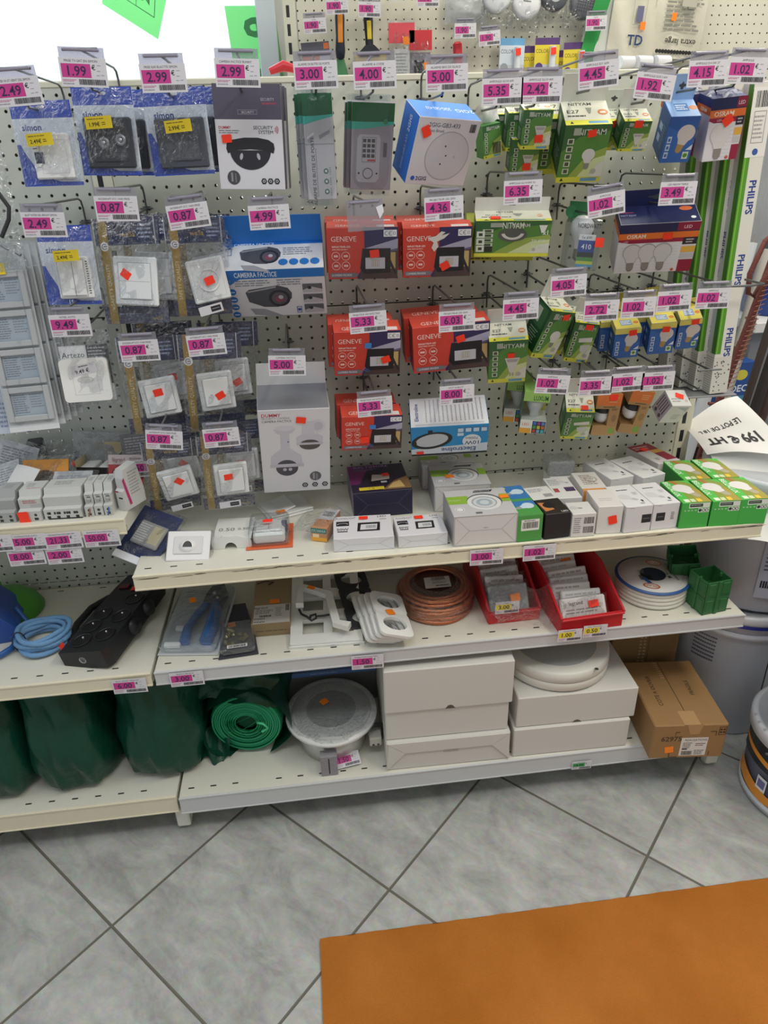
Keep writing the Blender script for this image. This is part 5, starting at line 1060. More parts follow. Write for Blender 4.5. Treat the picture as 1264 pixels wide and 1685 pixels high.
t = thing('cable_entry_cover', 'white cover with an arched cable notch at its front', 'cable cover', (-1.110, -.290, .7205), (0, 0, -3))
b = MB(); pts = [(-.04, 0)]+[(-.013, 0)]+[(.013*math.cos(R(180-18*i)), .015*math.sin(R(18*i))) for i in range(11)]+[(.013, 0), (.044, 0), (.044, .012), (.04, .022), (.022, .028), (.016, .030), (-.016, .030), (-.022, .026), (-.04, .020)]
b.prism(pts, -.004, .004, PW); b.box(-.04, .044, .004, .10, .016, .021, PW, .002); b.box(-.038, .042, .085, .09, 0, .016, PW, .001); b.build('cover_shell', t)
b = MB(); b.top(-.036, .04, .03, .06, .0212).t('0.50', .3, .5, .5, '6A665E').t('0.50', .78, .5, .35, '6A665E'); b.build('handwritten_price', t)
t = thing('switch_blister', 'white rocker switch in a clear blister on orange card', 'packaged switch', (-1.028, -.310, .7210), (0, 0, -1))
b = MB(); b.box(-.05, .05, 0, .11, 0, .0012, M('D9663A', .45), .0003); b.build('orange_card', t)
b = MB(); b.box(-.034, .034, .018, .085, .0015, .028, PW, .005); b.box(-.028, .028, .024, .055, .028, .034, PW, .003); b.box(-.0007, .0007, .028, .05, .034, .0345, M('8A8A88'), .0001); b.build('switch_body', t)
b = MB(); b.box(-.043, .043, .006, .1, .0013, .04, SHELL, .006); b.build('blister_shell', t); sticker_top(t, -.002, .052, .0412, wd=.022, h=.013, rot=0); 
b = MB(); b.box(.026, .038, .05, .075, .002, .03, M('2A2A5A', .4), .002); b.build('terminal', t)
t = thing('bulb_bag', 'clear bag around a small orange and teal lamp carton', 'bagged bulb', (-.922, -.300, .7212), (0, 0, -22))
b = MB(); b.box(-.018, .018, .005, .10, 0, .032, paper('C08A62'), .001); ft = b.top(-.018, .018, .005, .10, .032); ft.r(0, .45, 1, .98, 'CFCFD0'); ft.bar(.15, .6, .85, .85, '6A6A6E', n=10); f = b.front(-.018, .018, 0, .032, .005); f.r(0, .62, 1, 1, '2F7A6A'); f.t('SYLVANIA', .5, .8, .2, 'E4F0EC', fit=.9); f.r(0, .0, 1, .3, 'E8A83A'); f.r(.1, .3, .5, .55, 'F0D8B0'); b.build('carton', t)
b = MB(); rn = random.Random(9)
b.grid(lambda u, v: (-.075+.115*u, -.004+.13*v, .002+(.044+.006*math.sin(9*u+3*v))*math.sin(math.pi*min(1, max(0, u)))**.6*(.6+.4*math.sin(math.pi*v))), 12, 12, FILM); b.build('clear_bag', t)
t = thing('switch_bag', 'navy edged clear bag drooping over the left end of the long shelf', 'packaged switch', (-1.285, -.255, .752), (-58, 12, -28))
b = MB(); b.box(-.05, .05, .004, .0048, -.055, .06, paper('26305A'), .0002); b.box(-.03, .036, -.004, .004, -.03, .026, M('8A8C8E', .5), .003); f = b.front(-.03, .036, -.03, .026, -.004); f.lines(.05, .1, .5, .9, 8, 'B4B6B8'); f.r(.55, .15, .95, .9, 'A9A488'); b.build('printed_card', t); 
b = MB(); b.box(-.05, .052, .002, .006, -.072, -.055, M('DFE2E8', .25), .001); b.build('seal_strip', t); pouch(t, .108, .138, .024, FILM, amp=.003, seed=51)

# ------------------------------------------------------------------ modular breakers on the short left shelf (top z = .82)
ZB = .8205
GP1 = M('C4C5C2', .35); GP2 = M('A4A6A5', .35); DARK = M('2A2B2E', .45)
def breaker(label, x, y, w_, rz=0, kind='mcb', h_=.066, group='modular breakers', rx=0):
    """DIN module: stepped profile standing on its rear; toggles and terminal holes at the front"""
    t = thing('circuit_breaker', label, 'breaker', (x, y, ZB), (rx, 0, rz), group); b = MB()
    prof = [(0, 0), (0, .022), (.012, .024), (.012, .044), (.022, .046), (.028, h_*.88), (.072, h_*.88), (.074, 0)]
    b.prism(prof, -w_/2+.0006, w_/2-.0006, GP1 if kind != 'grey' else GP2, 'x')
    n = max(1, round(w_/.018))
    f = b.front(-w_/2, w_/2, 0, .022, 0)
    for i in range(n):
        u = (i+.5)/n; f.disc(u, .62, .14, '3A3B3E', 12); f.r(u-.18/n, .1, u+.18/n, .35, '2A2B2E'); f.k = 0
    g = b.front(-w_/2, w_/2, .024, .044, .012)
    if kind == 'mcb':
        for i in range(n): g.r((i+.3)/n, .2, (i+.7)/n, .75, '4A4B4E'); g.lines((i+.2)/n, .8, (i+.8)/n, .95, 1, '5A5A60', i)
    elif kind == 'contactor':
        for i in range(6): f.r(.14+.13*i, .5, .19+.13*i, .75, '24252A')
        f.r(.1, 0, 1, .12, '24252A')
    elif kind == 'white': g.lines(.2, .5, .8, .9, 2, 'A84A4A', 3); g.r(.5, .1, 1, .45, 'B4B6B6')
    tp = b.top(-w_/2, w_/2, .03, .07, h_*.88)
    tp.lines(.2, .3, .8, .8, 3, '8A8C8E', 5)
    if kind == 'white': tp.r(.55, .1, 1, 1, 'BFC1C0'); tp.lines(.3, .1, .95, .2, 1, 'B04A4A')
    b.build('module_body', t)
    if kind == 'mcb':
        for i in range(n):
            q = MB(); q.box(-.004+(-w_/2+(i+.5)*w_/n), .004+(-w_/2+(i+.5)*w_/n), .006, .013, .030, .037, GP2, .0015); q.build('toggle', t)
    return t
breaker('grey breaker cut off by the photo left edge', -1.600, -.285, .036, -2, 'grey')
breaker('grey breaker beside the one at the left edge', -1.548, -.288, .038, -3, 'grey')
a = breaker('white breaker with a red sticker hanging on its foot', -1.500, -.290, .045, -3, 'white'); sticker(a, -.012, .010, -.0025, None, .022, .026, 4)
breaker('wide modular contactor with a row of black terminal slots', -1.436, -.290, .076, -3, 'contactor')
for i, (x, n) in enumerate([(-1.384, 'left'), (-1.365, 'middle'), (-1.346, 'right')]): 
    a = breaker('small modular switch, '+n+' of the three joined on the breaker shelf', x, -.288, .0182, -3, 'mcb', .070)
    if i != 1: q = MB(); q.tube([(.002, -.001, .018), (.004, -.010, .012), (0, -.008, .004)], .0015, M('8A5A3A' if i == 0 else '3A5A9A', .4), 6); q.build('wire_stub', a)
t = thing('circuit_breaker', 'tall white relay turned sideways at the right end of the breaker row', 'breaker', (-1.322, -.272, ZB), (0, 0, -30), 'modular breakers'); b = MB()
b.prism([(0, 0), (0, .044), (.006, .048), (.006, .070), (.012, .088), (.05, .092), (.06, .03), (.06, 0)], -.010, .010, GP1, 'x'); fl = b.left(0, .06, 0, .09, -.0101); fl.poly([(.55, .2), (.72, .85), (.8, .85), (.72, .2)], 'A84A6A'); f = b.front(-.01, .01, 0, .044, 0); f.r(.3, .6, .8, .68, '2A2B2E'); b.left(0, .06, 0, .09, .0101); r_ = b.face((.0101, 0, 0), (0, .06, 0), (0, 0, .09)); r_.poly([(.1, .3), (.22, .3), (.5, .0), (.4, .0)], 'C9CBC8'); r_.poly([(.06, .75), (.16, .8), (.34, .1), (.22, .1)], 'B0306A'); r_.lines(.35, .3, .85, .9, 8, '9A9C9A'); f.r(0, .92, .4, 1, 'B0304A'); b.build('module_body', t)

# packets behind the breakers
t = thing('ring_pack', 'orange card with a round cut out behind the breakers', 'packaged part', (-1.505, -.150, .862), (-30, 0, -6))
b = MB(); m_ = M('D9953A', .5); c = [(.030*math.cos(R(10*i)), .030*math.sin(R(10*i))-.018) for i in range(19)]; b.prism([(-.05, -.018), (-.05, .035), (.05, .035), (.05, -.018)]+c, 0, .002, m_); b.build('orange_card', t); b = MB(); b.lathe([(.030, 0), (.022, .002), (.02, .008)], M('8A7A72', .35, .3), 26, (0, .004, -.016), 'y'); b.build('ring', t); pouch(t, .12, .09, .02, seed=61); 
t = thing('open_carton', 'small open carton with beige inside and white parts in it', 'open box', (-1.412, -.115, ZB+.002), (0, 0, -12))
b = MB(); cb = paper('CDBF9A'); bk = paper('2A2628'); Wc, Dc, Hc = .084, .07, .05
b.box(-Wc/2, Wc/2, 0, .0012, 0, Hc*.72, bk, .0002); b.box(-Wc/2, Wc/2, Dc, Dc+.0012, 0, Hc*1.4, cb, .0002, {'+y': bk}); b.box(-Wc/2, -Wc/2+.0012, 0, Dc, 0, Hc, cb, .0002, {'-x': bk}); b.box(Wc/2-.0012, Wc/2, 0, Dc, 0, Hc, bk, .0002, {'-x': cb}); b.box(-Wc/2, Wc/2, 0, Dc, 0, .001, cb, .0002); b.poly if 0 else None; b.build('carton', t)
b = MB(); b.box(-.036, -.004, .006, .05, .002, .034, PW, .002); b.build('switch_insert', t); b = MB(); b.box(.006, .036, .01, .05, .002, .034, PW, .002); b.build('switch_insert', t)
t = thing('red_blister', 'small red blister pack with a red sticker on the breaker shelf', 'packaged part', (-1.338, -.135, .855), (-24, 4, -2)); b = MB(); b.box(-.038, .038, 0, .002, -.034, .034, paper('B5403E'), .0004); f = b.front(-.038, .038, -.034, .034, 0); f.r(0, .68, 1, 1, 'D0C4C4'); f.t('legrand', .3, .84, .13, '8A3A3A', fit=.35, bold=.5); f.lines(.6, .76, .95, .92, 2, '8A6A6A'); f.disc(.2, .42, .11, '6A4A4A', 14); f.disc(.2, .42, .07, 'D9C9C4', 10); f.disc(.46, .42, .09, 'C9B0AC', 10); b.build('printed_card', t); sticker(t, .02, -.004, -.012, None, .026, .02, 4); pouch(t, .086, .085, .02, seed=62)
t = thing('grey_packet', 'grey printed packet standing behind the red blister pack', 'packet', (-1.310, -.07, .872), (-22, 0, 10)); b = MB(); b.box(-.045, .04, 0, .004, -.045, .045, paper('8E8E94'), .001); b.front(-.045, .04, -.045, .045, 0).r(0, .0, 1, .3, 'A84A4A').lines(.1, .4, .9, .9, 7, 'C9C9CE'); b.build('printed_card', t)
t = thing('clear_bag', 'big flat grey plastic bag at the back of the breaker shelf', 'bag', (-1.395, -.055, .868), (-28, 6, 4)); pouch(t, .15, .10, .02, film('grey_bag', 'C9CDD0', .25, .8, 50., .2, .35), seed=63)
t = thing('clear_bag', 'crinkled clear bag of shiny fittings behind the open carton', 'bag', (-1.47, -.065, .864), (-35, 24, 6)); b = MB()
for i in range(10): x = random.uniform(-.05, .05); z = random.uniform(-.02, .02); b.tube([(x, .006, z), (x+.02, .004, z+.012)], .004, M('A9ACB0', .25, .8), 8)
o = b.build('fittings', t); o['kind'] = 'stuff'; pouch(t, .14, .07, .022, seed=64, amp=.004)
sticker(t, .012, -.012, -.012, None, .024, .012, 0)
t = thing('power_socket', 'black boxy socket with a round rim at the back of the breaker shelf', 'socket', (-1.590, -.090, ZB), (0, 0, 14)); b = MB(); b.prism([(0, 0), (0, .040), (.03, .062), (.06, .066), (.06, 0)], -.04, .03, M('24252C', .4), 'x'); b.box(.03, .066, .02, .06, 0, .085, M('22232A', .4), .004); b.build('socket_housing', t); b = MB(); b.T = Matrix.Translation((-.005, .018, .054)) @ Matrix.Rotation(R(37), 4, 'X'); b.lathe([(.016, .002), (.017, .008), (.024, .008), (.026, 0)], M('3A3B42', .35), 28); b.lathe([(0, .001), (.016, .002)], M('18181C', .5), 28); b.build('socket_rim', t)
t = thing('paper_slip', 'blank white paper slip lying on the bags behind the breakers', 'slip', (-1.545, -.175, .868), (38, 4, -28)); b = MB(); b.grid(lambda u, v: (-.032+.064*u, -.03+.06*v, .004*math.sin(3*u)), 6, 3, M('DADAD8', .6)); b.build('slip_sheet', t)
for k, (x, y, z, rx, ry, lab) in enumerate([(-1.60, -.14, .865, -48, -14, 'clear bag with pale card at the photo left edge behind the breakers'), (-1.575, -.10, .892, -30, 22, 'tilted clear pack with grey print below the silver frame packs'), (-1.44, -.19, .862, -66, 3, 'limp clear bag covering the orange ring card')]):
    t = thing('clear_bag', lab, 'bag', (x, y, z), (rx, ry, 0)); b = MB(); b.box(-.04, .04, .002, .003, -.03, .03, paper('C9CBD0' if k < 2 else 'B9BCC0'), .0002); b.front(-.04, .04, -.03, .03, .002).lines(.1, .1, .9, .8, 7, '8E929C', k); b.build('printed_card', t); pouch(t, .10, .08, .022, seed=70+k, amp=.004)
# ------------------------------------------------------------------ second tier shelf (top z = .485)
ZL = .4855
t = thing('plastic_bowl', 'bright green plastic bowl lying upside down at the photo left edge', 'bowl', (-1.705, -.100, ZL), (0, 0, 0)); b = MB(); b.lathe([(.088, 0), (.090, .003), (.080, .024), (.058, .046), (.030, .058), (.012, .060), (.010, .085), (0, .086)], M('4E9A34', .35), 40); b.build('bowl', t); price_sticker(t, .012, .035, '1.90', .046, .024, 184, -.078)
t = thing('cable_reel', 'blue plastic cable holder cut off by the photo left edge', 'cable', (-1.690, -.215, ZL), (0, 0, 10)); b = MB(); m_ = M('2A4E9A', .35); b.prism([(-.06, 0), (.045, 0), (.06, .03), (.02, .085), (-.06, .10)], -.02, .10, m_); b.build('plastic_body', t)
b = MB(); pth = [(-.02+.075*math.cos(a/8*math.pi), -.045+.05*math.sin(a/8*math.pi), .006+.002*a/8) for a in range(0, 33)]; b.tube(pth, .0055, M('2A5A9A', .4), 8); b.tube([(.055, .03, .06), (.075, .01, .03), (.075, -.03, .01)], .005, M('2A5A9A', .4), 8); b.build('blue_cable', t)
t = thing('hose_coil', 'coil of light blue braided cable beside the power strip', 'cable coil', (-1.562, -.252, ZL)); rn = random.Random(5); m_ = M('6E9CC8', .5, 0, .6, 420.); pth = []
for i in range(7*28):
    a = i/28*2*math.pi; k = i/28; r0 = .046+.005*math.sin(k*2.3)+.003*math.sin(3*a+k); pth.append((r0*1.12*math.cos(a), r0*math.sin(a), .0065+.0052*k+.004*math.sin(a*1.0+k*1.7)**2))
b = MB(); b.tube(pth, .0058, m_, 8); b.build('cable', t)
for a in (200, ): 
    b = MB(); x, y = .052*math.cos(R(a)), .047*math.sin(R(a)); b.tube([(x+.014*math.cos(R(q))*math.cos(R(a)), y+.014*math.cos(R(q))*math.sin(R(a)), .026+.026*math.sin(R(q))) for q in range(0, 360, 30)], .0014, DARK, 6, True); b.build('tie', t)
o = sticker(t, .046, .018, -.036, None, .016, .018, 10)
# power strip
t = thing('power_strip', 'black power strip with six sockets and carry handle', 'power strip', (-1.405, -.215, ZL+.030), (3, -10, -17)); BL = M('1B1C20', .42); BL2 = M('0E0F12', .5)
b = MB(); b.prism([(-.058, -.145), (.048, -.145), (.058, -.13), (.058, .12), (.044, .15), (-.044, .15), (-.052, .10), (-.058, .0)], -.024, .022, BL, 'z'); f = b.top(-.058, .058, -.145, .15, .0221); b.build('housing', t)
SP = [(-.024, -.105), (-.028, -.055), (-.026, -.01), (.026, -.088), (.030, -.022), (.030, .045)]
for x, y in SP:
    b = MB(); b.lathe([(.0225, .022), (.0235, .0245), (.0215, .0245), (.0205, .0228)], BL, 28, (x, y, 0)); b.lathe([(0, .0226), (.0207, .0228)], BL2, 28, (x, y, 0)); b.lathe([(0, .0265), (.002, .026), (.0022, .0226)], M('D9D9D4', .25, .8), 10, (x, y+.008, 0)); b.build('socket', t)
b = MB(); b.box(-.038, -.010, .088, .105, .022, .027, M('5A1216', .3), .002); b.build('switch', t)
b = MB(); b.tube([(-.054, -.10, -.004), (-.080, -.08, .0), (-.098, -.02, .004), (-.094, .04, .006), (-.070, .08, .004), (-.05, .09, .0)], .0085, BL, 10); b.build('handle', t)
b = MB(); b.lathe([(0, .0005), (.008, .0005), (.0085, 0)], M('D9D9D8', .4), 18, (-.006, -.1455, 0), 'y'); f = b.front(-.016, .016, -.01, .01, -.1465); b.build('round_label', t); 
for y in (-.03, .04): b = MB(); b.lathe([(0, .012), (.018, .010), (.02, 0)], BL, 20, (.056, y, -.004), 'x'); b.build('side_knob', t)
sticker_top(t, .012, .086, .0236, wd=.024, h=.018)
# crimp tool blister
t = thing('tool_blister', 'blue crimping tool with connectors in a clear blister', 'packaged tool', (-1.232, -.345, ZL+.001), (6, 0, -8)); 
b = MB(); b.box(-.068, .068, 0, .235, 0, .0012, paper('C2C4C6'), .0004); ft = b.top(-.068, .068, 0, .235, .0012); ft.lines(.1, .85, .6, .96, 4, '8A8E92', 2); b.build('backing_card', t)
TB = M('2F5F9A', .35); b = MB()
b.tube([(.012, .165, .014), (-.006, .12, .014), (-.016, .075, .014), (-.012, .03, .014)], [.009, .0095, .010, .012], TB, 10); b.tube([(.030, .165, .014), (.036, .12, .014), (.038, .08, .014), (.036, .03, .014)], [.011, .015, .016, .015], TB, 10); b.build('handles', t)
b = MB(); b.prism([(.002, .155), (.045, .155), (.052, .195), (.040, .222), (.012, .215), (.004, .19)], .005, .024, M('3A4A5E', .35, .5), 'z'); b.lathe([(0, .026), (.004, .026), (.005, .024)], M('C9C9CC', .25, .9), 12, (.022, .188, 0)); b.lathe([(0, .026), (.003, .026), (.004, .024)], M('C9C9CC', .25, .9), 12, (.034, .17, 0)); b.build('jaw', t)
b = MB(); b.box(-.058, -.022, .02, .032, .002, .012, PW, .001); b.build('connector_card', t); b = MB(); b.box(-.046, -.012, .075, .086, .002, .012, PW, .001); b.build('connector_card', t)
b = MB(); b.box(-.066, .066, .004, .22, .0014, .028, SHELL, .008); b.build('blister_shell', t); sticker_top(t, -.022, .155, .0292, DOTO, .016, .018, 20)
# hanging dark blister
t = thing('tool_blister', 'dark card blister of brass connectors beside the crimping tool', 'packaged tool', (-1.118, -.368, ZL+.001), (5, 0, 5)); b = MB(); b.prism([(-.044, 0), (.044, 0), (.040, .06), (.022, .185), (-.026, .185), (-.034, .06)], 0, .0014, M('3E3F46', .45), 'z'); b.build('backing_card', t)
b = MB(); rn = random.Random(8)
for i in range(14): x = rn.uniform(-.026, .026); y = rn.uniform(.02, .085); b.tube([(x, y, .007), (x+rn.uniform(-.01, .01), y+rn.uniform(-.012, .012), .01)], .0045, M('9A8F6A', .3, .7), 8)
o = b.build('connectors', t); o['kind'] = 'stuff'
b = MB(); b.box(-.038, .038, .004, .10, .0016, .024, SHELL, .006); b.build('blister_shell', t); b = MB(); b.top(-.022, .022, .004, .014, .0252).r(0, 0, 1, 1, 'D0D0CE').bar(.08, .15, .92, .85, n=14); b.build('barcode_label', t); sticker_top(t, -.012, .108, .0030, DOTO, .018, .016, 8)
# brown carton
t, b, f, ft, fl = sbox('cardboard_box', 'narrow brown carton with a printed white label, lying lengthwise', 'box', -1.046, -.300, ZL, -1, (.090, .036, .205), 'A08A68', {'-y': '8A7656'}, None)
ft.r(.05, .0, .98, .36, 'D6D3CC'); ft.t('legrand', .22, .31, .045, '4A4A4A', fit=.34, bold=.6); ft.lines(.08, .18, .55, .27, 4, '7A7A78', 3); ft.lines(.6, .12, .78, .3, 6, '8A8A88'); ft.bar(.86, .22, .96, .35, n=7); ft.t('WE454', .2, .09, .03, '2A2A2A', bold=.8); ft.t('WE434', .2, .03, .03, '2A2A2A', bold=.8); ft.bar(.2, .12, .5, .155, n=12); f.lines(.1, .3, .9, .5, 1, '6A5A44'); b.build('carton', t); sticker_top(t, .006, .085, .0372, DOTO, .024, .016, 4, 'orange_sticker')
b = MB(); b.tube([(-.04, .165, .039), (-.02, .172, .041), (.0, .168, .039), (-.012, .158, .039)], .0014, DARK, 6); b.build('tie_strap', t)
# white frames
t = thing('window_plate', 'white plastic panel with six square openings lying on the shelf', 'panel', (-.922, -.358, ZL), (9, 0, -2), None); b = MB(); wm = M('DFDFDA', .35); X = [-.082, -.054, -.006, .014, .062, .082]; Yv = [0, .03, .075, .105, .15, .18, .225, .262]
for i in range(7):
    for j in range(5):
        if i % 2 == 1 and j in (1, 3): continue
        b.box(X[j], X[j+1], Yv[i], Yv[i+1], 0, .012, wm, .0001)
b.build('panel_body', t); b = MB(); b.box(-.085, .085, -.003, .0, -.002, .008, wm, .001); b.build('front_edge', t)
t = thing('corner_trim', 'white L shaped corner trim lying on the six opening panel', 'trim', (-.945, -.245, ZL+.046), (6, 0, 0)); pl = [(-.978, -.262), (-.972, -.196), (-.909, -.233), (-.897, -.336), (-.868, -.350)]; o_ = []; i_ = []
pl = [(x+.945, y+.245) for x, y in pl]
for q, (x, y) in enumerate(pl):
    p0 = Vector(pl[max(0, q-1)]); p1 = Vector(pl[min(len(pl)-1, q+1)]); d_ = (p1-p0).normalized(); n_ = Vector((-d_.y, d_.x)); o_.append((x+n_.x*.009, y+n_.y*.009)); i_.append((x-n_.x*.009, y-n_.y*.009))
b = MB(); 
for q in range(4): b.prism([o_[q], o_[q+1], i_[q+1], i_[q]], 0, .014, wm, 'z')
b.build('trim_body', t); sticker_top(t, -.004, .036, .0145, DOTO, .02, .012, -28, 'orange_sticker')
t = thing('cable_strap', 'black looped strap on the white six opening panel', 'strap', (-.955, -.288, ZL+.030), (8, 0, -8)); b = MB(); b.tube([(-.03, .03, .0), (-.022, .01, .004), (-.008, .0, .005), (.004, -.012, .004), (.014, -.006, .006), (.012, .006, .007), (.0, .002, .006), (.0, -.004, .006)], .0028, DARK, 8); b.tube([(.014, .002, .004), (.032, .004, .004), (.046, .008, .004)], .0026, DARK, 8); b.build('strap_loop', t)
# oval plates
def oval_plate(b, w_, h_, t_, m, z=0., n=2):
    ro = .014; out = []
    for cx, cy, a0 in ((w_/2-ro, h_/2-ro, 0), (-w_/2+ro, h_/2-ro, 90), (-w_/2+ro, -h_/2+ro, 180), (w_/2-ro, -h_/2+ro, 270)):
        out += [(cx+ro*math.cos(R(a0+18*i)), cy+ro*math.sin(R(a0+18*i))) for i in range(6)]
    hh = h_/n
    for k in range(n):                      # one strip per opening, ring of quads between oval and rectangle
        yc = -h_/2+hh*(k+.5); N = 40; ring_o = []; ring_i = []
        for i in range(N):
            a = 2*math.pi*i/N; ca, sa = math.cos(a), math.sin(a); s_ = min((w_/2)/max(1e-6, abs(ca)), (hh/2)/max(1e-6, abs(sa)))
            x, y = s_*ca, s_*sa
            gy = yc+y
            if abs(x) > w_/2-ro and abs(gy) > h_/2-ro:
                cx = math.copysign(w_/2-ro, x); cy = math.copysign(h_/2-ro, gy); d = math.hypot(x-cx, gy-cy); x = cx+(x-cx)*ro/max(d, ro); gy = cy+(gy-cy)*ro/max(d, ro)
            ring_o.append((x, gy)); ring_i.append((.0285*ca, yc+.0215*sa))
        vs = [(x, y, z+t_) for x, y in ring_o]+[(x, y, z+t_+.002) for x, y in ring_i]+[(x*.9, y if 1 else 0, z) for x, y in ring_i]+[(x, y, z) for x, y in ring_o]
        F = []
        for i in range(N):
            j = (i+1) % N; F += [[i, j, N+j, N+i], [N+i, N+j, 2*N+j, 2*N+i], [2*N+i, 2*N+j, 3*N+j, 3*N+i], [3*N+i, 3*N+j, j, i]]
        b.add(vs, F, m, False)
    return b
t0 = None
for k in range(4):
    loc = (-.773-.012*k, -.332+.008*k, ZL+.049-.0085*k); rot = (6+1.5*k, 20-1.0*k, 6+2*k)
    if t0 is None:
        t = t0 = thing('cover_plate', 'front white cover plate with two oval openings, on top of a slanted stack', 'cover plate', loc, rot, 'white double cover plates'); b = MB(); oval_plate(b, .08, .15, .0065, M('E4E4E0', .3)); b.build('plate_body', t)
        b = MB()
        for s in (-.0375, .0375): b.lathe([(.0285, .0005), (.024, .0015), (.023, .004)], M('8A8C8E', .3, .6), 30, (0, s, 0), sx=1.0)
        b.build('inner_rings', t); sticker_top(t, -.004, .0, .0092, DOTO, .020, .017, 20, 'orange_sticker')
    else: dup(t0, loc, ['', 'second', 'third', 'rearmost'][k]+' white double cover plate in the slanted stack', rot)
t = thing('cover_plate', 'dark grey cover plate with round openings behind the white ones', 'cover plate', (-.842, -.225, ZL+.030), (8, 8, 8)); b = MB(); oval_plate(b, .08, .21, .005, M('2E2F33', .4), n=3); b.build('plate_body', t)
t = thing('clear_bag', 'crinkled clear bag of shiny parts behind the white cover plates', 'bag', (-.775, -.10, ZL+.075), (-40, 8, 5)); b = MB()
for i in range(14): x = random.uniform(-.06, .06); z = random.uniform(-.03, .03); b.tube([(x, .006, z), (x+.015, .004, z+.012)], .005, M('B4B8B4', .2, .7), 8)
o = b.build('fittings', t); o['kind'] = 'stuff'; pouch(t, .17, .1, .03, seed=81, amp=.006); sticker(t, .05, -.02, -.018, DOTO, .022, .022, 10, 'orange_sticker')
t = thing('tile_pack', 'clear pack with a green edge and orange sticker at the back of the second tier', 'packet', (-.93, -.055, ZL+.055), (-30, 4, 0)); b = MB(); b.box(-.06, .06, 0, .003, -.045, .045, paper('4A6A64'), .001); b.front(-.06, .06, -.045, .045, 0).r(.1, .1, .9, .8, 'B4BAB6'); b.build('printed_card', t); pouch(t, .13, .1, .02, seed=82)
t = thing('tile_pack', 'pale plastic packet with an orange sticker behind the clear bag of parts', 'packet', (-.80, -.035, ZL+.075), (-24, -6, 0)); b = MB(); b.box(-.05, .07, 0, .003, -.055, .05, M('BFC2BE', .4), .001); b.build('printed_card', t); sticker(t, .02, .0, -.002, DOTO, .022, .018, 10, 'orange_sticker'); pouch(t, .13, .11, .02, seed=83)
# copper coil
t = thing('copper_coil', 'thick coil of bare copper wire with a paper label', 'wire coil', (-.652, -.232, ZL)); CU = M('C4744A', .28, .85, .15, 300.); b = MB(); rn = random.Random(3)
for k in range(7):
    z = .006+.0086*k; r0 = .0885-.004*max(0, k-4)+rn.uniform(-.003, .003)
    b.tube([(r0*math.cos(2*math.pi*i/48+k), (r0+.002*math.sin(3*i/48*6.28+k))*math.sin(2*math.pi*i/48+k), z+.0016*math.sin(i/48*12.56+k)) for i in range(48)], .0052, CU, 8, True)
    if k in (5, 6):
        for q in (.075, .066): b.tube([(q*math.cos(2*math.pi*i/48), q*math.sin(2*math.pi*i/48), z+.001) for i in range(48)], .0052, CU, 8, True)
b.build('wire_turns', t); b = MB(); b.lathe([(0, .054), (.064, .056), (.068, .052), (.068, .0)], M('5E4038', .35, .3), 40); b.build('wrapped_core', t); b = MB(); b.grid(lambda u, v: (-.028+.062*u+.004*v, -.03+.052*v, .0655-.003*v), 2, 2, M('D2D0CC', .5)); f = b.top(-.026, .034, -.028, .02, .0662); f.lines(.3, .3, .9, .5, 2, '8A8A88'); f.bar(.3, .62, .85, .95, '6A6A68', n=14); f.lines(.4, .05, .95, .2, 1, '3A3A3A'); b.build('paper_label', t)
b = MB(); b.lathe([(.0955, .01), (.0965, .03), (.0945, .052), (.084, .066), (.05, .069)], FILM, 40); b.build('shrink_film', t)
# red bins
RB = M('C0202A', .38)
def bin_(label, x, y, rz, w_, d_, h_):
    t = thing('parts_bin', label, 'bin', (x, y, ZL), (0, 0, rz), 'red stacking bins'); b = MB(); th = .003; fh = h_*.42
    b.box(-w_/2+.004, w_/2-.004, .006, d_-.004, 0, th, RB, .001)
    side = [(0, 0), (d_, 0), (d_, h_), (d_*.42, h_), (-.006, fh*.95)]
    for s in (-1, 1): xx = s*(w_/2-.0015); b.prism([(p, q) for p, q in side], xx-.0018, xx+.0018, RB, 'x')
    b.box(-w_/2, w_/2, -.006, -.002, 0, fh, RB, .001); b.box(-w_/2, w_/2, d_-.003, d_, 0, h_, RB, .001); b.box(-w_/2-.001, w_/2+.001, -.012, -.004, fh-.006, fh, RB, .002); b.box(-w_/2-.003, w_/2+.003, d_*.42, d_, h_-.006, h_, None or RB, .0015) if 0 else None
    for s in (-1, 1): b.tube([(s*w_/2, -.008, fh), (s*w_/2, d_*.42, h_), (s*w_/2, d_, h_)], .0032, RB, 8)
    b.tube([(-w_/2, d_, h_), (w_/2, d_, h_)], .0032, RB, 8); b.build('bin_body', t); return t
bin_('left red stacking bin filled with clear bagged plates', -.484, -.330, 1, .122, .25, .08)
bin_('right red stacking bin filled with small white packets', -.320, -.388, 4, .150, .29, .10)
PLW = M('EAE8E4', .35); PLG = M('D6D6D4', .35)
LOCR = []
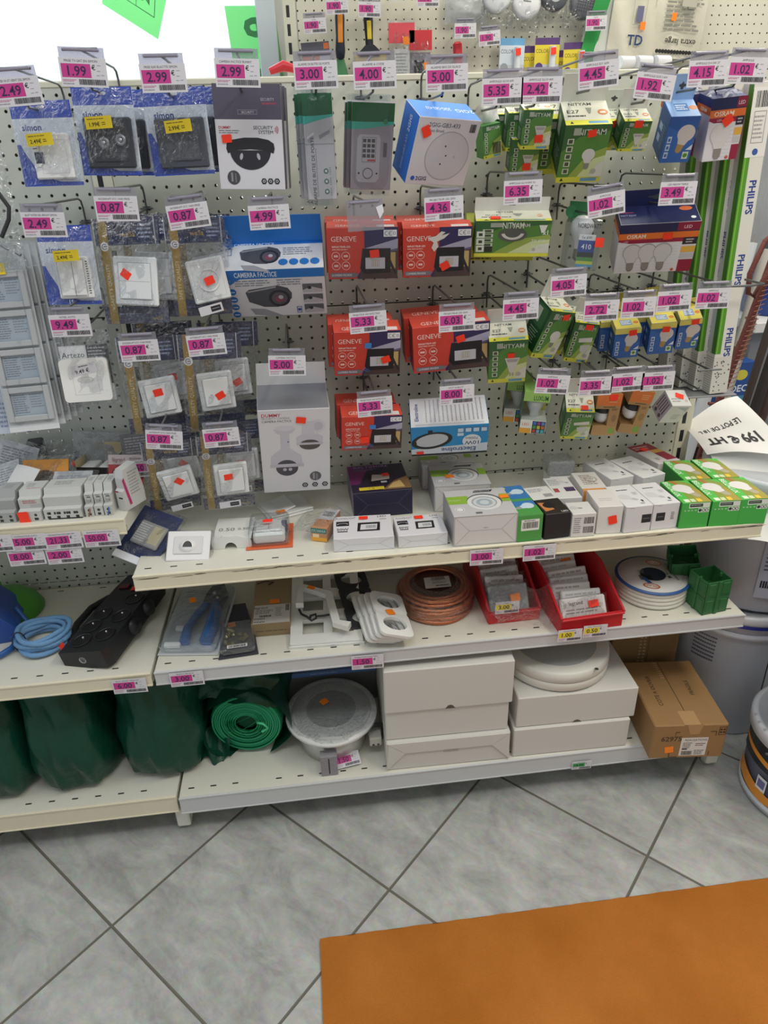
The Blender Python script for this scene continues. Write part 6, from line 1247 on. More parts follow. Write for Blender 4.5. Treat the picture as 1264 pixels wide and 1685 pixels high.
for k in range(9):
    fy = -.355+.026*k; lab = 'flat white packet in the right red bin, '+['nearest the front with red sticker', 'second from the front', 'third from the front', 'fourth from the front', 'fifth from the front', 'sixth, above the white rounded plate', 'seventh, with orange sticker', 'eighth, near the back', 'leaning against the back'][k]
    x = -.320+math.sin(R(-8))*0+(.138*.0)-.139*0; x = -.322-(fy+.388)*math.tan(R(4))+(.008*math.sin(k*2.1))
    t = thing('small_packet', lab, 'packet', (x, fy, ZL+.030+.0035*k), (-34, 3*math.sin(k), 4), 'packets in the right red bin'); w_ = .100 if k else .112; b = MB(); b.box(-w_/2, w_/2, 0, .012, -.024, .030, PLW if k % 2 == 0 else PLG, .003)
    f = b.front(-w_/2, w_/2, -.024, .03, 0)
    if k == 0: f.r(.06, .1, .94, .95, 'D9D5D0'); f.t('legrand', .34, .78, .16, '4A3A3A', fit=.3, bold=.6); f.lines(.1, .3, .9, .55, 2, '9A928C')
    else: f.lines(.1, .5, .9, .9, 2, 'B4B0AC', k)
    b.build('plate_body', t)
    if k in (0, 6): sticker(t, .024, .012, -.003, DOT if k == 0 else DOTO, .026, .016, 4)
    if k < 1: pouch(t, w_+.012, .066, .018, FILM, amp=.002, nu=8, nv=8, seed=90+k, y0=-.003)
t = thing('small_packet', 'grey square card with an orange sticker standing tallest in the right red bin', 'packet', (-.330, -.160, ZL+.085), (-22, 30, 4), 'packets in the right red bin'); b = MB(); b.box(-.03, .03, 0, .004, -.03, .03, M('A9B0AE', .3, .3), .002); b.build('plate_body', t); sticker(t, .004, -.006, -.001, DOTO, .022, .018, -30, 'orange_sticker')
for k in range(6):
    fy = -.298+.03*k; x = -.486-(fy+.33)*math.tan(R(2))+.004*math.sin(k*3.)
    t = thing('small_packet', 'bagged white plate in the left red bin, '+['nearest the front with orange sticker', 'second from the front', 'third from the front', 'fourth from the front', 'fifth from the front', 'at the back'][k], 'packet', (x, fy, ZL+.038+.006*k), (-34, 4*math.sin(k*2), 2), 'packets in the left red bin'); b = MB(); b.box(-.048, .048, 0, .011, -.030, .036, PLW if k else M('B4BEC0', .3), .003); b.front(-.042, .042, -.03, .036, 0).lines(.1, .4, .9, .9, 3, 'B9B5B0', k); b.build('plate_body', t)
    if k == 0: sticker(t, .012, .004, -.014, DOTO, .024, .018, 6, 'orange_sticker')
    pouch(t, .105, .09, .026, FILM, amp=.005, nu=12, nv=12, seed=100+k, y0=-.006)
t = thing('clear_bag', 'loose crumpled clear bag spilling over the left red bin front', 'bag', (-.474, -.348, ZL+.062), (-14, 0, 4)); rn = random.Random(6)
b = MB(); b.grid(lambda u, v: (-.075+.17*u+.012*math.sin(8*v), -.012*math.sin(9*u+4*v)-.014*math.sin(5*v)-.016*math.sin(3.1*u), -.045+.085*v+.014*math.sin(7*u)), 22, 14, FILM); b.build('film_sheet', t)
t = thing('clear_bag', 'clear wrinkled bag standing at the back of the left red bin', 'bag', (-.484, -.115, ZL+.090), (-10, 4, 0)); b = MB(); b.grid(lambda u, v: (-.055+.11*u, .012*math.sin(8*u+3*v), -.05+.11*v+.01*math.sin(5*u)), 16, 12, FILM); b.build('film_sheet', t)
# cable reel flat
t = thing('wire_spool', 'flat spool of white cable with a round printed label and blue rim', 'wire spool', (-.118, -.265, ZL), (0, 0, -8)); b = MB()
for k in range(4): b.tube([(.080*math.cos(2*math.pi*i/44+k), .080*math.sin(2*math.pi*i/44+k), .007+.0105*k) for i in range(44)], .0056, M('D9D6C9', .45), 8, True)
b.lathe([(0, .003), (.078, .003), (.078, .044)], M('C9C6BA', .5), 40); b.build('cable_turns', t)
b = MB(); b.lathe([(.0, .044), (.086, .0445), (.0885, .047), (.0885, .049), (.0, .0492)], M('2F5E9E', .4), 44); b.build('blue_flange', t)
b = MB(); b.lathe([(.026, .0496), (.0815, .0498), (.0815, .0502), (.026, .0503)], M('D5D4CE', .45), 44); f = b.top(-.082, .082, -.082, .082, .0504)
for q, s in ((70, 1), (250, 1)): f.disc(.5+.34*math.cos(R(q)), .5+.34*math.sin(R(q)), .075, 'C4683A', 20, 1.6, q-90); f.disc(.5+.34*math.cos(R(q)), .5+.34*math.sin(R(q)), .055, 'DDD8CE', 18, 1.7, q-90); f.t('SILAP', .5+.34*math.cos(R(q)), .5+.34*math.sin(R(q)), .05, 'C4683A', rot=q-90, bold=.6)
for a in range(-40, 50, 9): f.t('o', .5+.42*math.cos(R(a)), .5+.42*math.sin(R(a)), .02, '4A4A4E')
f.t('Fil domestique', .80, .5, .045, '3A3A44', rot=-80); f.t('25 M', .71, .46, .06, '3A3A44', rot=-80, bold=.6); f.bar(.28, .34, .46, .48, n=14); f.lines(.3, .52, .4, .62, 3, '8A8A8E'); f.poly([(.30, .40), (.36, .25), (.42, .25), (.36, .42)], '2F5E9E'); b.build('round_label', t)
b = MB(); b.lathe([(0, .0494), (.0305, .0505)], M('1E2A3E', .5), 30); b.build('hub_hole', t)
# green junction boxes
GJ = M('2F6A3A', .42)
def jbox(label, loc, rot, w_=.066, h_=.044):
    t = thing('junction_box', label, 'junction box', loc, rot, 'green flush junction boxes'); b = MB(); th = .0022
    b.box(-w_/2, w_/2, -w_/2, w_/2, 0, th, GJ, .001)
    for sx in (-1, 1):
        b.box(min(sx*w_/2, sx*(w_/2-th)), max(sx*w_/2, sx*(w_/2-th)), -w_/2, w_/2, 0, h_, GJ, .0008); b.box(-w_/2, w_/2, min(sx*w_/2, sx*(w_/2-th)), max(sx*w_/2, sx*(w_/2-th)), 0, h_, GJ, .0008)
        for c_ in (-.5, .5):
            b.box(c_*w_*.55-.009, c_*w_*.55+.009, sx*w_/2-.0015, sx*w_/2+.0015, .008, h_-.006, GJ, .001); b.box(sx*w_/2-.0015, sx*w_/2+.0015, c_*w_*.55-.009, c_*w_*.55+.009, .008, h_-.006, GJ, .001)
        b.box(-.004, .004, sx*w_/2-.003, sx*w_/2+.003, 0, h_, GJ, .001); b.box(sx*w_/2-.003, sx*w_/2+.003, -.004, .004, 0, h_, GJ, .001)
    b.build('box_shell', t)
    b = MB(); b.lathe([(.012, .0026), (.0135, .0045), (.016, .0045), (.017, .0024)], GJ, 22); b.build('knockout', t)
    b = MB()
    for sx in (-1, 1): b.box(sx*(w_/2-.006)-.003, sx*(w_/2-.006)+.003, -.003, .003, h_-.012, h_-.001, GJ, .001)
    b.build('screw_post', t); return t
jbox('lower of the two stacked green junction boxes at the shelf corner', (-.018, -.343, ZL), (0, 0, 8))
jbox('upper of the two stacked green junction boxes at the shelf corner', (-.018, -.343, ZL+.0445), (0, 0, 8))
jbox('green junction box standing behind the stacked pair', (-.034, -.248, ZL), (0, 0, -10))
jbox('tilted green junction box on top of the rear one', (-.034, -.250, ZL+.054), (16, -8, -18))

# ------------------------------------------------------------------ lowest shelf (top z = .13)
ZF = .1305
GB = M('0F4232', .34, 0, .9, 34., 0., .35, name='dark_green_bag_film')
def gbag(label, x, y, w_, d_, h_, seed, lean=0.):
    rn = random.Random(seed); ph = [rn.uniform(0, 6.3) for _ in range(12)]
    t = thing('green_bag', label, 'plastic bag', (x, y, ZF), (0, 0, 0), 'dark green plastic bags'); b = MB(); NA, NH = 64, 40
    def P(u, v):
        a = 2*math.pi*u; ca, sa = math.cos(a), math.sin(a); sq = (abs(ca)**3.2+abs(sa)**3.2)**(-1/3.2)
        taper = .90+.10*math.sin(math.pi*min(1, v*1.6))-.10*max(0, v-.5)-.12*max(0, .06-v)/.06
        fold = .030*math.sin(5*a+ph[0]+2.5*v)*(.3+v) + .022*math.sin(9*a+ph[1]-6*v) + .016*math.sin(17*a+11*v+ph[2]) + .016*math.sin(13*v+ph[3]+3*a) + .012*math.sin(29*a+ph[4]+8*v) + .006*math.sin(53*a-14*v+ph[6])
        r_ = sq*taper*(1+fold)
        return (w_/2*r_*ca+lean*v, d_/2*r_*sa, max(0, h_*v*(1+.03*math.sin(3*a+ph[5]))))
    b.grid(P, NA, NH, GB); b.add([P(i/NA, 0) for i in range(NA)], [list(range(NA))], GB); b.add([P(i/NA, 1) for i in range(NA)], [list(range(NA))], GB); b.build('bag_body', t)
    return t
gbag('dark green plastic bag cut off by the photo left edge', -1.725, -.212, .20, .345, .295, 1, -.01)
gbag('middle dark green plastic bag on the lowest left shelf', -1.540, -.207, .195, .345, .30, 2, -.02)
gbag('widest dark green plastic bag beside the shelf joint', -1.338, -.202, .212, .335, .30, 3, .0)
# net roll in a bag
t = thing('net_roll', 'roll of bright green edging netting in an open dark green bag', 'roll', (-1.135, -.295, ZF+.098), (0, 0, -6)); NR = M('1FA06A', .55); b = MB(); pth = []
b.lathe([(.028, .0), (.082, -.004), (.088, .002), (.088, .24), (0, .24)], M('158455', .6), 40, axis='y')
for k in range(11):
    r0 = .026+.0055*k; b.lathe([(r0, -.006-.002*math.sin(k*2.)), (r0+.0034, -.0065-.002*math.sin(k*2.)), (r0+.0040, .004)], NR, 40, axis='y')
b.lathe([(0, .01), (.026, .008)], M('0E5A3E', .6), 24, axis='y'); b.build('netting', t)
b = MB(); rn = random.Random(12)
for k in range(7):
    z0 = -.026+.008*k; b.grid(lambda u, v, z0=z0, k=k: (-.05+.095*u+.006*math.sin(5*u+k), -.010-.010*math.sin(math.pi*u)*(1+.5*math.sin(k*2))-.006*v, z0+.018*math.sin(4*u+k)+.006*v), 12, 2, NR)
b.tube([(.03, -.016, .012), (.046, -.026, .018), (.056, -.022, .0), (.04, -.022, -.012)], .003, M('4FC98E', .5), 6); b.build('loose_end', t)
b = MB()
b.grid(lambda u, v: ((.098+.012*math.sin(6*v+9*u))*math.cos(R(-60+330*u))*1.05, -.02+.28*v+.012*math.sin(7*u*3), (.098+.012*math.sin(6*v+9*u)+.02*max(0, math.sin(R(-60+330*u))))*math.sin(R(-60+330*u))), 40, 12, GB)
b.grid(lambda u, v: (-.115+.19*u+.012*math.sin(9*v), -.012+.05*v+.012*math.sin(7*u), .085+.06*v+.012*math.sin(11*u)-.05*abs(u-.45)), 18, 8, GB)
b.grid(lambda u, v: (-.12+.075*u, -.035+.05*v+.012*math.sin(9*u+4*v), -.095+.06*v+.01*math.sin(8*u)), 10, 8, GB); b.build('bag_wrap', t)
# round fixture
t = thing('light_fixture', 'round recessed light fixture under film on a small grey block', 'light fixture', (-.925, -.285, ZF), (0, 0, 0)); LM = M('C9CAC8', .25, .5); TF = Matrix.Translation((0, 0, .052)) @ Matrix.Rotation(R(3), 4, 'X')
b = MB(); b.T = TF; b.lathe([(0, -.050), (.078, -.050), (.084, -.044), (.086, .036), (.082, .038)], LM, 48); b.build('can', t)
b = MB(); b.T = TF; b.lathe([(.086, .034), (.108, .037), (.1145, .043), (.1135, .049), (.100, .051)], M('D6D6D2', .35), 56); b.build('rim', t)
b = MB(); b.T = TF; b.lathe([(.100, .051), (.096, .054), (.062, .0548)], M('B0B2B0', .28), 48); b.lathe([(0, .0562), (.062, .0548)], M('8A8E8C', .3), 40); b.build('diffuser', t)
b = MB(); b.T = TF; b.grid(lambda u, v: (.118*v*math.cos(6.2832*u), .116*v*math.sin(6.2832*u), .0605-.014*v**4+.0016*math.sin(40*u*v)), 48, 10, FILM); b.build('clear_film', t)
q = sticker_top(t, -.016, .018, .0, DOTO, .02, .018, 34, 'orange_sticker'); q.matrix_local = TF @ Matrix.Translation((0, 0, .0622))
b = MB(); b.box(-.035, .005, -.118, -.095, 0, .062, M('8E8C90', .7, 0, .3, 300., var=.25), .001); f = b.front(-.035, .005, 0, .062, -.118); f.r(.46, .1, .54, .9, '2A2A2C'); b.build('foam_block', t)
b = MB(); b.box(.088, .118, -.075, -.03, .036, .062, M('BDBBB2', .4), .002); f = b.front(.088, .118, .036, .062, -.075); f.r(.2, .1, .4, .3, '3A3A3A'); f.r(.6, .1, .8, .3, '3A3A3A'); b.build('terminal_block', t)
b = MB(); b.tube([(.07, -.06, .075), (.10, -.055, .086), (.125, -.04, .07), (.128, -.03, .03), (.118, -.02, .006)], .006, DARK, 8); b.build('cable', t)
# boards behind
t = thing('flat_panel', 'flat dark panel pack with a blue top edge standing behind the light fixture', 'panel', (-.915, -.150, ZF), (0, 0, 0)); b = MB(); b.box(-.135, .118, 0, .02, 0, .112, M('6E7270', .4), .002, {'+z': paper('5A7FC0')}); f = b.front(-.135, .118, 0, .112, 0); f.r(0, .88, 1, 1, '6E90D0'); f.lines(.3, .91, .6, .97, 1, 'A9BEE4'); b.build('panel_body', t)
# white cartons
WC = M('CFCDC6', .55, 0, .03, 30., name='white_corrugated_card')
def wcarton(label, x, y, z, rz, whd, flap=False, notch=True):
    w_, h_, d_ = whd; t = thing('white_carton', label, 'carton', (x, y, z), (0, 0, rz), 'plain white cartons'); b = MB(); b.box(-w_/2, w_/2, 0, d_, 0, h_, WC, .0025); f = b.front(-w_/2, w_/2, 0, h_, 0)
    if notch: f.poly([(.47, 0), (.49, .07), (.51, .09), (.53, .07), (.55, 0)], '55524C')
    b.build('carton_body', t)
    if flap:
        b = MB(); q = .06*w_
        for s in (-1, 1):
            b.prism([(s*w_/2, .004), (s*(w_/2-.005), h_*.98), (s*(w_/2-.045), h_*.62)], -.004, -.001, WC)
        b.prism([(-w_/2+.004, h_), (w_/2-.004, h_), (w_/2-.045, h_*.63), (-w_/2+.045, h_*.63)], -.0045, -.0015, WC)
        f = b.front(-w_/2, w_/2, 0, h_, -.0002); f.bar(.46, .48, .58, .6, 'B4B2AA', n=16); b.build('end_flap', t)
    return t
ZT = ZF
wcarton('bottom carton of the left white stack, folded end flap', -.650, -.410, ZF, -1, (.303, .088, .30), True, False)
wcarton('middle carton of the left white stack', -.652, -.400, ZF+.0885, -1, (.296, .088, .30), False, False)
wcarton('top carton of the left white stack, half moon notch below', -.650, -.406, ZF+.177, -1, (.303, .125, .30))
wcarton('lower carton of the right white stack', -.343, -.412, ZF, -1, (.292, .088, .29), False, False)
wcarton('upper carton of the right white stack, under the round lamp', -.334, -.405, ZF+.0885, -1, (.297, .092, .29))
t = thing('ceiling_lamp', 'round white ceiling lamp lying on the right carton stack', 'ceiling lamp', (-.352, -.268, ZF+.181)); b = MB(); b.lathe([(0, 0), (.128, .0), (.134, .006), (.135, .026), (.133, .028)], M('D8D6CC', .4), 56); b.build('base_ring', t); b = MB(); b.lathe([(.133, .0285), (.135, .030), (.133, .052), (.128, .056), (.100, .056)], M('D8D6CC', .4), 56); b.build('upper_ring', t); b = MB(); b.lathe([(0, .060), (.06, .0595), (.102, .056)], M('A9ABAA', .3), 48); b.build('diffuser', t); b = MB(); b.top(.0, .1, -.13, -.1, .0565).disc(.6, .2, .16, '3A3A38', 10); b.build('screw_hole', t)
# fragile carton
CB = M('97744A', .62, 0, .04, 60., var=.06, name='brown_corrugated_card')
t = thing('cardboard_box', 'brown cardboard box marked FRAGILE sticking out over the lowest shelf end', 'box', (-.074, -.474, ZF), (0, 0, -6)); w_, h_, d_ = .178, .108, .235; b = MB(); b.box(-w_/2, w_/2, 0, d_, 0, h_, CB, .003); f = b.front(-w_/2, w_/2, 0, h_, 0); ft = b.top(-w_/2, w_/2, 0, d_, h_)
ft.r(.49, 0, .503, 1, '5E4830'); ft.r(.40, 0, .62, .2, 'B08C60'); ft.t('FRAGILE', .74, .55, .045, '3A2E26', rot=90, bold=.6); ft.t('COTE A OUVRIR', .23, .52, .045, '3A2E26', rot=90, bold=.6); ft.t("'", .13, .5, .03, '3A2E26', rot=90); ft.lines(.42, .7, .48, .98, 8, 'C4A070')
f.poly([(.44, 1), (.66, 1), (.62, .72), (.50, .72)], 'B08C60'); f.r(.40, .08, .76, .62, 'DAD6CE'); f.t('REALISATIONS', .60, .55, .06, '3A3A40', fit=.3, bold=.5); f.lines(.43, .3, .56, .48, 4, '3A3A40'); f.lines(.6, .1, .74, .25, 3, '4A4A4E'); f.lines(.6, .36, .74, .46, 2, '7A3A3A', 4); f.bar(.43, .1, .58, .22, n=18); f.r(.43, .26, .5, .30, '2A2A2E')
f.t('62975', .26, .60, .14, '4A3826', bold=1., fit=.28); f.frame(.88, .68, .98, .92, .008, '2E2620')
for i in (.905, .945):
    for j in (.74, .82): f.disc(i+.005, j+.02, .028, '2E2620', 8)
f.r(.3, .78, .36, .8, '4A3A2A'); f.r(.3, .7, .308, .8, '4A3A2A'); f.r(.77, .78, .85, .8, '4A3A2A'); f.r(.845, .66, .853, .8, '4A3A2A'); f.r(.26, .06, .27, .18, '4A3A2A'); f.r(.26, .04, .38, .06, '4A3A2A'); f.r(.80, .08, .808, .2, '4A3A2A')
b.build('carton', t); sticker(t, -.044, .030, -.0006, DOTO, .022, .02, 8, 'orange_sticker')
t = thing('cardboard_box', 'brown cardboard box standing upright at the back, printed columns on its side', 'box', (-.062, -.205, ZF), (0, 0, -4)); b = MB(); b.box(-.10, .085, 0, .09, 0, .26, M('856840', .62, 0, .04, 60., name='dull_brown_card'), .003); f = b.front(-.10, .085, 0, .26, 0)
for i in range(2): f.lines(.42+.06*i, .3, .46+.06*i, .98, 16, 'B9A07A', i)
f.r(.55, .2, .56, 1, '5E4830'); f.frame(.64, .5, .92, .9, .01, '7A6242'); b.build('carton', t)
# ------------------------------------------------------------------ right hand side: buckets, notices, bars
def bucket(name, label, x, y, z, r0, r1, h_, m, group=None, lid=None, n=56):
    t = thing(name, label, 'bucket', (x, y, z), (0, 0, 0), group); b = MB(); b.lathe([(0, 0), (r0-.004, 0), (r0, .006), (r1-.002, h_-.03), (r1-.002, h_-.028)], m, n); b.build('bucket_body', t)
    b = MB(); b.lathe([(r1-.001, h_-.032), (r1+.006, h_-.030), (r1+.007, h_-.002), (r1+.002, h_+.004), (r1-.008, h_+.004), (r1-.010, h_-.004), (0, h_-.004)], lid or m, n); b.build('lid', t); return t
BW = M('B9BDC6', .38); NV = M('232C55', .35); BLK = M('1E2126', .4)
a = bucket('paint_bucket', 'white paint bucket with a blue lid stripe on the floor behind the shelf end', .205, -.155, 0, .150, .162, .40, BW, 'white paint buckets', M('C9CCD2', .35))
b = MB(); b.lathe([(.1705, .372), (.1705, .382)], M('2A3490', .4), 56); b.build('blue_stripe', a)
b = MB(); b.lathe([(.158, .328), (.166, .332), (.168, .345), (.162, .35)], M('C2C6CE', .35), 56); b.build('shoulder_rib', a)
b = MB(); 
for k in range(7):
    for i in range(10):
        q0 = R(203+2.2*i); q1 = R(204.9+2.2*i); zz = .24+.012*k; rr = .1585; b.add([(rr*math.cos(q0), rr*math.sin(q0), zz), (rr*math.cos(q1), rr*math.sin(q1), zz), (rr*math.cos(q1), rr*math.sin(q1), zz+.005), (rr*math.cos(q0), rr*math.sin(q0), zz+.005)], [[0, 1, 2, 3]], '5E636E')
b.build('printed_lines', a)
b = MB(); b.tube([(-.004+.0*k, -.1795+.0055*(1-k/10.)**2, .40-.037*k) for k in range(10)], .0016, DARK, 6); b.build('dangling_cord', a)
b = MB(); b.lathe([(0, -.012), (.006, -.012), (.010, -.008), (.0125, -.004), (.0125, 0), (.008, .004)], M('8E8A80', .4, .6), 20, (-.005, -.190, .376), 'y'); b.lathe([(0, -.0135), (.005, -.0125)], M('2A2A2A'), 14, (-.005, -.190, .376), 'y'); b.build('cord_lock', a); b = MB(); b.tube([(.005, -.195, .37), (.05, -.21, .33), (.09, -.20, .315)], .0022, DARK, 6); b.build('wire_handle', a)
a = bucket('paint_bucket', 'white paint bucket stacked on the blue striped one, label facing front', .225, -.15, .406, .150, .162, .355, BW, 'white paint buckets', M('C4C8CF', .35))
b = MB()
def cyl_lab(b, rr, a0, a1, z0, z1, m, n=14): b.add([(rr*math.cos(R(a0+(a1-a0)*i/n)), rr*math.sin(R(a0+(a1-a0)*i/n)), z) for i in range(n+1) for z in (z0, z1)], [[2*i, 2*i+2, 2*i+3, 2*i+1] for i in range(n)], m)
cyl_lab(b, .1600, 240, 300, .05, .30, paper('AEB4C4'))
rn = random.Random(2)
for k in range(14): cyl_lab(b, .1604, 243, 243+10+20*rn.random(), .13+.011*k, .134+.011*k, paper('4A5068'), 4)
for k in range(9): cyl_lab(b, .1604, 243+2*k, 244+2*k+.5*rn.random(), .08, .10, paper('24262E'), 1)
cyl_lab(b, .1604, 246, 290, .285, .29, paper('24262E'), 6); b.build('printed_label', a)
a = bucket('paint_bucket', 'dark paint bucket with white lid and orange swoosh at the right edge', .240, -.505, 0, .138, .146, .225, M('5E6274', .4), None, M('D3D4D6', .32))
b = MB(); cyl_lab(b, .1462, 150, 330, .120, .19, BLK, 40)
def band(b, rr, f0, f1, a0, a1, m, n=40):
    vs = []; 
    for i in range(n+1):
        q = a0+(a1-a0)*i/n; u = i/n; vs += [(rr*math.cos(R(q)), rr*math.sin(R(q)), f0(u)), (rr*math.cos(R(q)), rr*math.sin(R(q)), f1(u))]
    b.add(vs, [[2*i, 2*i+2, 2*i+3, 2*i+1] for i in range(n)], m)
OR = M('E0902A', .4)
band(b, .1466, lambda u: .150-.06*u, lambda u: .163-.05*u, 150, 330, OR); band(b, .1455, lambda u: .03+.10*abs(u-.25)**1.3, lambda u: .05+.14*max(0, .28-u)+.02*u, 150, 330, OR); cyl_lab(b, .1458, 186, 197, .06, .10, paper('E4E2E0'), 4); cyl_lab(b, .1462, 187.5, 195.5, .068, .092, paper('6A6A9A'), 4); b.build('printed_wrap', a)
b = MB(); b.lathe([(.139, .006), (.143, .004), (.145, .022), (.1415, .026)], M('D0D3D6', .35), 56); b.build('foot_rim', a)
b = MB()
for i in range(10): q = R(160+10*i); b.box(.148*math.cos(q)-.003, .148*math.cos(q)+.003, .148*math.sin(q)-.003, .148*math.sin(q)+.003, .2285, .232, M('B4B6BA', .35), .001)
b.tube([(.153*math.cos(R(200)), .153*math.sin(R(200)), .2), (.18*math.cos(R(196)), .18*math.sin(R(196)), .206)], .003, M('6A6A6C', .4, .5), 8); b.build('lid_lugs', a)
bucket('paint_bucket', 'navy blue bucket standing on the white lid at the right edge', .262, -.505, .2305, .124, .136, .33, NV, None, M('2A3460', .35))

# paper notices over the bucket stack
PAP = M('DDDCD8', .6)
def sheet(name, label, c00, c10, c11, c01, bow, paint=None):
    """paper sheet through four corners, bowed up along its middle"""
    C = [Vector(p) for p in (c00, c10, c11, c01)]; ctr = sum(C, Vector())/4; t = thing(name, label, 'paper notice', ctr); b = MB(); n = (C[1]-C[0]).cross(C[3]-C[0]).normalized()
    def P(u, v, l=0.):
        p = C[0]*(1-u)*(1-v)+C[1]*u*(1-v)+C[2]*u*v+C[3]*(1-u)*v-ctr; return p + n*(bow*math.sin(math.pi*u)*(.4+.6*v)+.006*math.sin(5*u+4*v)+l)
    b.grid(P, 16, 16, PAP); b.build('paper_sheet', t)
    if paint:
        for txt, cu, cv, h_, bold, rot in paint:
            b = MB(); vs, fs, x0, x1 = glyphs(txt, bold); W = (C[1]-C[0]).length; H = (C[3]-C[0]).length; q = R(rot); out_ = []
            for x, y in vs:
                X = (x-(x0+x1)/2)*h_/.72; Y = (y-.36)*h_/.72; X, Y = X*math.cos(q)-Y*math.sin(q), X*math.sin(q)+Y*math.cos(q); out_.append(P(cu+X/W, cv+Y/H, .0006))
            b.add(out_, fs, M('1E1E20', .6)); b.build('printed_text', t)
    return t
sheet('paper_notice', 'large white paper notice reading 199 euro, upside down on the bucket stack', (.060, -.115, .776), (.205, -.235, .815), (.200, .02, .875), (.066, .03, .806), .010,
      [('199 € HT', .46, .30, .025, 2.2, 184), ('LE POT DE 18 L', .42, .60, .0130, 1.2, 184)])
sheet('paper_notice', 'white printed form drooping in front of the 199 euro notice', (.030, -.345, .665), (.215, -.350, .610), (.215, -.165, .800), (.074, -.100, .784), .010, [('Peinture', .74, .42, .007, 1., -8), ('Isolation', .74, .36, .007, 1., -8), ('MS', .70, .30, .007, 1., -8), ('- -- --- - -- --- -- - --', .5, .72, .006, .5, -4), ('-- - --- -- - -- --- -- -', .55, .62, .005, .5, -4)])
t = thing('rebar_hook', 'rusty red ribbed bar with a hooked end at the right', 'metal bar', (.235, .08, .62), (0, 0, 0)); RU = M('6E3A34', .6, .3, .5, 240.); b = MB(); b.tube([(-.085, .0, -.05), (-.055, .0, .17), (.0, .01, .42), (.05, .01, .70)], .010, RU, 10)
b.build('bar', t); b = MB(); b.tube([(.048, .01, .62), (.02, -.01, .66), (-.02, -.02, .635), (-.05, -.03, .56), (-.048, -.035, .515), (-.030, -.035, .505), (-.008, -.03, .55), (.01, -.03, .58)], .0065, RU, 10); b.build('hook', t); b = MB()
for i in range(60):
    u = i/60; z = -.05+.75*u; x = -.085+.135*u; b.tube([(x-.011, -.008, z), (x, -.0115, z+.003), (x+.011, -.008, z+.006)], .0012, M('8A5A50', .5, .4), 5)
o = b.build('ribs', t)
b = MB(); b.tube([(-.075, .0, .22), (-.03, -.006, .215), (.0, -.004, .205), (.012, -.004, .205)], .0045, RU, 8); b.build('cross_pin', t)
for i, (x, z0, dx, z1, rr, lab) in enumerate([(.300, .62, .12, 1.16, .011, 'thin dark steel bar leaning left of the two thick bars'), (.345, .62, .13, 1.14, .015, 'thick dark steel bar leaning at the right edge'), (.385, .62, .14, 1.12, .015, 'brown steel bar leaning at the far right edge')]):
    t = thing('steel_bar', lab, 'metal bar', (x-.035, .20+.02*i, 0), (0, 0, 0), 'leaning steel bars'); b = MB(); b.tube([(0, 0, .005), (.05, 0, z0-.2), (dx+.02, .02, z1)], rr, M(['4A3E38', '3E3836', '5A4640'][i], .55, .4, .3, 160.), 12); b.build('bar', t)
t = thing('steel_bar', 'threaded flat iron with a flange at the right edge', 'metal bar', (.46, .16, .70), (0, 20, 0)); b = MB(); b.box(-.07, .09, -.006, .006, -.006, .012, M('8A7E70', .5, .4), .002); b.tube([(.02, 0, .012), (.02, 0, .05), (.06, .0, .16)], .012, M('55443C', .55, .4), 10); b.build('bar', t)
t = thing('plastic_tube', 'pale white plastic tube with clips behind the hooked rusty bar', 'tube', (.305, .30, .80)); b = MB(); b.tube([(-.12, 0, -.80), (.0, 0, .15), (.04, .02, .42)], .020, M('D9DDE2', .3), 16); b.build('tube_body', t); b = MB()
for s in (-.008, .008): b.tube([(.04+s, .02, .42), (.043+s, .02, .44)], .003, M('B4B0A8', .3, .6), 6)
b.build('end_pins', t)
t = thing('plastic_tube', 'second pale tube with brown patch at the right edge', 'tube', (.345, .29, .80)); b = MB(); b.tube([(-.10, 0, -.80), (.02, 0, .2), (.055, .02, .40)], .020, M('C9C4BC', .3), 16); b.tube([(.008, -.001, .10), (.025, 0, .22)], .0206, M('8A6A54', .5), 16); b.build('tube_body', t)
t = thing('clear_sheet', 'bluish translucent plastic sheet hanging beside the tube cartons', 'plastic sheet', (.255, .36, .80), (0, 0, -8)); b = MB(); b.grid(lambda u, v: (-.10+.20*u+.10*v, .012*math.sin(9*u), .74*v), 10, 10, film('blue_sheet', 'E4ECFA', .2, .3, 20., .15, .35)); b.build('film_sheet', t)
t = thing('wooden_crate', 'dark brown wooden crate standing behind the gondola end', 'crate', (.36, .34, 0)); b = MB(); WD = M('3E2A22', .6, 0, .2, 30., var=.2); WL = M('A9927A', .55, 0, .15, 40., var=.1)
b.box(-.20, .20, 0, .02, 0, .60, WD, .003); b.box(-.20, .20, .20, .22, 0, .60, WD, .003); b.box(-.20, -.18, .02, .2, 0, .60, WD, .003); b.box(.18, .20, .02, .2, 0, .60, WD, .003); b.box(-.20, .2, .02, .2, .30, .32, WD, .003); b.build('boards', t); b = MB(); b.box(-.205, .205, -.004, .024, .60, .615, WL, .002); b.build('top_rim', t)
t = thing('product_box', 'blue box with white letters and a yellow emblem behind the steel bars', 'box', (.515, .52, .616), (0, 0, 4)); b = MB(); b.box(-.05, .07, 0, .1, 0, .20, paper('24509A'), .002); f = b.front(-.05, .07, 0, .2, 0); f.t('DEC', .62, .55, .12, 'E4ECF6', bold=1.2); f.disc(.62, .78, .09, 'D9D24A', 14, 1.3); f.r(.3, 0, 1, .42, '3A8AB0'); b.build('carton', t)
b = None
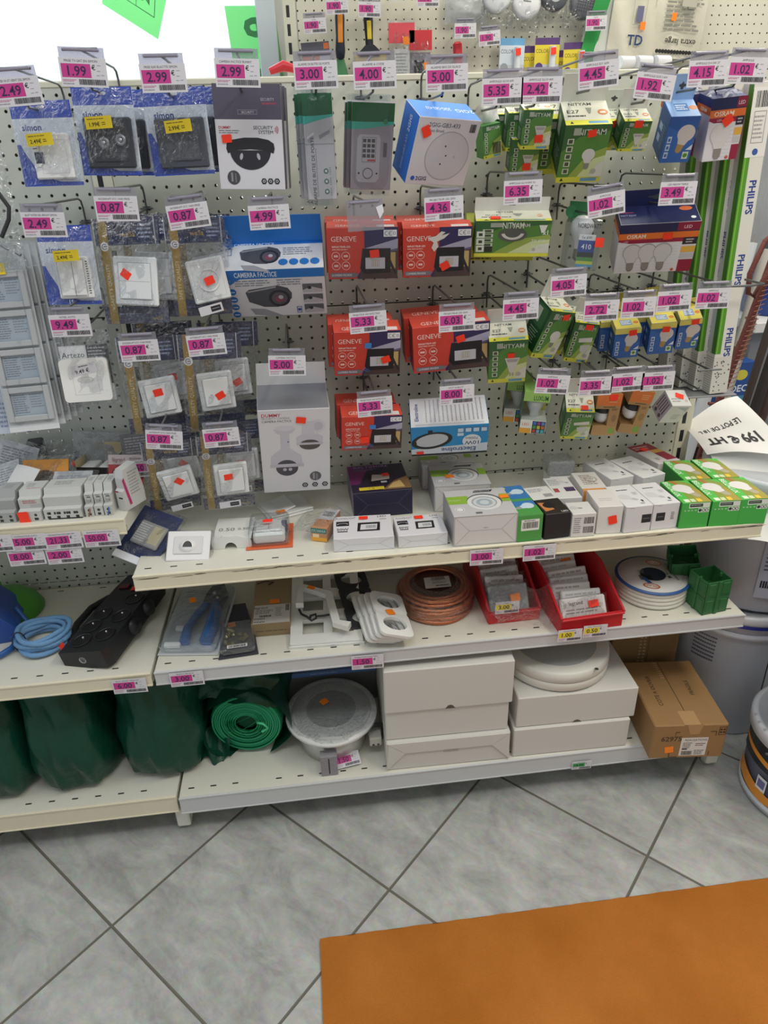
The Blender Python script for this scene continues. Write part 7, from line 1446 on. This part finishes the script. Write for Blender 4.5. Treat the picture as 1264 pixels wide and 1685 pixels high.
t = thing('display_shelf', 'white shelf with grey front in the right background', 'shelf', (.80, .66, .90)); b = MB(); b.box(-.22, .4, -.1, .3, 0, .035, M('E4E4E2', .4), .003); b.build('board', t); b = MB(); b.box(-.20, .4, -.06, -.04, -.9, 0, M('7E8288', .5), .003); b.build('front_panel', t); b = MB(); b.box(-.2, .4, .25, .27, -.9, .6, M('8E9094', .5), .003); b.build('rear_panel', t)
t = bucket('paint_bucket', 'blue bucket on the white background shelf at the right', .735, .72, .936, .10, .115, .20, M('1F3F8A', .35), None, M('24489A', .35))
t = thing('crumpled_bag', 'dark grey plastic bag hanging behind the tube cartons', 'bag', (.40, .55, 1.36)); b = MB(); b.grid(lambda u, v: (-.10+.36*u+.02*math.sin(8*v), .04*math.sin(7*u+3*v), -.20+.36*v+.03*math.sin(9*u)), 20, 20, M('4E5258', .25, 0, .6, 18.)); b.build('bag_body', t); b = MB(); b.box(-.05, .03, -.06, -.055, -.16, -.10, M('8A3A4A', .5), .002); b.build('red_patch', t)

# ------------------------------------------------------------------ rear aisle gondola with hanging tools
PEGW = peg_mat('rear_perforated_panel', 'D9D6C4', 0, 0, .0265, .0026)
PEGB2 = M('C9C6B8', .5)
P2 = [(-.860, .98, 1.02, 2.2, 1.10, PEGW), (-.860, .98, .1, 1.0, 1.10, PEGB2), (-.860, .98, .1, 2.2, 1.14, M('6E6A60', .7))]
gondola('shelving_unit', 'rear gondola with beige perforated panel across the aisle', 1.10, P2, (-.885, 1.0), 2.22, None, (-.885, 1.0))
BX = lambda px: -.809 + (px-517)*.002002
BZ = lambda px, py: 1.839 + (43-py)*.00238 - (px-517)*.00004
YB = 1.05
def bgtag(px, py, lab):
    t = price_tag('1.90', 'OUTIL', (BX(px), YB-.06, BZ(px, py)), random.uniform(-4, 4), lab, .070, .040, group='price tags on the rear gondola')
    o = MB(); o.tube([(0, .03+.06, .02), (0, -.0, .024)], .002, WIRE, 6); o.build('overarm', t)
for px, py, lab in [(517, 46, 'rear price tag above the grey and orange scraper pack'), (553, 25, 'rear price tag above the orange handled putty knife'), (603, 28, 'rear price tag above the yellow scraper'), (655, 9, 'rear price tag above the left red headed bag'), (695, 16, 'rear price tag above the right red headed bag'), (755, 50, 'rear price tag on the red handled tool'), (795, 58, 'rear price tag with nothing hanging below it'), (970, 40, 'rear price tag in front of the green sack')]: bgtag(px, py, lab)
def at(px, py): return (BX(px), YB, BZ(px, py))
t = thing('scraper_pack', 'grey and orange carded scraper pack on the rear panel', 'packaged tool', at(518, 92), (0, -3, 0)); b = MB(); b.box(-.045, .045, 0, .003, -.06, .075, paper('D5DADF'), .001); f = b.front(-.045, .045, -.06, .075, 0); f.r(0, .72, 1, 1, '5A5A66'); f.r(0, .56, .62, .72, 'D9703A'); f.r(.8, .85, .98, .97, 'D9703A'); f.poly([(.1, 0), (.6, .12), (.7, .25), (.65, .0)], '6E7484'); b.build('card', t)
t = thing('putty_knife', 'putty knife with orange and navy handle and green blade', 'hand tool', at(557, 62), (0, 2, 0)); b = MB(); b.lathe([(0, .105), (.012, .10), (.0155, .07), (.0135, .02), (.016, -.02), (.013, -.04), (0, -.045)], M('23283A', .4), 18); b.build('handle', t); b = MB(); b.box(-.008, .008, -.0175, -.012, .0, .075, M('E89030', .4), .004); b.build('handle_grip', t); b = MB(); b.prism([(-.012, -.042), (.012, -.042), (.05, -.17), (-.045, -.17)], -.001, .001, M('4E8A5A', .35)); b.build('blade', t); sticker(t, .022, -.125, -.003, DOTO, .022, .02, 8, 'orange_sticker')
t = thing('scraper', 'wide yellow scraper with a black and yellow handle', 'hand tool', at(604, 58), (0, -1, 0)); b = MB(); b.lathe([(0, .085), (.014, .08), (.0155, .05), (.0125, .01), (.013, -.02)], M('1E212C', .4), 18); b.prism([(-.014, -.014), (.014, -.014), (.032, -.03), (.032, -.045), (-.032, -.045), (-.032, -.03)], -.012, .012, M('1E212C', .4)); b.build('handle', t); b = MB(); b.box(-.007, .007, -.017, -.012, -.0, .05, M('E8CC3A', .4), .004); b.build('handle_grip', t); b = MB(); b.box(-.052, .052, -.005, .005, -.075, -.04, M('E8CC3A', .4), .003); b.prism([(-.05, -.075), (.05, -.075), (.058, -.13), (-.058, -.13)], -.001, .001, M('A9ABAC', .3, .6)); b.build('blade', t)
for px, py, lab, wd, red in [(657, 80, 'left clear bag with a red header on the rear panel', .085, 'E0505A'), (688, 88, 'right clear bag with a red header and dark clips', .075, 'D0303A')]:
    t = thing('parts_bag', lab, 'bagged parts', at(px, py), (0, 0, 0)); b = MB(); b.box(-wd/2, wd/2, 0, .002, .045, .10, paper(red), .0004); b.build('header', t); b = MB()
    if wd > .08: b.box(-.026, .026, .004, .006, -.07, .03, paper('DADADA'), .0003); b.front(-.026, .026, -.07, .03, .004).lines(.1, .1, .9, .9, 9, '9A9A9E')
    else:
        for i in range(9): b.tube([(random.uniform(-.02, .02), .006, random.uniform(-.06, .02)) for _ in range(2)], .004, M('2A2C34', .4), 6)
        b.box(-.034, .034, .008, .010, -.09, .04, M('8E8894', .4), .001)
    b.build('insert', t); pouch(t, wd, .22, .03, seed=int(px), amp=.004); sticker(t, .012 if wd > .08 else .018, .05 if wd > .08 else .0, -.014, DOTO, .02, .022, 10, 'orange_sticker')
t = thing('red_tool', 'red handled tool with a grey hook on the rear panel', 'hand tool', at(750, 78), (0, -4, 0)); b = MB(); b.box(-.014, .014, -.012, .012, -.07, .045, M('C8303A', .35), .006); b.build('handle', t); b = MB(); b.tube([(-.008, 0, .0), (-.03, 0, -.02), (-.036, 0, -.06), (-.03, 0, -.07)], .003, WIRE, 8); b.build('hook', t)
for i, (px, py, kind) in enumerate([(812, 8, 0), (862, 15, 1), (908, 5, 2), (958, 14, 3)]):
    t = thing('filter_bag', ['hazy bag with a plain pale disc at the top edge', 'hazy bag with a round white labelled disc', 'hazy bag with a grey rimmed round filter', 'hazy bag with a dark mesh round filter'][i], 'bagged filter', at(px, py), (0, [0, 6, -4, 10][i], 0), 'bagged respirator filters'); b = MB(); c = [M('E4E6EA', .4), M('E9E9EC', .4), M('5E6068', .4), M('6A6C74', .4)][i]
    b.lathe([(0, -.012), (.036, -.012), (.045, -.006), (.046, .012), (0, .014)], c, 32, axis='y'); f = b.front(-.04, .04, -.04, .04, -.0125)
    if kind == 1: f.lines(.3, .5, .7, .8, 3, '6A6A70'); f.r(.5, .72, .66, .88, '4A4A50')
    if kind == 2: f.disc(.5, .5, .26, 'B4B6BC', 24); f.disc(.5, .55, .16, '3A3C44', 20)
    if kind == 3:
        for a in range(6): f.r(.2+.1*a, .15, .22+.1*a, .85, '3E4048'); f.r(.15, .2+.1*a, .85, .22+.1*a, '3E4048')
    b.build('filter_disc', t); pouch(t, .115, .15, .04, FILM, seed=120+i, amp=.005, y0=-.008)
for i, (px, py, c) in enumerate([(841, 86, 'D5DEE8'), (901, 85, 'E8D23A'), (951, 90, 'E8D23A')]):
    t = thing('sealant_pack', ['white carded sealant syringe pack at the left', 'yellow carded sealant syringe pack in the middle', 'yellow carded sealant syringe pack at the right'][i], 'packaged sealant', at(px, py), (0, [1, 0, -1][i], 0), 'carded sealant syringes'); b = MB(); b.box(-.042, .042, 0, .002, -.09, .075, paper('C9CBD2'), .0004); f = b.front(-.042, .042, -.09, .075, 0); f.r(0, .88, 1, 1, '5A3A74' if i else '6AA4D0'); f.r(0, .55, 1, .88, c); f.t('COLOR', .3, .78, .07, '6A5A2A' if i else '5A6270', fit=.5, bold=.5); f.disc(.2, .5, .08, '5A3A84' if i else '9AA0A4', 16); f.lines(.05, .1, .4, .4, 6, '9A9AA4', i); b.build('card', t)
    b = MB(); b.tube([(.016, -.012, -.07), (.016, -.012, .05)], .011, M('E4E8EC', .25), 12); b.box(.0, .034, -.016, -.008, -.022, -.016, M('E4E8EC', .25), .001); b.build('syringe', t); sticker(t, .014, .035, -.0245, None, .018, .02, 4)
    if i: dup(t, (BX(px-17), YB+.025, BZ(px, py+8)), ['', 'yellow sealant pack half hidden behind the middle one', 'yellow sealant pack half hidden behind the right one'][i])
t = thing('green_sack', 'translucent sack with a bright green stripe on the rear panel', 'sack', at(985, 60), (0, 6, 0)); b = MB(); b.grid(lambda u, v: (-.05+.10*u, .008*math.sin(7*u+3*v), -.14+.30*v), 8, 10, M('CFD4CC', .3, 0, .4, 30.)); b.build('sack_body', t); b = MB(); b.grid(lambda u, v: (-.055+.05*u+.03*v*v, -.012+.006*math.sin(5*v), -.13+.30*v), 4, 10, M('2F9A4A', .35)); b.build('green_stripe', t)
CV = M('D6D2C0', .4, 0, .6, 22.)
t = thing('coverall_bag', 'large cream bagged coverall with blue letters TD', 'bagged clothing', at(1048, 40), (0, 3, 0)); b = MB(); b.grid(lambda u, v: (-.085+.17*u, -.014*math.sin(math.pi*u)+.004*math.sin(11*u+7*v), -.125+.30*v), 14, 16, CV); f = b.front(-.08, .08, -.12, .17, -.020); f.t('TD', .5, .28, .10, '26406A', bold=1.2); f.r(.06, .03, .92, .06, '2A4A6A'); f.frame(.38, .42, .66, .98, .006, '8E8E88'); f.r(.46, .45, .6, .6, '6A6A8A'); b.build('bag_body', t); sticker(t, .018, .0, -.024, DOTO, .018, .022, 0, 'orange_sticker')
t = thing('coverall_bag', 'large cream bag printed extra large upside down with black dots', 'bagged clothing', at(1125, 30), (0, 4, 0)); b = MB(); b.grid(lambda u, v: (-.09+.18*u, -.012*math.sin(math.pi*u)+.004*math.sin(9*u+8*v), -.115+.29*v), 14, 16, CV); f = b.front(-.085, .085, -.11, .17, -.018); f.t('extra large', .55, .15, .065, '2E2E2C', rot=180, bold=.6)
for i in range(14): f.disc(.10+.062*i, .05, .022, '1E1E1E', 10)
f.lines(.15, .25, .9, .6, 8, '8A8A80', 3); f.r(.45, .5, .75, .7, 'B9B6A8'); b.build('bag_body', t); sticker(t, -.03, -.0, -.022, DOTO, .018, .022, 0, 'orange_sticker')
t = thing('foam_sheet', 'hazy white plastic bag at the top edge of the rear panel', 'bag', at(765, 12)); pouch(t, .14, .12, .04, film('milky_bag', 'EEF0F2', .2, .6, 40., .2, .3), seed=131)
t = thing('red_clip', 'small red clamp tip showing over the gondola top', 'clamp', (-.913, .022, 1.616), (0, -10, 0)); b = MB(); b.tube([(-.03, 0, .01), (.0, 0, .014), (.03, 0, .0)], [.006, .010, .006], M('D0303A', .35), 10); b.build('clamp_body', t)
for i, (px, py) in enumerate([(1035, 112), (1060, 118), (1090, 116)]):
    t = thing('white_roll', ['left', 'middle', 'right'][i]+' white rolled strip lying on top behind the gondola edge', 'roll', ([-.204, -.167, -.127][i], .022, 1.6235), (0, 0, 12), 'white rolled strips'); b = MB(); b.tube([(-.018, 0, 0), (.018, .003, .0)], .012, M('DCDDE0', .4), 14); b.build('strip_body', t)
